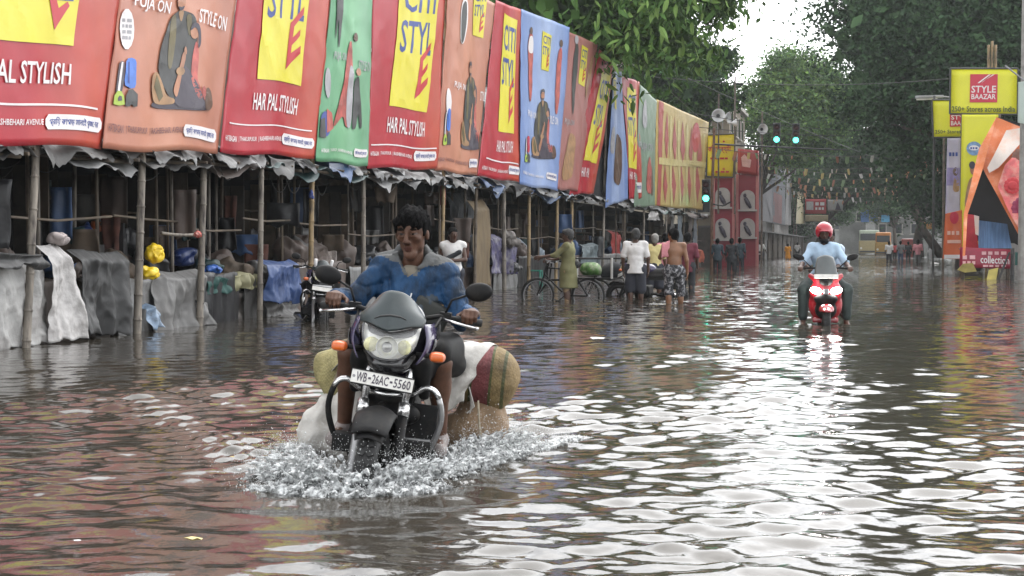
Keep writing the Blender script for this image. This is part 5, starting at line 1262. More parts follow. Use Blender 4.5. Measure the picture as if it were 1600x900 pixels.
for k, (x0, x1, y0, y1, Y, m) in enumerate([(1345, 1358, 328, 347, 205, 'a'), (1360, 1371, 328, 346, 206, 'a'), (1377, 1390, 336, 347, 204, 'b')]):
    polysheet(['blue awning sheet over the bus, left of three', 'blue awning sheet over the bus, middle of three', 'bright blue awning sheet right of the bus'][k], [(x0, y0), (x1, y0), (x1, y1), (x0, y1)], Y, mat('awning_blue' + m, (.10, .22, .5) if m == 'a' else (.08, .33, .55), .6), 'awning', 'awning', seed=k, bulge=.05)
building('long hazy tan block closing the view at the very end of the street', -40, 40, 300, 312, 10, BF, floors=3)
# ================================================================== the motorcycle in the foreground (local x forward, y to its left, z up from the road)
BLK = mat('bike_black_paint', (.012, .012, .014), .22, .2, 6, coat=.6)
BLKM = mat('bike_matt_black', (.0075, .0075, .008), .55, .3, 12, stain=(.03, .026, .022), stain_amt=.5, stain_scale=16, spec=.2)
PURP = mat('bike_purple_paint', (.045, .035, .085), .22, .2, 6, coat=.6)
SMOKE = mat('bike_grey_visor', (.034, .045, .047), .36, .2, 6, stain=(.05, .06, .06), stain_amt=.4, stain_scale=9)
CHR = mat('chrome', (.62, .62, .62), .22, .1, 10, metal=.95, stain=(.2, .18, .16), stain_amt=.35, stain_scale=25)
ALU = mat('fork_alloy', (.32, .32, .32), .4, .2, 12, metal=.8)
RUB = mat('rubber', (.014, .014, .014), .75, .3, 20, bump=.4, bscale=60)
AMB = mat('indicator_orange', (.62, .115, .01), .3, .1, 30, coat=.5)
LENS = mat('headlight_glass', (.60, .62, .60), .12, .25, 14, stain=(.55, .55, .25), stain_amt=.7, stain_scale=9, coat=1.0)
REFL = mat('headlight_reflector', (.80, .80, .76), .3, .15, 16, metal=.55, stain=(.55, .54, .30), stain_amt=.6, stain_scale=16)
PLATE = mat('plate_white', (.72, .71, .67), .45, .08, 10, stain=(.45, .42, .36), stain_amt=.4, stain_scale=18)
MIRG = mat('mirror_glass', (.5, .5, .5), .05, .05, 5, metal=1)
fw_b = math.atan2(-BIKE_AT.y, -BIKE_AT.x)           # heading straight at the camera
BYAW = fw_b + rad(-9)                                # nose turned a little to the picture's left
BLEAN = rad(-6.5)                                    # leaning to its own left
BROOT = (BIKE_AT.x, BIKE_AT.y, -.3); BROT = (BLEAN, 0, BYAW)
bike = thing('motorcycle', 'black motorcycle with grey visor ploughing through the water towards the camera', 'motorcycle', BROOT, BROT)
def wheel(parent, name, c, R, w, spokes=5, rim_m=None):
    b = MB(); prof = [(R - w * .95, -w * .42), (R - w * .5, -w * .5), (R - w * .12, -w * .36), (R, -w * .1), (R, w * .1), (R - w * .12, w * .36), (R - w * .5, w * .5), (R - w * .95, w * .42)]
    b.lathe(prof, c, (0, 1, 0), 48); root = b.build(name, RUB, parent, smooth=True)
    b = MB()
    for k in range(40):                              # tread blocks
        a = 2 * math.pi * k / 40
        for s_ in (-1, 1):
            p = Vector(c) + Vector((math.cos(a) * (R - .001), s_ * w * .2, math.sin(a) * (R - .001)))
            b.box(p, (.006, w * .14, .014), Matrix.Rotation(-a, 3, 'Y') @ Matrix.Rotation(s_ * .5, 3, 'X'))
    o = b.build('tread', RUB, root); o['kind'] = 'stuff'
    ri = R - w * .95
    b = MB(); b.lathe([(ri, -w * .42), (ri - .02, -w * .38), (ri - .028, 0), (ri - .02, w * .38), (ri, w * .42)], c, (0, 1, 0), 40); b.lathe([(.001, -.05), (.045, -.05), (.05, 0), (.045, .05), (.001, .05)], c, (0, 1, 0), 16)
    for k in range(spokes):
        a = 2 * math.pi * k / spokes; d = Vector((math.cos(a), 0, math.sin(a))); b.tube([Vector(c) + d * .04, Vector(c) + d * (ri - .02)], [.02, .014], 6)
    b.build('rim', rim_m or BLKM, root, smooth=False)
    return root
wheel(bike, 'front_wheel', (0, 0, .30), .30, .10); wheel(bike, 'rear_wheel', (-1.27, 0, .30), .31, .115)
# front mudguard
b = MB()
def fender(u, v, R=.335, a0=.80, a1=2.5, w=.078):
    a = a0 + (a1 - a0) * u; t = (v - .5) * 2; r = R - .028 * t * t * (1.4 - .4 * math.cos(u * math.pi))
    return (r * math.cos(a), t * w * (1 - .22 * (2 * u - 1) ** 4), .30 + r * math.sin(a))
b.grid(fender, 24, 10, thick=(0, 0, .004)); b.build('front_mudguard', BLKM, bike, smooth=True)
b = MB(); b.grid(lambda u, v: tuple(Vector(fender(.04 + .5 * u, v, R=.350, w=.092)) + Vector((0, 0, .0))), 12, 10, thick=(0, 0, .012)); b.build('mudguard_cover', BLKM, bike, smooth=True)
FT = lambda z, y: Vector((-.04 - (z - .30) * .47, y, z))
for sy in (-1, 1):
    b = MB(); b.tube([FT(.26, sy * .098), FT(.34, sy * .098), FT(.62, sy * .098)], [.024, .027, .026], 14); f = b.build('fork_leg', ALU if sy < 0 else BLKM, bike, smooth=True)
    b = MB(); b.tube([FT(.60, sy * .098), FT(.66, sy * .098)], [.031, .029], 14); b.tube([FT(.64, sy * .098), FT(1.0, sy * .098)], .0185, 14); b.build('fork_tube', CHR, f, smooth=True)
b = MB(); b.tube([FT(.74, -.13) + Vector((.01, 0, 0)), FT(.74, .13) + Vector((.01, 0, 0))], .022, 10); b.tube([FT(.96, -.12), FT(.96, .12)], .024, 10); b.build('fork_clamp', BLKM, bike, smooth=True)
# number plate
PR = Matrix.Rotation(rad(-4), 3, 'X') @ Matrix.Rotation(rad(-14), 3, 'Y')
pc = Vector((-.045, 0, .775))
b = MB(); b.box(pc, (.004, .147, .035), PR, bev=.003); pl = b.build('number_plate', PLATE, bike)
b = MB()
for (c, h) in (((0, 0, .034), (.147, .003)), ((0, 0, -.034), (.147, .003))):
    b.box(pc + PR @ Vector((.0055, 0, c[2])), (.002, h[0], h[1]), PR)
b.build('plate_rim', BLKM, pl)
def flat_text(txt, ctr, R, w, h, m, parent, name='lettering', off=.006):
    """lettering lying on a plate: local -y of the plate is the reader's right"""
    vs, fs = text_geo(txt); b = MB()
    top = [ctr + R @ Vector((off, (x - .5) * w, (y - .5) * h)) for x, y in vs]
    b.add(top, fs); return b.build(name, m, parent)
x = -.122
for part_, w_ in (("WB", .050), ("-", .013), ("26AC", .078), ("-", .013), ("5560", .080)):
    vs, fs = text_geo(part_); b = MB(); hh = .044 if part_ != "-" else .010
    b.add([pc + PR @ Vector((.0065, x + u * w_, (v - .5) * hh)) for u, v in vs], fs); b.build('lettering', INK, pl); x += w_ + .006
b = MB(); b.lathe([(.001, .002), (.006, .002), (.007, 0)], pc + PR @ Vector((.005, -.134, .0)), PR @ Vector((1, 0, 0)), 10); b.build('bolt', STEEL, pl)
# cockpit fairing: black shell, glass lamp, smoked visor
ry = lambda a: Matrix.Rotation(rad(a), 3, 'Y')
fair = [ell((-.29, 0, .955), (.15, .168, .150), m=0), ell((-.215, 0, .845), (.10, .10, .055), .05), ell((-.32, 0, 1.06), (.09, .14, .10), .05),
        rbox((-.55, 0, .95), (.17, .3, .3), .02, .02, op='s', m=0)]
fs_ = sdf_obj('fairing', fair, .009, [BLK], bike)
GLASS = mat('headlight_cover', (.9, .9, .9), .04, 0, 5, alpha=.22, coat=1.0)
LENSR = mat('lens_rib_glass', (.62, .63, .62), .12, .1, 9, alpha=.6)
b = MB()
zt = lambda t: .998 + .040 * abs(t) ** 1.3
zb_ = lambda t: .870 + .070 * abs(t) ** 2.8
hx = lambda t, v: -.062 - .075 * t * t - .035 * (v - .35) ** 2 * 2 - .02 * v
def lampf(dx, sc=1.0):
    def f(u, v):
        t = (2 * u - 1) * sc; w = .140 - .014 * (1 - v) ** 2
        return (hx(t, v) + dx, t * w, zb_(t) + (zt(t) - zb_(t)) * ((v - .5) * sc + .5))
    return f
b.grid(lampf(-.05, .97), 20, 10); hl = b.build('headlight', REFL, bike, smooth=True)
b = MB(); b.grid(lampf(0), 24, 12); b.build('headlight_lens', GLASS, hl, smooth=True)
b = MB(); b.lathe([(.050, .030), (.053, .034), (.047, .02), (.035, .002), (.012, -.01)], (-.118, 0, .930), (1, 0, 0), 24); b.build('reflector_bowl', REFL, hl, smooth=True)
for sy in (-1, 1):
    b = MB(); b.ball((-.112, sy * .078, .935), (.006, .040, .036), 16, 8, Matrix.Rotation(sy * rad(-28), 3, 'Z')); b.build('reflector_facet', mat('reflector_yellowish', (.62, .60, .34), .25, .5, 30, coat=1), hl, smooth=True)
b = MB(); b.ball((-.085, 0, .930), (.016, .026, .026), 14, 8); b.build('lamp_bulb_shield', mat('bulb_shield', (.30, .30, .29), .3, .1, 5, metal=.8), hl, smooth=True)
b = MB(); b.tube([lampf(.004)(u, 1) for u in [i / 12 for i in range(13)]], .006, 6); b.tube([lampf(.003)(u, 0) for u in [i / 12 for i in range(13)]], .007, 6); b.build('lamp_bezel', BLK, hl, smooth=True)
b = MB()
def visf(u, v):
    t = 2 * u - 1; w = .146 + .012 * math.sin(math.pi * min(v * 1.3, 1)) - .040 * max(0, v - .5) ** 1.5 * 2.0
    z = 1.008 + .045 * abs(t) ** 1.3 * (1 - v) + .185 * v * (1 - .36 * abs(t) ** 2.2) - .02 * abs(t) ** 4
    return (-.052 - .105 * t * t - .11 * v ** 1.35 + .010 * math.exp(-(t / .12) ** 2) * (1 - v), t * w, z)
b.grid(visf, 26, 16, thick=(-.006, 0, .002)); v_ = b.build('visor', SMOKE, bike, smooth=True)
b = MB(); b.tube([tuple(Vector(visf(.5 + .24 * q, .40 - .10 * q * q * 1.5 + .03 * q)) + Vector((.002, 0, 0))) for q in (-1, -.6, 0, .6, 1)], [.002, .0045, .0055, .0045, .002], 6); b.build('vent_slot', IRON, v_, smooth=True)
for sy in (-1, 1):                                   # side blades running back to the tank
    b = MB()
    def blade(u, v):
        z = .86 + .03 * u + (.19 - .05 * u) * v; bulge = .03 * math.sin(math.pi * v)
        return (-.13 - .05 * v - .26 * u, sy * (.128 + .03 * math.sin(math.pi * min(1, u + .15)) + .035 * u + bulge + .012 * v), z + .02 * u)
    b.grid(blade, 12, 10, thick=(0, -sy * .006, 0)); b.build('side_panel', PURP, bike, smooth=True)
    b = MB(); b.grid(lambda u, v: tuple(Vector(blade(.22 + .78 * u, .12 + .5 * v)) + Vector((0, sy * .006, 0))), 10, 6, thick=(0, sy * .004, 0)); b.build('side_trim', BLK, bike, smooth=True)
# turn signals
for sy in (-1, 1):
    b = MB(); b.tube([(-.18, sy * .13, .905), (-.17, sy * .215, .905)], .012, 8); st = b.build('indicator_stalk', BLKM, bike, smooth=True)
    sdf_obj('indicator', [ell((-.155, sy * .235, .905), (.034, .038, .025), m=0), rbox((-.14, sy * .235, .905), (.025, .031, .019), .01, .015)], .005, [AMB], bike)
# handlebar, grips, levers, mirrors
HB = [(-.36, 0, 1.045), (-.36, .10, 1.06), (-.40, .20, 1.085), (-.46, .31, 1.075), (-.49, .385, 1.07)]
for sy in (-1, 1):
    b = MB(); b.tube([(x, sy * y, z) for x, y, z in HB], .0125, 10); b.build('handlebar', BLKM, bike, smooth=True)
    b = MB(); b.tube([(-.452, sy * .275, 1.077), (-.472, sy * .34, 1.073), (-.493, sy * .40, 1.068)], [.018, .0175, .019], 12); b.build('grip', RUB, bike, smooth=True)
    b = MB(); b.tube([(-.395, sy * .215, 1.075), (-.375, sy * .28, 1.062), (-.40, sy * .385, 1.045)], [.008, .007, .006], 8); b.ball((-.40, sy * .388, 1.045), .009, 8, 6); b.build('lever', CHR, bike, smooth=True)
    b = MB(); b.box((-.425, sy * .225, 1.085), (.025, .03, .022), bev=.006); b.build('switch_box', BLKM, bike)
    ms = [(-.41, sy * .22, 1.09), (-.40, sy * .25, 1.17), (-.43, sy * .33, 1.205)]
    b = MB(); b.tube(ms, .006, 8); b.build('mirror_stem', BLKM, bike, smooth=True)
    mm = sdf_obj('mirror', [ell((-.43, sy * .375, 1.222), (.028, .068, .047), m=0, R=Matrix.Rotation(sy * rad(10), 3, 'X')), rbox((-.49, sy * .375, 1.222), (.045, .1, .1), .005, .005, op='s', m=0)], .005, [BLKM], bike)
    b = MB(); b.lathe([(.001, 0), (.9, 0)], (0, 0, 0), (1, 0, 0), 20); b.v = [(-.4452, sy * .375 + v[1] * .058, 1.222 + v[2] * .038) for v in b.v]; b.build('mirror_glass', MIRG, mm)
b = MB(); b.tube([(-.40, -.2, 1.07), (-.30, -.2, .98), (-.26, -.12, .90)], .007, 6); b.tube([(-.40, .2, 1.07), (-.29, .22, 1.0), (-.30, .14, .86)], .008, 6); b.tube([(-.38, .21, 1.08), (-.26, .17, .99), (-.34, .08, .8)], .006, 6)
o = b.build('cables', RUB, bike, smooth=True); o['kind'] = 'stuff'
# tank, seat, side covers, frame, engine
tank = [ell((-.62, 0, .90), (.26, .15, .13), m=0), ell((-.50, 0, .86), (.17, .17, .11), .06), cap((-.42, .13, .86), (-.62, .16, .83), .06, .05, .05), cap((-.42, -.13, .86), (-.62, -.16, .83), .06, .05, .05)]
sdf_obj('fuel_tank', tank, .014, [PURP], bike)
for sy in (-1, 1):
    sdf_obj('tank_shroud', [cap((-.30, sy * .14, .86), (-.52, sy * .19, .80), .05, .07, .05), cap((-.30, sy * .14, .86), (-.36, sy * .17, .70), .045, .03, .05)] + ([cap((-.30, .17, .96), (-.56, .25, .93), .05, .075, .05), cap((-.40, .22, .90), (-.62, .27, .84), .06, .07, .05)] if sy > 0 else []), .012, [BLKM], bike)
sdf_obj('seat', [cap((-.78, 0, .80), (-1.30, 0, .84), .11, .10, .05), rbox((-1.05, 0, .73), (.32, .13, .06), .03, .05)], .016, [RUB], bike)
sdf_obj('engine', [rbox((-.58, 0, .42), (.17, .15, .13), .04, .02), cap((-.47, 0, .48), (-.40, 0, .66), .10, .09, .03), ell((-.60, .17, .40), (.12, .05, .11), .03), ell((-.60, -.17, .40), (.12, .05, .11), .03)] + [rbox((-.44 + .028 * k, 0, .53 + .045 * k), (.12, .125, .008), .004, .004, R=Matrix.Rotation(rad(30), 3, 'Y')) for k in range(-1, 4)], .012, [BLKM], bike)
b = MB(); b.tube([FT(.98, 0), (-.40, 0, .72), (-.44, 0, .38), (-.9, 0, .36)], .028, 10); b.tube([FT(1.0, 0), (-.7, 0, .82), (-1.35, 0, .78)], .025, 10); b.tube([(-.9, .1, .36), (-1.27, .1, .30)], .025, 8); b.tube([(-.9, -.1, .36), (-1.27, -.1, .30)], .025, 8); b.build('frame', BLKM, bike, smooth=True)
for sy in (-1, 1):
    b = MB(); b.tube([(-1.2, sy * .13, .33), (-1.12, sy * .15, .74)], .03, 10); b.build('shock_absorber', CHR, bike, smooth=True)
    b = MB(); b.tube([(-.62, sy * .14, .39), (-.62, sy * .30, .385)], .016, 8); b.build('foot_peg', RUB, bike, smooth=True)
b = MB(); b.tube([(-.42, -.08, .55), (-.36, -.12, .42), (-.5, -.17, .28), (-1.4, -.2, .33)], [.022, .022, .03, .045], 12); b.build('exhaust', CHR, bike, smooth=True)
# crash guard: chrome hoop each side and black lower box
for sy, m in ((-1, BLKM), (1, CHR)):
    pts = [(-.32, sy * .05, .70), (-.27, sy * .12, .70), (-.24, sy * .19, .745), (-.24, sy * .245, .72), (-.26, sy * .275, .62), (-.28, sy * .26, .52), (-.31, sy * .21, .42), (-.36, sy * .12, .37)]
    P = [Vector(p) for p in pts]; Q = []
    for i in range(len(P) - 1):
        p0, p1, p2, p3 = P[max(i - 1, 0)], P[i], P[i + 1], P[min(i + 2, len(P) - 1)]
        for t in (0, .25, .5, .75): Q.append(.5 * ((2 * p1) + (p2 - p0) * t + (2 * p0 - 5 * p1 + 4 * p2 - p3) * t * t + (3 * p1 - p0 - 3 * p2 + p3) * t ** 3))
    Q.append(P[-1]); b = MB(); k = len(Q)
    b.tube(Q[:14], .0145, 10); g_ = b.build('crash_guard', CHR, bike, smooth=True)
    b = MB(); b.tube(Q[13:], .0145, 10); b.build('lower_bar', m if sy < 0 else ALU, g_, smooth=True)
b = MB(); b.tube([(-.27, -.12, .70), (-.25, 0, .69), (-.27, .12, .70)], .013, 10); b.build('crash_guard_bar', CHR, bike, smooth=True)
for sy in (-1, 1):
    b = MB(); b.box((-.30, sy * .17, .435), (.05, .07, .045), bev=.01); b.build('guard_box', BLKM, bike)
b = MB(); b.box((-.36, .12, .50), (.02, .13, .15), bev=.01); b.build('engine_shield', BLKM, bike)
b = MB(); b.box((-.31, .15, .475), (.012, .10, .012), bev=.003); b.build('shield_strip', ALU, bike)
b = MB(); b.ball((-.30, .10, .60), (.04, .07, .05), 12, 8); b.ball((-.30, -.02, .62), (.03, .03, .03), 10, 6); b.build('horn', BLKM, bike, smooth=True)
b = MB(); b.box((-1.42, 0, .70), (.10, .14, .02), bev=.008); b.tube([(-1.05, .16, .78), (-1.5, .17, .80), (-1.5, -.17, .80), (-1.05, -.16, .78)], .012, 8); b.build('rear_carrier', BLKM, bike)
# ------------------------------------------------------------------ the load on the motorcycle
SACKW = mat('sack_white', (.52, .50, .465), .7, .12, 5, stain=(.28, .25, .21), stain_amt=.7, stain_scale=7, bump=.6, bscale=16)
SACKB = mat('sack_brown', (.23, .155, .092), .8, .2, 8, stain=(.18, .12, .07), stain_amt=.6, stain_scale=9, bump=.5, bscale=40)
def striped(name, base, cols, axis, freq):
    m = M(name, base, .75, .2, 10, bump=.5, bscale=40); t = m.node_tree
    tc = nd(t, "ShaderNodeTexCoord"); sp = nd(t, "ShaderNodeSeparateXYZ"); t.links.new(tc.outputs['Object'], sp.inputs[0])
    mu = nd(t, "ShaderNodeMath", operation='MULTIPLY_ADD'); mu.inputs[1].default_value = freq; mu.inputs[2].default_value = .5; t.links.new(sp.outputs[axis], mu.inputs[0])
    rp = nd(t, "ShaderNodeValToRGB"); rp.color_ramp.interpolation = 'CONSTANT'; e = rp.color_ramp.elements
    e[0].position = 0; e[0].color = tuple(cols[0][1]) + (1,); e[1].position = cols[1][0]; e[1].color = tuple(cols[1][1]) + (1,)
    for p, c in cols[2:]: q = e.new(p); q.color = tuple(c) + (1,)
    t.links.new(mu.outputs[0], rp.inputs[0])
    wv = nd(t, "ShaderNodeTexChecker"); wv.inputs['Scale'].default_value = 105; t.links.new(tc.outputs['Object'], wv.inputs['Vector'])
    mx = nd(t, "ShaderNodeMix", data_type='RGBA', blend_type='MULTIPLY'); mx.inputs[0].default_value = .4; t.links.new(rp.outputs[0], mx.inputs[6]); t.links.new(wv.outputs['Color'], mx.inputs[7])
    wv.inputs['Color1'].default_value = (.62, .58, .45, 1); wv.inputs['Color2'].default_value = (1.25, 1.2, 1.1, 1)
    n5 = nd(t, "ShaderNodeTexNoise"); n5.inputs['Scale'].default_value = 7; n5.inputs['Detail'].default_value = 8; t.links.new(tc.outputs['Object'], n5.inputs['Vector'])
    r5 = nd(t, "ShaderNodeMapRange"); r5.inputs[1].default_value = .42; r5.inputs[2].default_value = .68; r5.inputs[3].default_value = 1.0; r5.inputs[4].default_value = .42; t.links.new(n5.outputs['Fac'], r5.inputs[0])
    m5 = nd(t, "ShaderNodeMix", data_type='RGBA', blend_type='MULTIPLY'); m5.inputs[0].default_value = 1; t.links.new(mx.outputs[2], m5.inputs[6]); t.links.new(r5.outputs[0], m5.inputs[7])
    t.links.new(m5.outputs[2], t.nodes['Principled BSDF'].inputs['Base Color']); return m
STR = striped('bundle_striped', (.3, .22, .1), [(0, (.20, .15, .065)), (.80, (.05, .06, .02)), (.815, (.20, .055, .06)), (.88, (.16, .045, .05)), (.895, (.07, .08, .025)), (.91, (.21, .15, .065)), (.955, (.07, .075, .025)), (.97, (.22, .155, .07))], 1, .9)
BR = Matrix.Translation(BROOT) @ Euler(BROT).to_matrix().to_4x4()
def load(name, label, cat, prims, res, m, nz=None, seed=0, post=None):
    o = sdf_obj(name, prims, res, m if isinstance(m, list) else [m], noise=nz, post=post); o.matrix_basis = BR; tag(o, label, cat); return o
load('striped_bundle', 'round striped woven bundle strapped on the right side of the motorcycle load', 'bundle',
     [cap((-1.12, .05, .765), (-1.10, .42, .745), .145, .15, .05), ell((-1.10, .47, .742), (.148, .12, .15), .06), cap((-1.12, -.05, .77), (-1.12, -.34, .74), .12, .12, .05)], .012, STR, lambda P: .012 * wnoise(P, 13, 3) + .012 * np.abs(wnoise(P * np.array([1, .4, 1]), 26, 4)) - .008)
load('brown_sack', 'wet brown sack hanging low behind the striped bundle', 'sack', [ell((-1.12, .40, .46), (.21, .155, .19), .05), ell((-1.18, .38, .36), (.22, .15, .14), .08)], .013, SACKB, lambda P: .016 * wnoise(P, 13, 5) + .016 * np.abs(wnoise(P, 24, 7)) + .004 * wnoise(P, 48, 6) - .01)
load('yellow_bundle', 'pale yellow striped bundle on the left of the load, behind the knee', 'bundle', [ell((-1.05, -.37, .70), (.13, .13, .125), .05), ell((-1.05, -.34, .63), (.13, .12, .12), .08)], .013,
     striped('bundle_yellow', (.5, .42, .16), [(0, (.34, .30, .14)), (.9, (.32, .27, .12)), (.98, (.34, .30, .14))], 2, .9), lambda P: .012 * wnoise(P, 15, 8) + .014 * np.abs(wnoise(P, 26, 7)) - .008)
load('white_sack', 'white plastic sack hanging low at the left of the motorcycle', 'sack', [cap((-.98, -.27, .66), (-.98, -.36, .36), .08, .13, .08), cap((-.98, -.44, .36), (-.98, -.25, .30), .10, .10, .10), rbox((-1.0, -.36, .42), (.12, .13, .13), .03, .08, R=Matrix.Rotation(rad(-18), 3, 'X'))], .012, SACKW, lambda P: .014 * wnoise(P * np.array([1, 1, .5]), 17, 9) + .022 * np.abs(wnoise(P * np.array([1, 1, .6]), 22, 4)) + .006 * wnoise(P, 50, 6) - .012)
# white sheet draped over the striped bundle
b = MB()
def drape(u, v):
    yr = .47 - .16 * min(1, v * 1.15)
    y = .10 + (yr - .10) * u; R_ = .166 + .006 * math.sin(9 * u + 3 * v) + .01 * v * math.sin(14 * u + 2)
    if v < .55: ang = -.8 + v / .55 * 2.35; x = -1.11 + R_ * math.sin(ang); z = .755 + R_ * math.cos(ang)
    else: k = (v - .55) / .45; x = -1.11 + R_ * math.sin(1.55) + .018 * math.sin(8 * u + 5 * k) + .02 * k; z = .755 + R_ * math.cos(1.55) - (.17 + .05 * math.sin(4 * u)) * k
    return (x, y + .03 * max(0, v - .5), z + .006 * math.sin(20 * u + 9 * v))
b.grid(drape, 26, 34, thick=(.004, 0, .004)); o = b.build('white_sheet', SACKW, None, smooth=True); o.matrix_basis = BR; tag(o, 'white plastic sheet draped over the striped bundle', 'sheet')
b = MB(); b.grid(lambda u, v: (-1.03 + .30 * (u - .5) + .02 * math.sin(7 * v), -.16 - .22 * v, .86 - .30 * max(0, v - .45) + .012 * math.sin(9 * u + 6 * v)), 14, 14, thick=(0, 0, .005)); o = b.build('white_sheet', SACKW, None, smooth=True); o.matrix_basis = BR; tag(o, 'white plastic sheet folded over the pale yellow bundle', 'sheet')
b = MB()
for k in range(3): b.tube([(-1.0 + .02 * k, .34, .70), (-.985 + .02 * k, .36 + .01 * k, .60), (-.99 + .02 * k, .345, .46 + .05 * k)], .004, 5)
o = b.build('cord', SACKW, None); o.matrix_basis = BR; tag(o, 'loose pale cords dangling from the striped bundle', 'cord'); o['kind'] = 'stuff'
for lab, yy, rr, zz, kk in (('rope tied round the striped bundle near its end', .30, .158, .752, 0), ('rope tied round the middle of the striped bundle', .16, .155, .758, 1)):
    b = MB(); b.tube([(-1.105 + rr * math.cos(a), yy + .012 * math.sin(3 * a + kk), zz + rr * math.sin(a)) for a in [2 * math.pi * i / 28 for i in range(29)]], .007, 6); o = b.build('rope', mat('rope_pale', (.35, .30, .22), .85, .3, 40), None, smooth=True); o.matrix_basis = BR; tag(o, lab, 'rope')
b = MB(); b.tube([(-1.05 + .15 * math.cos(a), -.36 + .02 * math.sin(2 * a), .67 + .155 * math.sin(a)) for a in [2 * math.pi * i / 28 for i in range(29)]], .007, 6); o = b.build('rope', mat('rope_pale', (.35, .30, .22), .85, .3, 40), None, smooth=True); o.matrix_basis = BR; tag(o, 'rope tied round the pale yellow bundle', 'rope')
b = MB(); b.tube([(-.90, .40, .64), (-.89, .42, .52), (-.90, .45, .40), (-.95, .50, .30)], .006, 6); o = b.build('rope', mat('rope_pale', (.35, .30, .22), .85, .3, 40), None, smooth=True); o.matrix_basis = BR; tag(o, 'rope running down the front of the brown sack', 'rope')
# ================================================================== people
SKIN = mat('skin_brown', (.098, .047, .029), .55, .22, 22, sss=0, bump=.12, bscale=160, spec=.35); SKIND = mat('skin_dark', (.075, .037, .024), .5, .12, 9)
LIP = mat('lips', (.075, .032, .024), .7, spec=.1); EYEW = mat('eye_white', (.13, .10, .09), .4); EYED = mat('eye_dark', (.01, .008, .006), .2); BROWM = mat('eyebrow', (.010, .008, .007), .9, spec=.05)
HAIR = mat('hair_black', (.006, .0058, .006), .85, .4, 30, spec=.08, bump=.8, bscale=70, stretch=(1, 1, .3)); HAIRG = mat('hair_grey', (.035, .035, .035), .8, .4, 30, bump=.8, bscale=60); HAIRW = mat('hair_white', (.20, .195, .18), .6, .2, 30, bump=.8, bscale=60)
def frame(yaw, pitch=0, roll=0): return Matrix.Rotation(yaw, 3, 'Z') @ Matrix.Rotation(pitch, 3, 'Y') @ Matrix.Rotation(roll, 3, 'X')
def head_prims(c, Rm, s=1.0, face=True):
    """skin 0, lips 1, eye white 2, iris 3, brow 4"""
    c = Vector(c); L = lambda x, y, z: tuple(c + Rm @ Vector((x * s, y * s, z * s)))
    E = lambda p, r, k=.02, m=0, op='u': ell(L(*p), tuple(q * s for q in r), k * s, m, op, R=Rm)
    P = [E((-.012, 0, .035), (.098, .074, .095)), cap(L(.018, 0, -.005), L(.046, 0, -.090), .064 * s, .036 * s, .035 * s), E((.064, 0, -.112), (.021, .021, .018), .03), E((.008, .044, -.062), (.030, .014, .026), .03), E((.008, -.044, -.062), (.030, .014, .026), .03)]
    if face:
        P += [E((.076, 0, .03), (.018, .05, .016), .025), cap(L(.092, 0, .012), L(.114, 0, -.030), .0085 * s, .0135 * s, .014 * s), E((.103, .012, -.036), (.011, .010, .008), .01), E((.103, -.012, -.036), (.011, .010, .008), .01),
              E((.062, .043, -.022), (.018, .016, .012), .025), E((.062, -.043, -.022), (.018, .016, .012), .025), E((.088, 0, -.052), (.010, .016, .014), .02),
              E((.098, .031, .004), (.016, .017, .010), .012, -1, 's'), E((.098, -.031, .004), (.016, .017, .010), .012, -1, 's'),
              E((.077, .031, .003), (.0125, .0135, .0075), .002, 2), E((.077, -.031, .003), (.0125, .0135, .0075), .002, 2), E((.080, .031, .013), (.0145, .018, .007), .006), E((.080, -.031, .013), (.0145, .018, .007), .006), E((.078, .031, -.009), (.013, .017, .006), .008), E((.078, -.031, -.009), (.013, .017, .006), .008),
              E((.0875, .031, .003), (.006, .0068, .0058), .001, 3), E((.0875, -.031, .003), (.006, .0068, .0058), .001, 3),
              E((.088, .034, .027), (.008, .020, .0042), .004, 4), E((.088, -.034, .027), (.008, .020, .0042), .004, 4),
              E((.087, 0, -.0675), (.011, .023, .0052), .006, 1), E((.085, 0, -.0775), (.011, .019, .0060), .006, 1), E((.101, 0, -.0722), (.012, .021, .0014), .003, -1, 's')]
    P += [E((-.005, .078, -.012), (.018, .010, .030), .008), E((-.005, -.078, -.012), (.018, .010, .030), .008)]
    return P
def hair_prims(c, Rm, s=1.0, long=0.0, fringe=.0):
    c = Vector(c); L = lambda x, y, z: tuple(c + Rm @ Vector((x * s, y * s, z * s)))
    E = lambda p, r, k=.02, m=0, op='u': ell(L(*p), tuple(q * s for q in r), k * s, m, op, R=Rm)
    n = Rm @ Vector((.55, 0, -1)).normalized()
    P = [E((-.018, 0, .040), (.108, .089, .099)), E((-.05, 0, -.02), (.07, .08, .08 + long), .03)]
    if fringe: P += [E((.06, .02, .085), (.045, .06, .04), .03), E((.078, -.02, .066), (.03, .045, .022), .02), E((.075, .04, .06), (.026, .03, .022), .02)]
    P += [E((.13, 0, -.075 - fringe * .3), (.13, .13, .115), .01, -1, 's')]
    return P
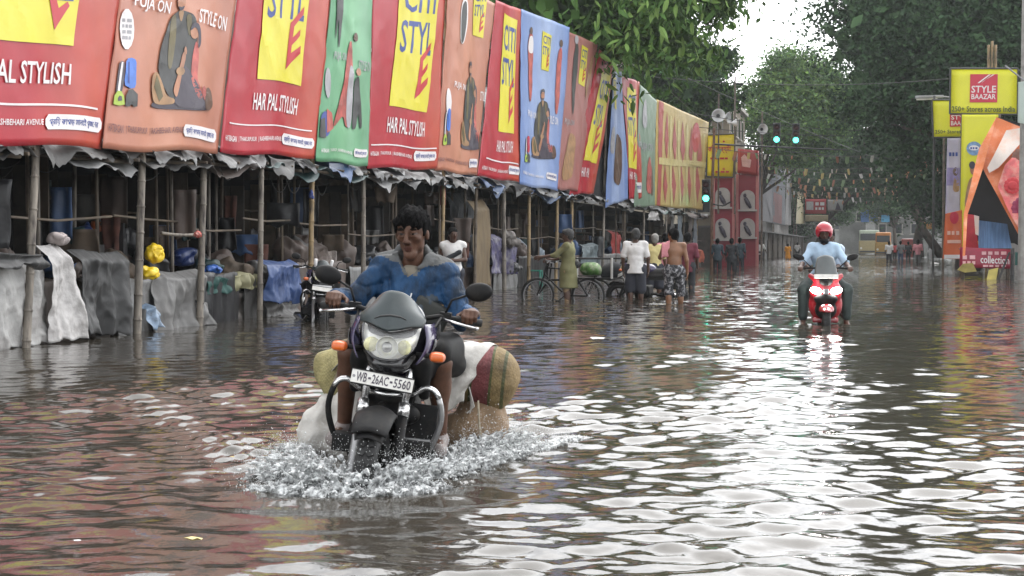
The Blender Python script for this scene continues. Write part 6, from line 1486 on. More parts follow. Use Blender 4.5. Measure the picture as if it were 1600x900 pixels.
def hand_prims(w, d, n, side, s=1.0, curl=.6, r=.0088, thumb=True, m=0, grip=None):
    """wrist w, pointing d, back-of-hand normal n; side +1 puts the thumb along d x n"""
    w, d, n = Vector(w), Vector(d).normalized(), Vector(n); n = (n - d * n.dot(d)).normalized(); a = d.cross(n).normalized() * side
    R_ = Matrix((d, a, n)).transposed()
    P = [rbox(tuple(w + d * .045 * s), (.050 * s, .040 * s, .014 * s), .013 * s, .012 * s, m, R=R_), cap(tuple(w - d * .02 * s), tuple(w + d * .02 * s), .025 * s, .027 * s, .02 * s, m)]
    for i, (o, Lf) in enumerate(((.030, .072), (.010, .080), (-.011, .074), (-.030, .058))):
        p = w + d * .088 * s + a * o * s; ang = 0
        segs = (.45, .32, .25)
        for k, f in enumerate(segs):
            ang += curl * (1.0 + .12 * i * (k == 0)) * (.9 if k == 0 else 1.0)
            q = p + (d * math.cos(ang) - n * math.sin(ang)) * Lf * f * s
            P.append(cap(tuple(p), tuple(q), r * s * (1.05 - .08 * k), r * s * (1.0 - .1 * k), .004 * s, m)); p = q
    if thumb:
        p = w + d * .03 * s + a * .036 * s; q = p + (d * .6 + a * .6 - n * .5 * curl).normalized() * .042 * s; t = q + (d * .9 - n * .6 * curl + a * .05).normalized() * .034 * s
        P += [cap(tuple(p), tuple(q), .013 * s, .0105 * s, .012 * s, m), cap(tuple(q), tuple(t), .0105 * s, .0085 * s, .004 * s, m)]
    return P
V3 = lambda *a: Vector(a)
def stand_joints(h=1.70, **kw):
    k = h / 1.70
    J = dict(pel=V3(0, 0, .93), waist=V3(0, 0, 1.08), che=V3(.01, 0, 1.27), nk=V3(0, 0, 1.44), hd=V3(.015, 0, 1.585), shL=V3(0, .175, 1.39), shR=V3(0, -.175, 1.39),
             elL=V3(-.03, .235, 1.11), elR=V3(-.03, -.235, 1.11), wrL=V3(.05, .25, .88), wrR=V3(.05, -.25, .88), hiL=V3(0, .09, .90), hiR=V3(0, -.09, .90),
             knL=V3(.02, .10, .50), knR=V3(.02, -.10, .50), anL=V3(-.01, .10, .09), anR=V3(-.01, -.10, .09))
    for a, v in kw.items(): J[a] = V3(*v)
    return {a: v * k for a, v in J.items()}, k
def body_prims(J, k, fat=1.0, yaw=0, pitch=0, face=True, feet=True, hands='fine', hd=None, roll=0, chest=1.0, hs=1.0):
    T = lambda n: tuple(J[n]); Rh = frame(yaw, pitch, roll)
    up = (J['nk'] - J['pel']).normalized()
    P = [cap(T('pel'), T('waist'), .115 * k * fat, .11 * k * fat, .06), cap(T('waist'), T('che'), .11 * k * fat, .13 * k * chest, .08), cap(T('shL'), T('shR'), .062 * k * (.4 + .6 * chest), .062 * k * (.4 + .6 * chest), .07), cap(T('hiL'), T('hiR'), .10 * k, .10 * k, .06),
         cap(tuple(J['che'] + (J['shL'] - J['shR']) * .16), tuple(J['che'] - (J['shL'] - J['shR']) * .16), .115 * k * chest, .115 * k * chest, .06),
         cap(T('nk'), tuple(J['hd'] + Rh @ Vector((-.042, 0, -.055)) * k), .052 * k, .044 * k, .014)]
    P += head_prims(T('hd'), Rh, k * hs, face)
    for s in 'LR':
        P += [cap(T('sh' + s), T('el' + s), .05 * k, .039 * k, .03), cap(T('el' + s), T('wr' + s), .041 * k, .025 * k, .02)]
        P += [cap(T('hi' + s), T('kn' + s), .084 * k, .054 * k, .04), ell(tuple(J['kn' + s].lerp(J['an' + s], .28) - Vector((.02, 0, 0)) * k), (.056 * k, .052 * k, .11 * k), .05), cap(T('kn' + s), T('an' + s), .054 * k, .035 * k, .03)]
        sd = 1 if s == 'L' else -1
        d = (J['wr' + s] - J['el' + s]).normalized()
        if hands == 'fine': P += hand_prims(T('wr' + s), d, Vector((0, sd, 0)) + up * .1, -sd * 1, k, curl=.28, r=.0105)
        if feet:
            f = J.get('ft' + s, Vector((1, sd * .12, -.25)).normalized()); a = J['an' + s]
            P += [cap(tuple(a - f * .03 * k - Vector((0, 0, .035 * k))), tuple(a + f * .15 * k - Vector((0, 0, .02 * k))), .034 * k, .030 * k, .03)]
    return P
def shirt_prims(J, k, t=.012, sleeve=.55, hem=.0, flare=.0, fat=1.0, collar=.0, m=0):
    """torso cloth; sleeve 0..1 to the elbow, 1..2 to the wrist; hem extends below the pelvis"""
    T = lambda n: tuple(J[n]); dn = (J['pel'] - J['waist']).normalized()
    P = [cap(T('pel'), T('waist'), .118 * k * fat + t, .112 * k * fat + t, .06, m), cap(T('waist'), T('che'), .112 * k * fat + t, .132 * k + t, .08, m), cap(T('shL'), T('shR'), .064 * k + t, .064 * k + t, .07, m), cap(T('hiL'), T('hiR'), .10 * k + t, .10 * k + t, .06, m),
         cap(tuple(J['che'] + (J['shL'] - J['shR']) * .16), tuple(J['che'] - (J['shL'] - J['shR']) * .16), .117 * k + t, .117 * k + t, .06, m)]
    e = J['pel'] + dn * (hem + .02)
    if hem > .2:
        q = dn * .16 * k; P += [cap(tuple(J['hiL'] + q), tuple(J['hiR'] + q), .10 * k + t, .10 * k + t, .06, m), cap(tuple(J['hiL'] + q * 2.2), tuple(J['hiR'] + q * 2.2), .10 * k + t + flare * .5, .10 * k + t + flare * .5, .08, m)]
    P.append(cap(T('pel'), tuple(e + dn * .1), .15 * k * fat + t * .6, .155 * k * fat + flare + t * .6, .05, m))
    for s in 'LR':
        a, b_, c_ = J['sh' + s], J['el' + s], J['wr' + s]
        if sleeve <= 1: P.append(cap(tuple(a), tuple(a.lerp(b_, sleeve)), .053 * k + t * .8, .048 * k + t * 1.2, .03, m))
        else:
            P += [cap(tuple(a), tuple(b_), .052 * k + t * .6, .042 * k + t * .8, .03, m), cap(tuple(b_), tuple(b_.lerp(c_, sleeve - 1)), .042 * k + t * .8, .033 * k + t * .9, .03, m)]
    P.append(half(tuple(e), tuple(dn), .004))
    nk = J['nk'] + Vector((.01, 0, .03)) * k
    P.append(cap(tuple(J['nk'] - Vector((0, 0, .02)) * k), tuple(J['hd']), .062 * k, .075 * k, .008, -1, 's'))
    return P
def trouser_prims(J, k, t=.016, leg=.9, flare=.0, m=0):
    """leg 0..1 to the knee, 1..2 to the ankle"""
    T = lambda n: tuple(J[n])
    P = [cap(tuple(J['pel'] + Vector((0, 0, .05 * k))), tuple(J['pel']), .125 * k + t, .125 * k + t, .05, m), cap(T('hiL'), T('hiR'), .105 * k + t, .105 * k + t, .06, m)]
    for s in 'LR':
        a, b_, c_ = J['hi' + s], J['kn' + s], J['an' + s]
        if leg <= 1: P.append(cap(tuple(a), tuple(a.lerp(b_, leg)), .092 * k + t, .065 * k + t + flare, .03, m))
        else: P += [cap(tuple(a), tuple(b_), .092 * k + t, .06 * k + t, .03, m), cap(tuple(b_), tuple(b_.lerp(c_, leg - 1)), .06 * k + t, .045 * k + t + flare, .03, m)]
    return P
FABN = lambda amp, f, sd: (lambda P: amp * wnoise(P * np.array([1, 1, .45]), f, sd) + amp * .4 * wnoise(P, f * 2.4, sd + 1))
def fabric(name, col, **k): return mat(name, col, .8, .12, 5, bump=.35, bscale=30, **k)
def person(label, at, yaw, J, k, skin=SKIN, shirt=None, shirt_kw={}, pants=None, pants_kw={}, hair=HAIR, hair_kw={}, res=.013, hyaw=0, hpitch=0, hands='fine', face=True, group=None, fat=1.0, body_kw={}, extra=None):
    root = thing('person', label, 'person', (at[0], at[1], -.3), (0, 0, yaw), group)
    sdf_obj('body', body_prims(J, k, fat, hyaw, hpitch, face, True, hands, **body_kw), res, [skin, LIP, EYEW, EYED, BROWM], root)
    Rh = frame(hyaw, hpitch)
    if hair is not None: sdf_obj('hair', hair_prims(tuple(J['hd']), Rh, k, **hair_kw), res * .8, [hair], root, noise=lambda P: .004 * wnoise(P, 60, 2))
    if shirt is not None: sdf_obj('shirt', shirt_prims(J, k, fat=fat, **shirt_kw), res, [shirt], root, noise=FABN(.008, 20, int(at[0] * 7) % 50))
    if pants is not None: sdf_obj('trousers', trouser_prims(J, k, **pants_kw), res, [pants], root, noise=FABN(.005, 16, 3))
    if extra: extra(root, J, k)
    return root
# ------------------------------------------------------------------ the rider in the blue jacket
rider = thing('person', 'young man with black hair in a faded blue jacket and shorts riding the black motorcycle', 'person', BROOT, BROT)
RJ = dict(pel=V3(-.86, 0, .88), waist=V3(-.85, 0, 1.03), che=V3(-.80, 0, 1.19), nk=V3(-.76, -.005, 1.335), hd=V3(-.715, -.02, 1.475), shL=V3(-.78, .165, 1.272), shR=V3(-.78, -.172, 1.272),
          elL=V3(-.66, .335, 1.13), elR=V3(-.64, -.34, 1.15), wrL=V3(-.555, .345, 1.095), wrR=V3(-.55, -.345, 1.105), hiL=V3(-.84, .10, .85), hiR=V3(-.84, -.10, .85),
          knL=V3(-.42, .225, .855), knR=V3(-.42, -.225, .855), anL=V3(-.62, .245, .47), anR=V3(-.62, -.245, .47), ftL=V3(.98, .12, -.15), ftR=V3(.98, -.12, -.15))
RJ['elL'] = V3(-.71, .285, 1.07); RJ['elR'] = V3(-.69, -.285, 1.095)
RHY, RHP, RHR = rad(-9), rad(10), rad(7)
P = body_prims(RJ, 1.0, .80, RHY, RHP, True, True, None, roll=RHR, chest=.70)
for s in 'LR':
    sd = 1 if s == 'L' else -1
    gc = Vector((-.478, sd * .345, 1.073)); w_ = RJ['wr' + s]
    d = Vector((.85, sd * -.05, .10)); P += hand_prims(tuple(w_ + Vector((.0, 0, .012))), d, Vector((-.1, 0, 1)), sd, 1.0, curl=1.0 if s == 'L' else .82, r=.0098)
body = sdf_obj('body', P, .0040, [SKIN, LIP, EYEW, EYED, BROWM], rider)
Rh = frame(RHY, RHP, RHR)
def hair_noise(P_):
    q = P_ * np.array([1, 1, .55]); q = P_ * np.array([1.4, 1.4, .5]); return .009 * np.abs(wnoise(q, 40, 4)) + .006 * wnoise(q, 85, 5) + .004 * wnoise(q, 190, 6) - .005
sdf_obj('hair', hair_prims(tuple(RJ['hd']), Rh, .975, long=-.02, fringe=.05), .0045, [HAIR], rider, noise=hair_noise)
# stubble and moustache shadow are part of the skin colour; the moustache itself is hair
hL = lambda x, y, z: tuple(RJ['hd'] + Rh @ Vector((x, y, z)))
JKT = mat('jacket_blue', (.015, .055, .130), .62, .45, 10, spec=.25, stain=(.006, .013, .024), stain_amt=.93, stain_scale=8, bump=.8, bscale=22, stretch=(1, 1.1, .5))
JKL = mat('jacket_grey', (.085, .087, .085), .75, .2, 7, stain=(.10, .105, .11), stain_amt=.6, stain_scale=8, bump=.4, bscale=26)
JKD = mat('jacket_slate', (.030, .042, .055), .7, .2, 7, bump=.4, bscale=22)
TEE = mat('tee_beige', (.17, .15, .115), .8, .1, 9)
J = RJ
jp = [ell((-.79, 0, 1.15), (.130, .172, .20), .04), ell((-.85, 0, .98), (.13, .160, .17), .08), cap(tuple(RJ['shL']), tuple(RJ['shR']), .068, .068, .06)]
for s in 'LR':
    a, b_, c_ = RJ['sh' + s], RJ['el' + s], RJ['wr' + s]
    jp += [cap(tuple(a), tuple(b_), .069, .060, .03), cap(tuple(b_), tuple(b_.lerp(c_, .92)), .061, .051, .03)]
jp += [cap(tuple(RJ['pel']), tuple(RJ['waist']), .148, .15, .05, 2), cap(tuple(RJ['shL'] + V3(-.02, -.01, .028)), tuple(RJ['nk'] + V3(-.01, .04, .0)), .058, .062, .03, 1), cap(tuple(RJ['shR'] + V3(-.02, .01, .028)), tuple(RJ['nk'] + V3(-.01, -.04, .0)), .058, .062, .03, 1),
       cap(tuple(RJ['nk'] + V3(-.05, .045, .035)), tuple(RJ['nk'] + V3(-.05, -.045, .035)), .048, .048, .04, 1), cap(tuple(RJ['nk'] + V3(-.03, .066, .035)), tuple(RJ['nk'] + V3(.070, .022, -.075)), .030, .022, .02, 1), cap(tuple(RJ['nk'] + V3(-.03, -.066, .035)), tuple(RJ['nk'] + V3(.070, -.022, -.075)), .030, .022, .02, 1),
       cap(tuple(RJ['che'] + V3(.10, .10, -.06)), tuple(RJ['waist'] + V3(.14, .05, .02)), .05, .06, .04, 2)]
jp += [cap(tuple(RJ['nk'] + V3(.02, 0, .0)), tuple(RJ['nk'] + V3(.10, 0, .05)), .05, .06, .01, -1, 's'), cap(tuple(RJ['nk'] + V3(.03, 0, -.01)), tuple(RJ['nk'] + V3(.10, 0, -.05)), .030, .012, .01, -1, 's'), cap(tuple(RJ['nk']), tuple(RJ['hd']), .061, .072, .008, -1, 's')]
def jn(P_):
    q = P_ * np.array([1, .9, .55]); a = wnoise(q, 20, 7); b_ = wnoise(q, 42, 8); c_ = wnoise(P_ * np.array([1.2, .6, 1]), 60, 11); return .006 * wnoise(q, 11, 5) + .020 * np.exp(-(a / .20) ** 2) - .004 + .010 * np.exp(-(b_ / .2) ** 2) + .004 * np.exp(-(c_ / .2) ** 2) + .0015 * wnoise(P_, 80, 9)
sdf_obj('jacket', jp, .0075, [JKT, JKL, JKD], rider, noise=jn)
sdf_obj('undershirt', [cap(tuple(RJ['che'] + V3(.03, 0, -.02)), tuple(RJ['nk'] + V3(.02, 0, -.075)), .085, .056, .03)], .008, [TEE], rider)
sdf_obj('shorts', trouser_prims(RJ, 1.0, t=.016, leg=.78), .010, [fabric('shorts_black', (.018, .018, .022))], rider, noise=FABN(.006, 18, 4))
b = MB(); ch = RJ['che']; pts = [ch + V3(.02, -.15, .17), ch + V3(.13, -.10, .06), ch + V3(.165, 0, -.06), ch + V3(.14, .10, -.14), ch + V3(.05, .16, -.2)]
b.tube([ch + V3(.152, .02, -.02), ch + V3(.160, .005, -.10), ch + V3(.152, .0, -.2)], .004, 6); b.build('zip', mat('zip_pale', (.5, .5, .5), .5), rider, smooth=True)
for s, sd in (('L', 1), ('R', -1)):
    a = RJ['an' + s]; f = RJ['ft' + s]
    sdf_obj('shoe', [cap(tuple(a - f * .04 + V3(0, 0, -.045)), tuple(a + f * .17 + V3(0, 0, -.03)), .042, .040, .03), ell(tuple(a + V3(0, 0, -.01)), (.05, .046, .045), .03)], .009, [mat('shoe_grey', (.22, .19, .18), .6, .2, 9)], rider)
sdf_obj('shoulder_bag', [rbox((-.70, .10, 1.02), (.03, .10, .12), .02, .02, R=frame(.25, 0, -.35))], .010, [mat('bag_dark_olive', (.03, .032, .028), .7, .2, 8)], rider, noise=FABN(.006, 20, 4))
# ================================================================== the other people in the street
WSH = fabric('shirt_white', (.62, .61, .60)); YSH = fabric('shirt_pale_yellow', (.60, .52, .24)); OLV = fabric('kurta_olive', (.15, .145, .065)); NAVYP = fabric('shorts_navy', (.022, .024, .035)); DKC = fabric('cloth_near_black', (.018, .02, .024)); DBL = fabric('shirt_dark_teal', (.03, .05, .065))
LBL = fabric('shirt_light_blue', (.36, .49, .62)); JEAN = fabric('trousers_dark_green', (.02, .032, .03)); ORD_ = fabric('dress_orange', (.75, .30, .02)); PNK = fabric('shirt_pink', (.60, .24, .27)); GRT = fabric('trousers_grey', (.16, .16, .16)); MRN = fabric('shirt_maroon', (.12, .02, .035)); KHK = fabric('trousers_khaki', (.27, .19, .11))
PATS = mat('shorts_patterned', (.02, .02, .025), .8, .1, 5, stain=(.45, .45, .47), stain_amt=.95, stain_scale=16)
UP, DOWN = rad(90), rad(-90)
g = 'people wading along the flooded street'
def at(px, py): p = onz(px, py); return (p.x, p.y)
# man in the vest
J, k = stand_joints(1.72, elR=(-.06, -.24, 1.12), wrR=(.02, -.27, .86), elL=(.10, .22, 1.13), wrL=(.20, .02, 1.12))
def vest(root, J, k):
    P = shirt_prims(J, k, t=.014, sleeve=.02, hem=.0); P = [p for p in P if p['t'] != 'c' or p['op'] == 's' or p['ra'] > .075 * k]
    P += [cap(tuple(J['che'] + V3(.05, .085, .08)), tuple(J['shL'] + V3(0, -.06, .05)), .05, .045, .03), cap(tuple(J['che'] + V3(.05, -.085, .08)), tuple(J['shR'] + V3(0, .06, .05)), .05, .045, .03)]
    P = [p for p in P if p['op'] == 'u'] + [p for p in P if p['op'] != 'u']
    sdf_obj('vest', P, .012, [WSH], root)
    sdf_obj('sling_bag', [cap(tuple(J['che'] + V3(.13, .12, .0)), tuple(J['waist'] + V3(.15, -.12, .06)), .045, .05, .03)], .012, [DKC], root)
person('man in a white vest with a dark bag, standing by the stalls behind the rider', at(708, 478), rad(-75), J, k, SKIND, None, {}, NAVYP, dict(leg=1.6), HAIR, {}, hyaw=rad(25), extra=vest)
# man in olive kurta holding the bicycle
J, k = stand_joints(1.72, elR=(.16, -.22, 1.14), wrR=(.42, -.20, 1.10), elL=(.20, .20, 1.20), wrL=(.50, .22, 1.16), anL=(-.03, .11, .09), anR=(.06, -.11, .09))
person('balding man in a long olive tunic holding the black bicycle', at(888, 470), rad(176), J, k, SKIND, OLV, dict(sleeve=1.25, hem=.36, flare=.035), KHK, dict(leg=1.85, t=-.004), HAIRG, dict(fringe=-.05), hyaw=rad(5), group=g)
J, k = stand_joints(1.74, anL=(-.05, .10, .09), anR=(.08, -.11, .09), elL=(-.02, .25, 1.12), elR=(-.02, -.25, 1.12))
person('grey haired man in a white shirt and dark shorts, seen from behind', at(993, 468), rad(96), J, k, SKIND, WSH, dict(sleeve=.78, hem=.10, flare=.02, t=.014), NAVYP, dict(leg=.98, t=.03, flare=.02), HAIRG, {}, hyaw=rad(8), group=g, fat=1.12)
J, k = stand_joints(1.66, anL=(-.04, .10, .09), anR=(.05, -.10, .09), elL=(.05, .24, 1.14), wrL=(.22, .20, 1.05))
person('white haired man in a pale yellow shirt next to the white shirted man', at(1023, 459), rad(88), J, k, SKIN, YSH, dict(sleeve=.75, hem=.10, flare=.02, t=.014), NAVYP, dict(leg=.98, t=.03, flare=.02), HAIRW, {}, hyaw=rad(10), group=g)
J, k = stand_joints(1.72, anL=(-.06, .10, .09), anR=(.10, -.13, .09), knR=(.08, -.13, .5), elL=(.10, .26, 1.16), wrL=(.26, .22, 1.30), hd=(.03, .02, 1.575))
def towel(root, J, k):
    s_ = J['shL']
    def tw(u, v):
        a = (v - .5) * 2; dz = .075 - .9 * max(0, abs(a) - .35) ** 1.1 * .5
        return (s_.x - .085 * math.sin(max(-1.57, min(1.57, a * 2.6))), s_.y - .10 + .15 * u + .02 * a, s_.z + dz - .04 * u + .012 * math.sin(7 * u + 3 * a))
    b = MB(); b.grid(tw, 8, 18, thick=(-.008, 0, .008)); b.build('towel', PNK, root, smooth=True)
BACK = mat('skin_tan', (.20, .095, .048), .5, .2, 6)
person('bare backed man in black shorts with white flowers', at(1053, 474), rad(100), J, k, BACK, None, {}, PATS, dict(leg=1.04, t=.018, flare=.02), HAIR, {}, hyaw=rad(50), group=g, fat=1.1, extra=towel)
J, k = stand_joints(1.70)
person('person in a maroon shirt partly hidden by the bare backed man', at(1074, 455), rad(95), J, k, SKIND, MRN, dict(sleeve=.9, hem=.16), DKC, dict(leg=1.85), HAIR, {}, group=g)
J, k = stand_joints(1.70)
person('person in a pink shirt between the yellow shirted and the bare backed man', at(1040, 453), rad(90), J, k, SKIND, PNK, dict(sleeve=1.3, hem=.08), DKC, dict(leg=1.85), HAIR, {}, group=g)
for lab, px, py, h, sh, pa, dy in (('left person of the trio in near black clothes before the crimson shop front', 1121, 424, 1.70, DBL, DKC, 95), ('middle person of the dark clothed trio, nearest to the camera', 1143, 428, 1.68, DKC, DKC, 88), ('right person of the dark clothed trio, in dark teal', 1156, 421, 1.76, DBL, NAVYP, 80)):
    J, k = stand_joints(h, anL=(-.06, .10, .09), anR=(.10, -.10, .09)); person(lab, at(px, py), rad(dy), J, k, SKIND, sh, dict(sleeve=1.2, hem=.14, t=.016, flare=.02), pa, dict(leg=1.85), HAIR, {}, res=.016, hands='fine', face=False, group=g)
J, k = stand_joints(1.72, anL=(-.05, .12, .09), anR=(.07, -.12, .09), elR=(.05, -.30, 1.15), wrR=(.15, -.36, .98))
person('man in a pale grey shirt and dark shorts below the crimson arches', at(1188, 411), rad(92), J, k, SKIND, fabric('shirt_pale_grey', (.62, .62, .60)), dict(sleeve=.8, hem=.08, t=.016), NAVYP, dict(leg=.95, t=.03), HAIR, {}, res=.018, face=False, group=g)
J, k = stand_joints(1.55)
person('woman in a bright orange dress with black hair', at(1231, 406), rad(92), J, k, SKIND, ORD_, dict(sleeve=1.1, hem=.42, flare=.08, t=.022), ORD_, dict(leg=1.7), HAIR, dict(long=.06), res=.018, face=False, group=g)
J, k = stand_joints(1.72)
person('person in a white shirt and dark trousers beside the woman in orange', at(1246, 402), rad(85), J, k, SKIND, WSH, dict(sleeve=.8, hem=.06), DKC, dict(leg=1.85), HAIR, {}, res=.02, face=False, group=g)
g2 = 'people walking at the far right of the street'
for lab, px, py, h, sh, pa, dy in (('far walker in white shirt and black trousers, left of the distant group', 1389, 410, 1.7, WSH, DKC, 90), ('far walker in grey shirt and blue jeans in the middle of the distant group', 1407, 409, 1.72, GRT, fabric('jeans_blue', (.06, .09, .16)), 85), ('far walker in dark clothes just left of the pink shirt', 1419, 407, 1.7, DKC, DKC, 95), ('man in a pink shirt and grey trousers walking away', 1434, 414, 1.74, PNK, GRT, 90), ('far walker in maroon right of the pink shirt', 1455, 402, 1.7, MRN, DKC, 90), ('far walker in a red top half hidden in the distant group', 1398, 404, 1.65, fabric('shirt_red', (.45, .06, .06)), DKC, 90)):
    J, k = stand_joints(h, anL=(-.08, .10, .09), anR=(.12, -.10, .09)); person(lab, at(px, py), rad(dy), J, k, SKIND, sh, dict(sleeve=.9, hem=.06, t=.014), pa, dict(leg=1.85), HAIR, {}, res=.02, face=False, group=g2)
# ================================================================== red scooter with its rider and passenger
sc = onz(1291, 508); SYAW = math.atan2(-sc.y, -sc.x) + rad(3); SROOT = (sc.x, sc.y, -.24)
REDP = mat('scooter_red', (.28, .009, .016), .22, .12, 6, coat=.7); LAMPW = mat('scooter_headlamp', (.9, .9, .9), .2, 0, 5, emit=22, emcol=(1, .98, .95))
sco = thing('scooter', 'red scooter with two lit headlamps and a grey windscreen coming towards the camera', 'scooter', SROOT, (0, 0, SYAW))
wheel(sco, 'front_wheel', (0, 0, .23), .235, .11); wheel(sco, 'rear_wheel', (-1.28, 0, .23), .235, .12)
sdf_obj('front_mudguard', [cap((.02, -.02, .45), (.02, .02, .45), .085, .085, .02), cap((.13, 0, .40), (-.12, 0, .42), .075, .09, .05), rbox((0, 0, .28), (.3, .2, .14), .02, .03, op='s')], .012, [REDP], sco)
sdf_obj('apron', [ell((-.20, 0, .71), (.12, .225, .17), m=0), ell((-.26, 0, .52), (.10, .235, .26), .08), cap((-.17, .12, .86), (-.22, .21, .92), .05, .035, .05), cap((-.17, -.12, .86), (-.22, -.21, .92), .05, .035, .05), ell((-.08, 0, .90), (.09, .11, .08), .02, -1, 's'), rbox((-.42, 0, .6), (.12, .4, .5), .02, .02, op='s')], .014, [REDP], sco)
sdf_obj('nose_panel', [ell((-.16, 0, .84), (.09, .10, .09), m=0), ell((-.13, 0, .60), (.075, .165, .085), .04), ell((-.16, 0, .45), (.08, .15, .14), .05)], .012, [BLKM], sco)
for sy in (-1, 1):
    sdf_obj('headlamp', [ell((-.10, sy * .135, .715), (.05, .085, .045), m=0, R=Matrix.Rotation(sy * rad(14), 3, 'X'))], .010, [LAMPW], sco)
    b = MB(); b.tube([(-.30, sy * .05, 1.02), (-.32, sy * .2, 1.03), (-.38, sy * .34, 1.02)], .014, 8); b.build('handlebar', BLKM, sco, smooth=True)
    b = MB(); b.tube([(-.36, sy * .27, 1.025), (-.385, sy * .37, 1.015)], .02, 10); b.build('grip', RUB, sco, smooth=True)
    b = MB(); b.tube([(-.32, sy * .2, 1.04), (-.30, sy * .30, 1.14)], .008, 6); b.build('mirror_stem', BLKM, sco, smooth=True)
    b = MB(); b.ball((-.30, sy * .37, 1.18), (.025, .085, .045), 14, 8, Matrix.Rotation(sy * rad(18), 3, 'X')); b.build('mirror', BLKM, sco, smooth=True)
b = MB(); b.box((-.055, 0, .70), (.02, .035, .04), bev=.012); b.build('emblem_plate', STEEL, sco)
b = MB(); b.grid(lambda u, v: (-.14 - .12 * v - .35 * ((u - .5) * .36) ** 2 * 4, (u - .5) * (.31 - .09 * v ** 2), .93 + .28 * v * (1 - .12 * (2 * u - 1) ** 2)), 12, 10, thick=(-.006, 0, 0)); b.build('windscreen', mat('windscreen_grey', (.09, .10, .10), .25, .1, 5, coat=.4), sco, smooth=True)
b = MB(); b.box((-.07, 0, .915), (.006, .165, .03), Matrix.Rotation(rad(-20), 3, 'Y'), bev=.004); spl = b.build('number_plate', PLATE, sco)
sdf_obj('seat', [cap((-.70, 0, .76), (-1.35, 0, .82), .12, .11, .05)], .02, [RUB], sco); sdf_obj('body', [cap((-.75, 0, .55), (-1.35, 0, .62), .17, .15, .05), rbox((-.45, 0, .30), (.25, .18, .04), .02, .05)], .02, [REDP], sco)
SJ = dict(pel=V3(-.78, 0, .88), waist=V3(-.78, 0, 1.03), che=V3(-.76, 0, 1.20), nk=V3(-.74, 0, 1.37), hd=V3(-.72, 0, 1.515), shL=V3(-.75, .165, 1.31), shR=V3(-.75, -.165, 1.31), elL=V3(-.62, .30, 1.10), elR=V3(-.62, -.30, 1.10),
          wrL=V3(-.44, .335, 1.03), wrR=V3(-.44, -.335, 1.03), hiL=V3(-.76, .11, .84), hiR=V3(-.76, -.11, .84), knL=V3(-.38, .30, .72), knR=V3(-.38, -.30, .72), anL=V3(-.42, .30, .28), anR=V3(-.42, -.30, .28))
def two_wheeler(label, J, sh, pants, skin, dx=0, helm=None, hands=True, res=.013, face=True):
    J = {a: v + V3(dx, 0, 0) for a, v in J.items()}
    root = thing('person', label, 'person', SROOT, (0, 0, SYAW))
    P = body_prims(J, 1.0, 1.0, 0, rad(4), face, True, None)
    for s in 'LR':
        sd = 1 if s == 'L' else -1; P += hand_prims(tuple(J['wr' + s]), Vector((.9, sd * .1, .05)), Vector((0, 0, 1)), sd, 1.0, curl=.9, r=.0115)
    sdf_obj('body', P, res, [skin, LIP, EYEW, EYED, BROWM], root)
    sdf_obj('shirt', shirt_prims(J, 1.0, t=.014, sleeve=.95, hem=.02), res, [sh], root, noise=FABN(.009, 20, 5))
    sdf_obj('trousers', trouser_prims(J, 1.0, t=.02, leg=1.85), res, [pants], root, noise=FABN(.005, 16, 6))
    hd = J['hd']
    if helm is not None:
        sdf_obj('helmet', [ell(tuple(hd + V3(-.01, 0, .035)), (.135, .125, .135), m=0), ell(tuple(hd + V3(.11, 0, -.05)), (.10, .12, .075), .02, -1, 's'), rbox(tuple(hd + V3(0, 0, -.16)), (.3, .3, .09), .02, .02, op='s')], .008, [helm], root)
        b = MB(); b.grid(lambda u, v: tuple(hd + V3(.10 + .06 * v - .10 * (2 * u - 1) ** 2, .10 * (2 * u - 1), .045 - .015 * v + .0 * u)), 10, 4, thick=(0, 0, .008)); b.build('helmet_peak', helm, root, smooth=True)
        sdf_obj('chin_strap', [cap(tuple(hd + V3(.02, .075, -.04)), tuple(hd + V3(.055, .03, -.135)), .014, .014, .01), cap(tuple(hd + V3(.02, -.075, -.04)), tuple(hd + V3(.055, -.03, -.135)), .014, .014, .01), ell(tuple(hd + V3(.05, 0, -.10)), (.06, .068, .035), .02)], .008, [BLKM], root)
    else: sdf_obj('hair', hair_prims(tuple(hd), frame(0, 0), 1.0), .012, [HAIR], root)
two_wheeler('scooter rider in a light blue shirt and red helmet', SJ, LBL, JEAN, SKIND, helm=mat('helmet_red', (.42, .02, .04), .2, .15, 6, coat=.8))
PJ = {a: v.copy() for a, v in SJ.items()}
PJ['hd'] = V3(-.72, -.10, 1.50)
for s, sd in (('L', 1), ('R', -1)): PJ['el' + s] = V3(-.66, sd * .24, 1.06); PJ['wr' + s] = V3(-.48, sd * .17, 1.0); PJ['kn' + s] = V3(-.42, sd * .26, .76); PJ['an' + s] = V3(-.62, sd * .26, .38)
for a in ('nk', 'shL', 'shR', 'che', 'waist', 'pel'): PJ[a] = PJ[a] + V3(0, .08, -.03)
PJ['hd'] = V3(-.72, .09, 1.47)
two_wheeler('passenger in a pale blue shirt sitting behind the scooter rider', PJ, fabric('shirt_paler_blue', (.42, .50, .60)), JEAN, SKIND, dx=-.45, res=.016, face=False)
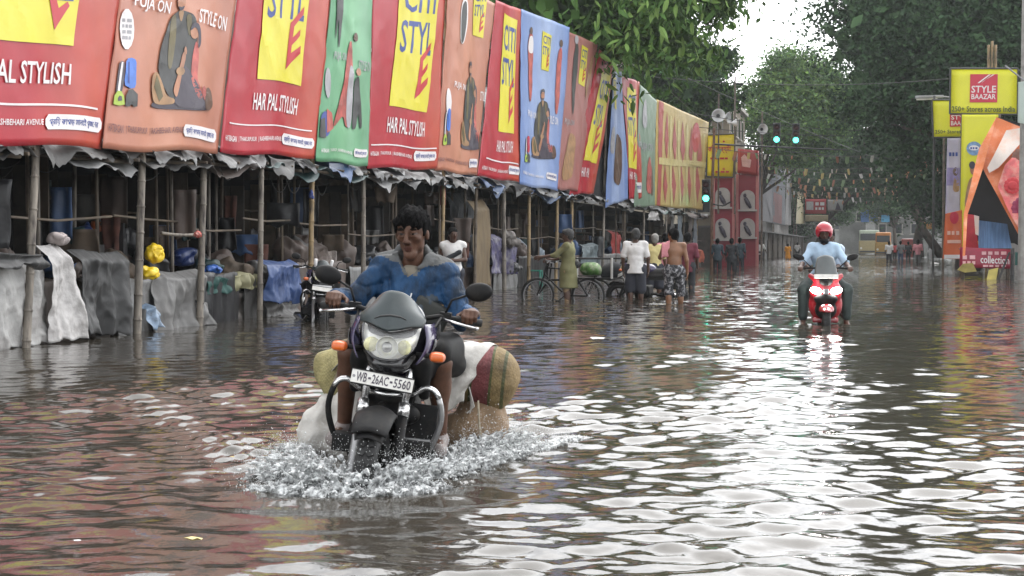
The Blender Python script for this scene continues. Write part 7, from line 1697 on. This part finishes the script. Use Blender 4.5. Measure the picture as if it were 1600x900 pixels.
# ================================================================== parked motorcycles: copies of the bike and every part of it
def copy_tree(o, parent=None):
    c = o.copy(); COL.objects.link(c)
    if parent is not None: c.parent = parent
    for ch in list(o.children):
        if not ch.name.startswith(('lettering', 'bolt')): copy_tree(ch, c)
    return c
def parked(label, px, py, yaw, z=-.3):
    c = copy_tree(bike); p = onz(px, py); c.location = (p.x, p.y, z); c.rotation_euler = (rad(-5), 0, yaw); tag(c, label, 'motorcycle', 'parked motorcycles'); return c
pm = parked('black and white motorcycle parked before the stalls behind the rider\'s arm', 497, 503, rad(-62))
WHP = mat('bike_white_panel', (.66, .66, .66), .3, .1, 8)
for sy in (-1, 1):
    b = MB(); b.grid(lambda u, v: (-.10 - .03 * v - .25 * u, sy * (.155 + .05 * u + .02 * math.sin(math.pi * v)), .84 + .05 * u + .10 * v * (1 - .5 * u)), 8, 5, thick=(0, sy * .005, 0)); b.build('white_side_panel', WHP, pm, smooth=True)
    b = MB(); b.tube([(-.20, sy * .10, 1.02), (-.12, sy * .12, 1.20)], [.02, .025], 8); b.build('white_stripe', WHP, pm, smooth=True)
b = MB(); b.box((-.08, 0, .80), (.005, .14, .03), bev=.003); b.build('white_front_strip', WHP, pm)
parked('dark motorcycle parked beside the white shirted man, near the cycle cart', 968, 463, rad(168))
# ================================================================== bicycle and cycle cart
def ring(b, c, R, r, n=36, axis=(0, 1, 0)):
    b.lathe([(R + r * math.cos(a), r * math.sin(a)) for a in [2 * math.pi * i / 8 for i in range(9)]], c, axis, n)
def bicycle(label, loc, yaw, m, name='bicycle'):
    root = thing(name, label, 'bicycle', loc, (0, 0, yaw))
    for x in (0, -1.05):
        b = MB(); ring(b, (x, 0, .34), .325, .022); w = b.build('wheel', RUB, root, smooth=True)
        b = MB(); ring(b, (x, 0, .34), .30, .012); b.build('rim', STEEL, w, smooth=True)
        b = MB()
        for k in range(18):
            a = 2 * math.pi * k / 18; b.tube([(x, .02 * (-1) ** k, .34), (x + .30 * math.cos(a), 0, .34 + .30 * math.sin(a))], .003, 4)
        o = b.build('spokes', STEEL, w); o['kind'] = 'stuff'
        b = MB(); b.tube([(x, -.05, .34), (x, .05, .34)], .03, 10); b.build('hub', STEEL, w)
        b = MB(); b.lathe([(.355, -.03), (.365, 0), (.355, .03)], (x, 0, .34), (0, 1, 0), 16, rad(-70), rad(110), ref=(0, 0, 1)); b.build('mudguard', m, root, smooth=True)
    b = MB()
    hd_, bb_, st = V3(-.16, 0, .90), V3(-.58, 0, .34), V3(-.70, 0, .86)
    for p, q in ((hd_, st), (V3(-.13, 0, .78), bb_), (bb_, st), (V3(-1.05, .05, .34), bb_), (V3(-1.05, -.05, .34), bb_), (V3(-1.05, .05, .34), st), (V3(-1.05, -.05, .34), st)): b.tube([p, q], .016, 8)
    b.build('frame', m, root)
    b = MB(); b.tube([(-.19, 0, .98), (-.14, 0, .78), (0, .05, .34)], .015, 8); b.tube([(-.14, 0, .78), (0, -.05, .34)], .013, 8); b.build('fork', m, root)
    b = MB(); b.tube([(-.42, -.27, 1.02), (-.24, -.22, 1.05), (-.19, 0, 1.0), (-.24, .22, 1.05), (-.42, .27, 1.02)], .013, 8); b.build('handlebar', STEEL, root, smooth=True)
    for sy in (-1, 1): b = MB(); b.tube([(-.36, sy * .262, 1.03), (-.45, sy * .275, 1.015)], .019, 8); b.build('grip', RUB, root)
    sdf_obj('saddle', [cap((-.62, 0, .95), (-.80, 0, .97), .035, .085, .04)], .014, [RUB], root)
    b = MB(); b.tube([(-.69, 0, .84), (-.72, 0, .93)], .014, 8); b.build('seat_post', STEEL, root)
    b = MB(); b.box((-1.05, 0, .74), (.2, .07, .01)); b.tube([(-1.2, .06, .73), (-1.05, .06, .34)], .008, 5); b.tube([(-1.2, -.06, .73), (-1.05, -.06, .34)], .008, 5); b.build('carrier', m, root)
    b = MB(); b.lathe([(.001, 0), (.09, 0), (.09, .008), (.001, .008)], (-.58, .06, .34), (0, 1, 0), 20); b.build('chainring', STEEL, root)
    for sy in (-1, 1): b = MB(); b.tube([(-.58, sy * .07, .34), (-.58 + sy * .12, sy * .08, .34 - sy * .1)], .01, 6); b.box((-.58 + sy * .12, sy * .13, .34 - sy * .1), (.04, .05, .012)); b.build('pedal', BLKM, root)
    return root
p = onz(836, 470)
bicycle('black bicycle held by the man in the olive tunic', (p.x, p.y + .25, -.24), rad(176), BLKM)
p = onz(925, 462)
cart = thing('cycle_cart', 'parked cycle cart with white posts and a green bundle beside the olive clad man', 'cart', (p.x, p.y, -.28), (0, 0, rad(172)))
for x, y in ((0, .42), (0, -.42), (1.25, 0)):
    b = MB(); ring(b, (x, y, .32), .30, .022); w = b.build('wheel', RUB, cart, smooth=True)
    b = MB(); [b.tube([(x, y, .32), (x + .28 * math.cos(a), y, .32 + .28 * math.sin(a))], .004, 4) for a in [2 * math.pi * i / 14 for i in range(14)]]; o = b.build('spokes', STEEL, w); o['kind'] = 'stuff'
b = MB(); b.box((-.05, 0, .66), (.55, .40, .02)); b.tube([(.5, 0, .62), (1.0, 0, .62), (1.25, 0, .32)], .025, 8); b.tube([(1.0, 0, .62), (.95, 0, 1.0)], .02, 8); b.build('frame', BLKM, cart)
for x in (-.58, .48):
    for y in (-.38, .38): b = MB(); b.tube([(x, y, .66), (x, y, 1.12)], .028, 6); b.build('post', mat('post_white', (.5, .5, .48), .6), cart)
b = MB(); b.tube([(-.58, -.38, 1.1), (.48, -.38, 1.1)], .018, 6); b.build('rail', BLKM, cart); b = MB(); b.tube([(-.58, .38, 1.1), (.48, .38, 1.1)], .018, 6); b.build('rail', BLKM, cart)
b = MB(); b.tube([(.92, -.25, 1.02), (.95, 0, 1.0), (.92, .25, 1.02)], .015, 6); b.build('handlebar', STEEL, cart)
lump('bright green bundle riding on the cycle cart', 921, 442, p.x, .001, WSH) if False else None
o = sdf_obj('green_bundle', [ell((0, 0, 0), (.25, .2, .17), m=0)], .025, [mat('bundle_green', (.07, .17, .035), .6, .5, 9, stain=(.45, .45, .35), stain_amt=.7, stain_scale=6)], noise=lambda P: .02 * wnoise(P, 14, 2)); o.location = (p.x, p.y - .1, -.28 + .85); tag(o, 'bright green bundle riding on the cycle cart', 'bundle')
o = sdf_obj('dark_bundle', [ell((0, 0, 0), (.28, .2, .2), m=0)], .025, [DKC], noise=lambda P: .02 * wnoise(P, 14, 3)); o.location = (p.x + .45, p.y + .1, -.28 + .82); tag(o, 'dark bundle beside the green one on the cycle cart', 'bundle')
# ================================================================== vehicles at the far end
def vehicle(label, cat, name, loc, yaw, L, Wd, H, body, upper, glass=GL):
    root = thing(name, label, cat, loc, (0, 0, yaw))
    b = MB(); b.box((-L / 2, 0, H * .36), (L / 2, Wd / 2, H * .24), bev=.12); b.build('body', body, root)
    b = MB(); b.box((-L / 2 - .1, 0, H * .78), (L / 2 - .25, Wd / 2 - .06, H * .22), bev=.15); b.build('cabin', upper, root)
    b = MB(); b.box((-.18, 0, H * .74), (.08, Wd / 2 - .2, H * .13), bev=.04); b.build('windscreen', glass, root)
    b = MB(); b.box((.02, 0, H * .2), (.06, Wd / 2 - .1, .1), bev=.03); b.build('bumper', IRON, root)
    for sy in (-1, 1):
        b = MB(); b.lathe([(.001, .03), (.13, .02), (.14, -.03)], (.02, sy * (Wd / 2 - .3), H * .32), (1, 0, 0), 14); b.build('headlight', mat('far_headlight', (.7, .7, .65), .2), root)
        for x in (-L * .2, -L * .8):
            b = MB(); b.lathe([(.001, -.1), (.4, -.1), (.42, 0), (.4, .1), (.001, .1)], (x, sy * (Wd / 2 - .08), .38), (0, 1, 0), 18); b.build('wheel', RUB, root)
        for k in range(4): b = MB(); b.box((-L * (.2 + .2 * k), sy * (Wd / 2 - .04), H * .78), (L * .08, .03, H * .11), bev=.02); b.build('side_window', glass, root)
    return root
p = onz(1358, 397.5); vehicle('pale green bus coming down the far end of the street', 'bus', 'bus', (p.x, p.y, -.3), rad(-90), 8, 2.6, 3.4, mat('bus_mustard', (.36, .30, .16), .4, .1, 3), mat('bus_pale_green', (.42, .48, .38), .4, .1, 3))
p = onz(1380, 398.5); vehicle('orange and yellow truck right beside the far bus', 'truck', 'truck', (p.x, p.y, -.3), rad(-90), 5, 1.9, 3.0, mat('truck_ochre', (.40, .25, .07), .4, .1, 3), mat('truck_orange', (.55, .22, .06), .4, .1, 3))
p = onz(1464, 402); vehicle('white car parked by the right kerb far down the street', 'car', 'parked_car', (p.x, p.y, -.3), rad(90), 4, 1.7, 1.75, mat('car_white', (.65, .65, .65), .3, .05, 3), mat('car_white', (.65, .65, .65), .3))
p = onz(1420, 401); vehicle('red car behind the distant group of walkers', 'car', 'parked_car', (p.x, p.y, -.3), rad(90), 3.8, 1.7, 2.1, mat('car_red', (.50, .10, .08), .3, .05, 3), mat('car_red', (.50, .10, .08), .3))
# ================================================================== splash thrown up by the motorcycle
FOAM = M('splash_water', (.78, .80, .80), .16, .08, 30, trans=.55)
t = FOAM.node_tree; n_ = nd(t, "ShaderNodeTexNoise"); n_.inputs['Scale'].default_value = 34; n_.inputs['Detail'].default_value = 5      # aerated water is white, the rest clear
tc_ = nd(t, "ShaderNodeTexCoord"); t.links.new(tc_.outputs['Object'], n_.inputs['Vector'])
mr_ = nd(t, "ShaderNodeMapRange"); mr_.inputs[1].default_value = .38; mr_.inputs[2].default_value = .62; mr_.inputs[3].default_value = .15; mr_.inputs[4].default_value = .85
t.links.new(n_.outputs['Fac'], mr_.inputs[0]); t.links.new(mr_.outputs[0], t.nodes['Principled BSDF'].inputs['Transmission Weight'])
BM = Matrix.Translation((BIKE_AT.x, BIKE_AT.y, 0)) @ Matrix.Rotation(BYAW, 4, 'Z')
LINES = [[(.27, -.03, .11), (.16, -.15, .17), (.04, -.30, .15), (-.06, -.42, .08), (-.14, -.52, .03)], [(.27, .03, .10), (.14, .14, .14), (.0, .24, .12), (-.22, .36, .09), (-.55, .50, .07), (-1.0, .70, .045), (-1.6, .98, .015)],
         [(-.5, .34, .05), (-.75, .44, .14), (-1.05, .55, .13), (-1.4, .68, .05)], [(-.45, -.33, .05), (-.7, -.42, .08), (-1.1, -.55, .03)], [(.40, -.02, .05), (.34, -.26, .04), (.22, -.48, .02)], [(.40, .0, .05), (.30, .24, .035), (.14, .4, .02)]]
r = np.random.default_rng(4); prims = []; ends = []
for pts in LINES:
    for (x0, y0, a0), (x1, y1, a1) in zip(pts[:-1], pts[1:]):
        L_ = math.hypot(x1 - x0, y1 - y0); nx_, ny_ = (y1 - y0) / L_, -(x1 - x0) / L_
        if nx_ * (x0 - -.4) + ny_ * y0 < 0: nx_, ny_ = -nx_, -ny_
        prims.append(cap((x0, y0, -.03), (x1, y1, -.03), .028 + .10 * a0, .028 + .10 * a1, .03))
        for k in range(int(L_ * 700 * (.35 + a0 / .15))):
            t_ = r.random(); a_ = a0 + (a1 - a0) * t_; q = np.array([x0 + (x1 - x0) * t_ + r.normal() * (.015 + .2 * a_), y0 + (y1 - y0) * t_ + r.normal() * (.015 + .2 * a_), .0])
            h = a_ * r.uniform(.15, 1.1) ** 1.0; out = a_ * r.uniform(-.3, 1.4); side = a_ * r.normal() * .7
            v = np.array([nx_ * out + ny_ * side, ny_ * out - nx_ * side, 0]); rr = r.uniform(.0028, .0075)
            p1 = q + v * .45 + [0, 0, h * .75]; p2 = q + v + [0, 0, h * r.uniform(.7, 1.05)]
            prims += [cap(q, p1, rr * 1.5, rr * .8, .012), cap(p1, p2, rr * .8, rr * .4, .006)]; ends.append((p2, v, h))
            if r.random() < .12: prims.append(ell(p2, rr * r.uniform(.7, 1.2), .004))
prims.append(half((0, 0, -.012), (0, 0, -1)))
o = sdf_obj('splash_foam', prims, .0056, [FOAM], noise=lambda P: .005 * wnoise(P, 70, 1) + .003 * wnoise(P, 180, 2) + .0015 * wnoise(P, 380, 3)); o.matrix_basis = BM; o['kind'] = 'stuff'; o['label'] = 'white splash thrown up round the front wheel and along the motorcycle'
nD = 15000; EP = np.array([e[0] for e in ends]); EV = np.array([e[1] for e in ends]); EH = np.array([e[2] for e in ends]); ii = r.integers(0, len(ends), nD)
Q = EP[ii] + EV[ii] * r.normal(size=(nD, 1)) * .6 + r.normal(size=(nD, 3)) * [.045, .045, .012]; Q[:, 2] += np.abs(r.normal(size=nD)) * .55 * EH[ii]
SZ = r.uniform(.0007, .0020, nD) * np.where(r.random(nD) < .06, 2.2, 1); ok = Q[:, 2] > .003; Q, SZ = Q[ok], SZ[ok]; nD = len(Q)
oc = np.array([(1, 0, 0), (-1, 0, 0), (0, 1, 0), (0, -1, 0), (0, 0, 1.4), (0, 0, -1.4)]); of = np.array([(0, 2, 4), (2, 1, 4), (1, 3, 4), (3, 0, 4), (2, 0, 5), (1, 2, 5), (3, 1, 5), (0, 3, 5)])
VV = (Q[:, None, :] + oc[None] * SZ[:, None, None]).reshape(-1, 3); FF = (of[None] + 6 * np.arange(nD)[:, None, None]).reshape(-1, 3)
o = link('splash_drops', mesh_from('splash_drops', VV.tolist(), FF.tolist(), [M('splash_drop', (.85, .87, .87), .15, .05, 30, trans=.25)], smooth=True)); o.matrix_basis = BM; o['kind'] = 'stuff'; o['label'] = 'drops flying from the splash round the motorcycle'
# ================================================================== litter on the water
def litter(name, label, px, py, s, m, seed):
    p = onz(px, py, .02); r_ = np.random.default_rng(seed); b = MB()
    n = 10; top = [(s * math.cos(a) * r_.uniform(.7, 1.2), s * .6 * math.sin(a) * r_.uniform(.7, 1.2), r_.uniform(0, .25) * s) for a in [2 * math.pi * i / n for i in range(n)]]
    b.add([(0, 0, .3 * s)] + top + [(0, 0, -.1 * s)], [(0, 1 + i, 1 + (i + 1) % n) for i in range(n)] + [(n + 1, 1 + (i + 1) % n, 1 + i) for i in range(n)])
    o = b.build(name, m, None); o.location = p; tag(o, label, 'litter')
litter('floating_leaf', 'yellowish leaf floating in the lower left foreground', 300, 843, .04, mat('leaf_yellow', (.6, .48, .2), .6), 1)
litter('floating_scrap', 'tiny yellow scrap floating left of the motorcycle', 363, 714, .014, mat('leaf_yellow', (.6, .48, .2), .6), 2)
litter('floating_scrap', 'tiny pale scrap floating at the left, nearest the edge', 122, 845, .016, WHITE, 3)
litter('plastic_bag', 'white plastic bag floating in the middle of the road', 932, 530, .09, WSH, 4)
litter('plastic_bag', 'small white bag floating before the far walkers', 1460, 412, .25, WSH, 5)
# ================================================================== the damp air
hz = M('haze', (.8, .8, .8)); t = hz.node_tree; t.nodes.remove(t.nodes['Principled BSDF'])
pv = nd(t, "ShaderNodeVolumePrincipled"); pv.inputs['Color'].default_value = (.88, .92, .93, 1); pv.inputs['Density'].default_value = .0004; pv.inputs['Anisotropy'].default_value = .2
ou = [n for n in t.nodes if n.type == 'OUTPUT_MATERIAL'][0]
for l in list(t.links):
    if l.to_node == ou: t.links.remove(l)
t.links.new(pv.outputs[0], ou.inputs['Volume'])
b = MB(); b.box((0, 0, 13), (1520, 1520, 14.3)); o = b.build('haze', hz, None); o['kind'] = 'stuff'
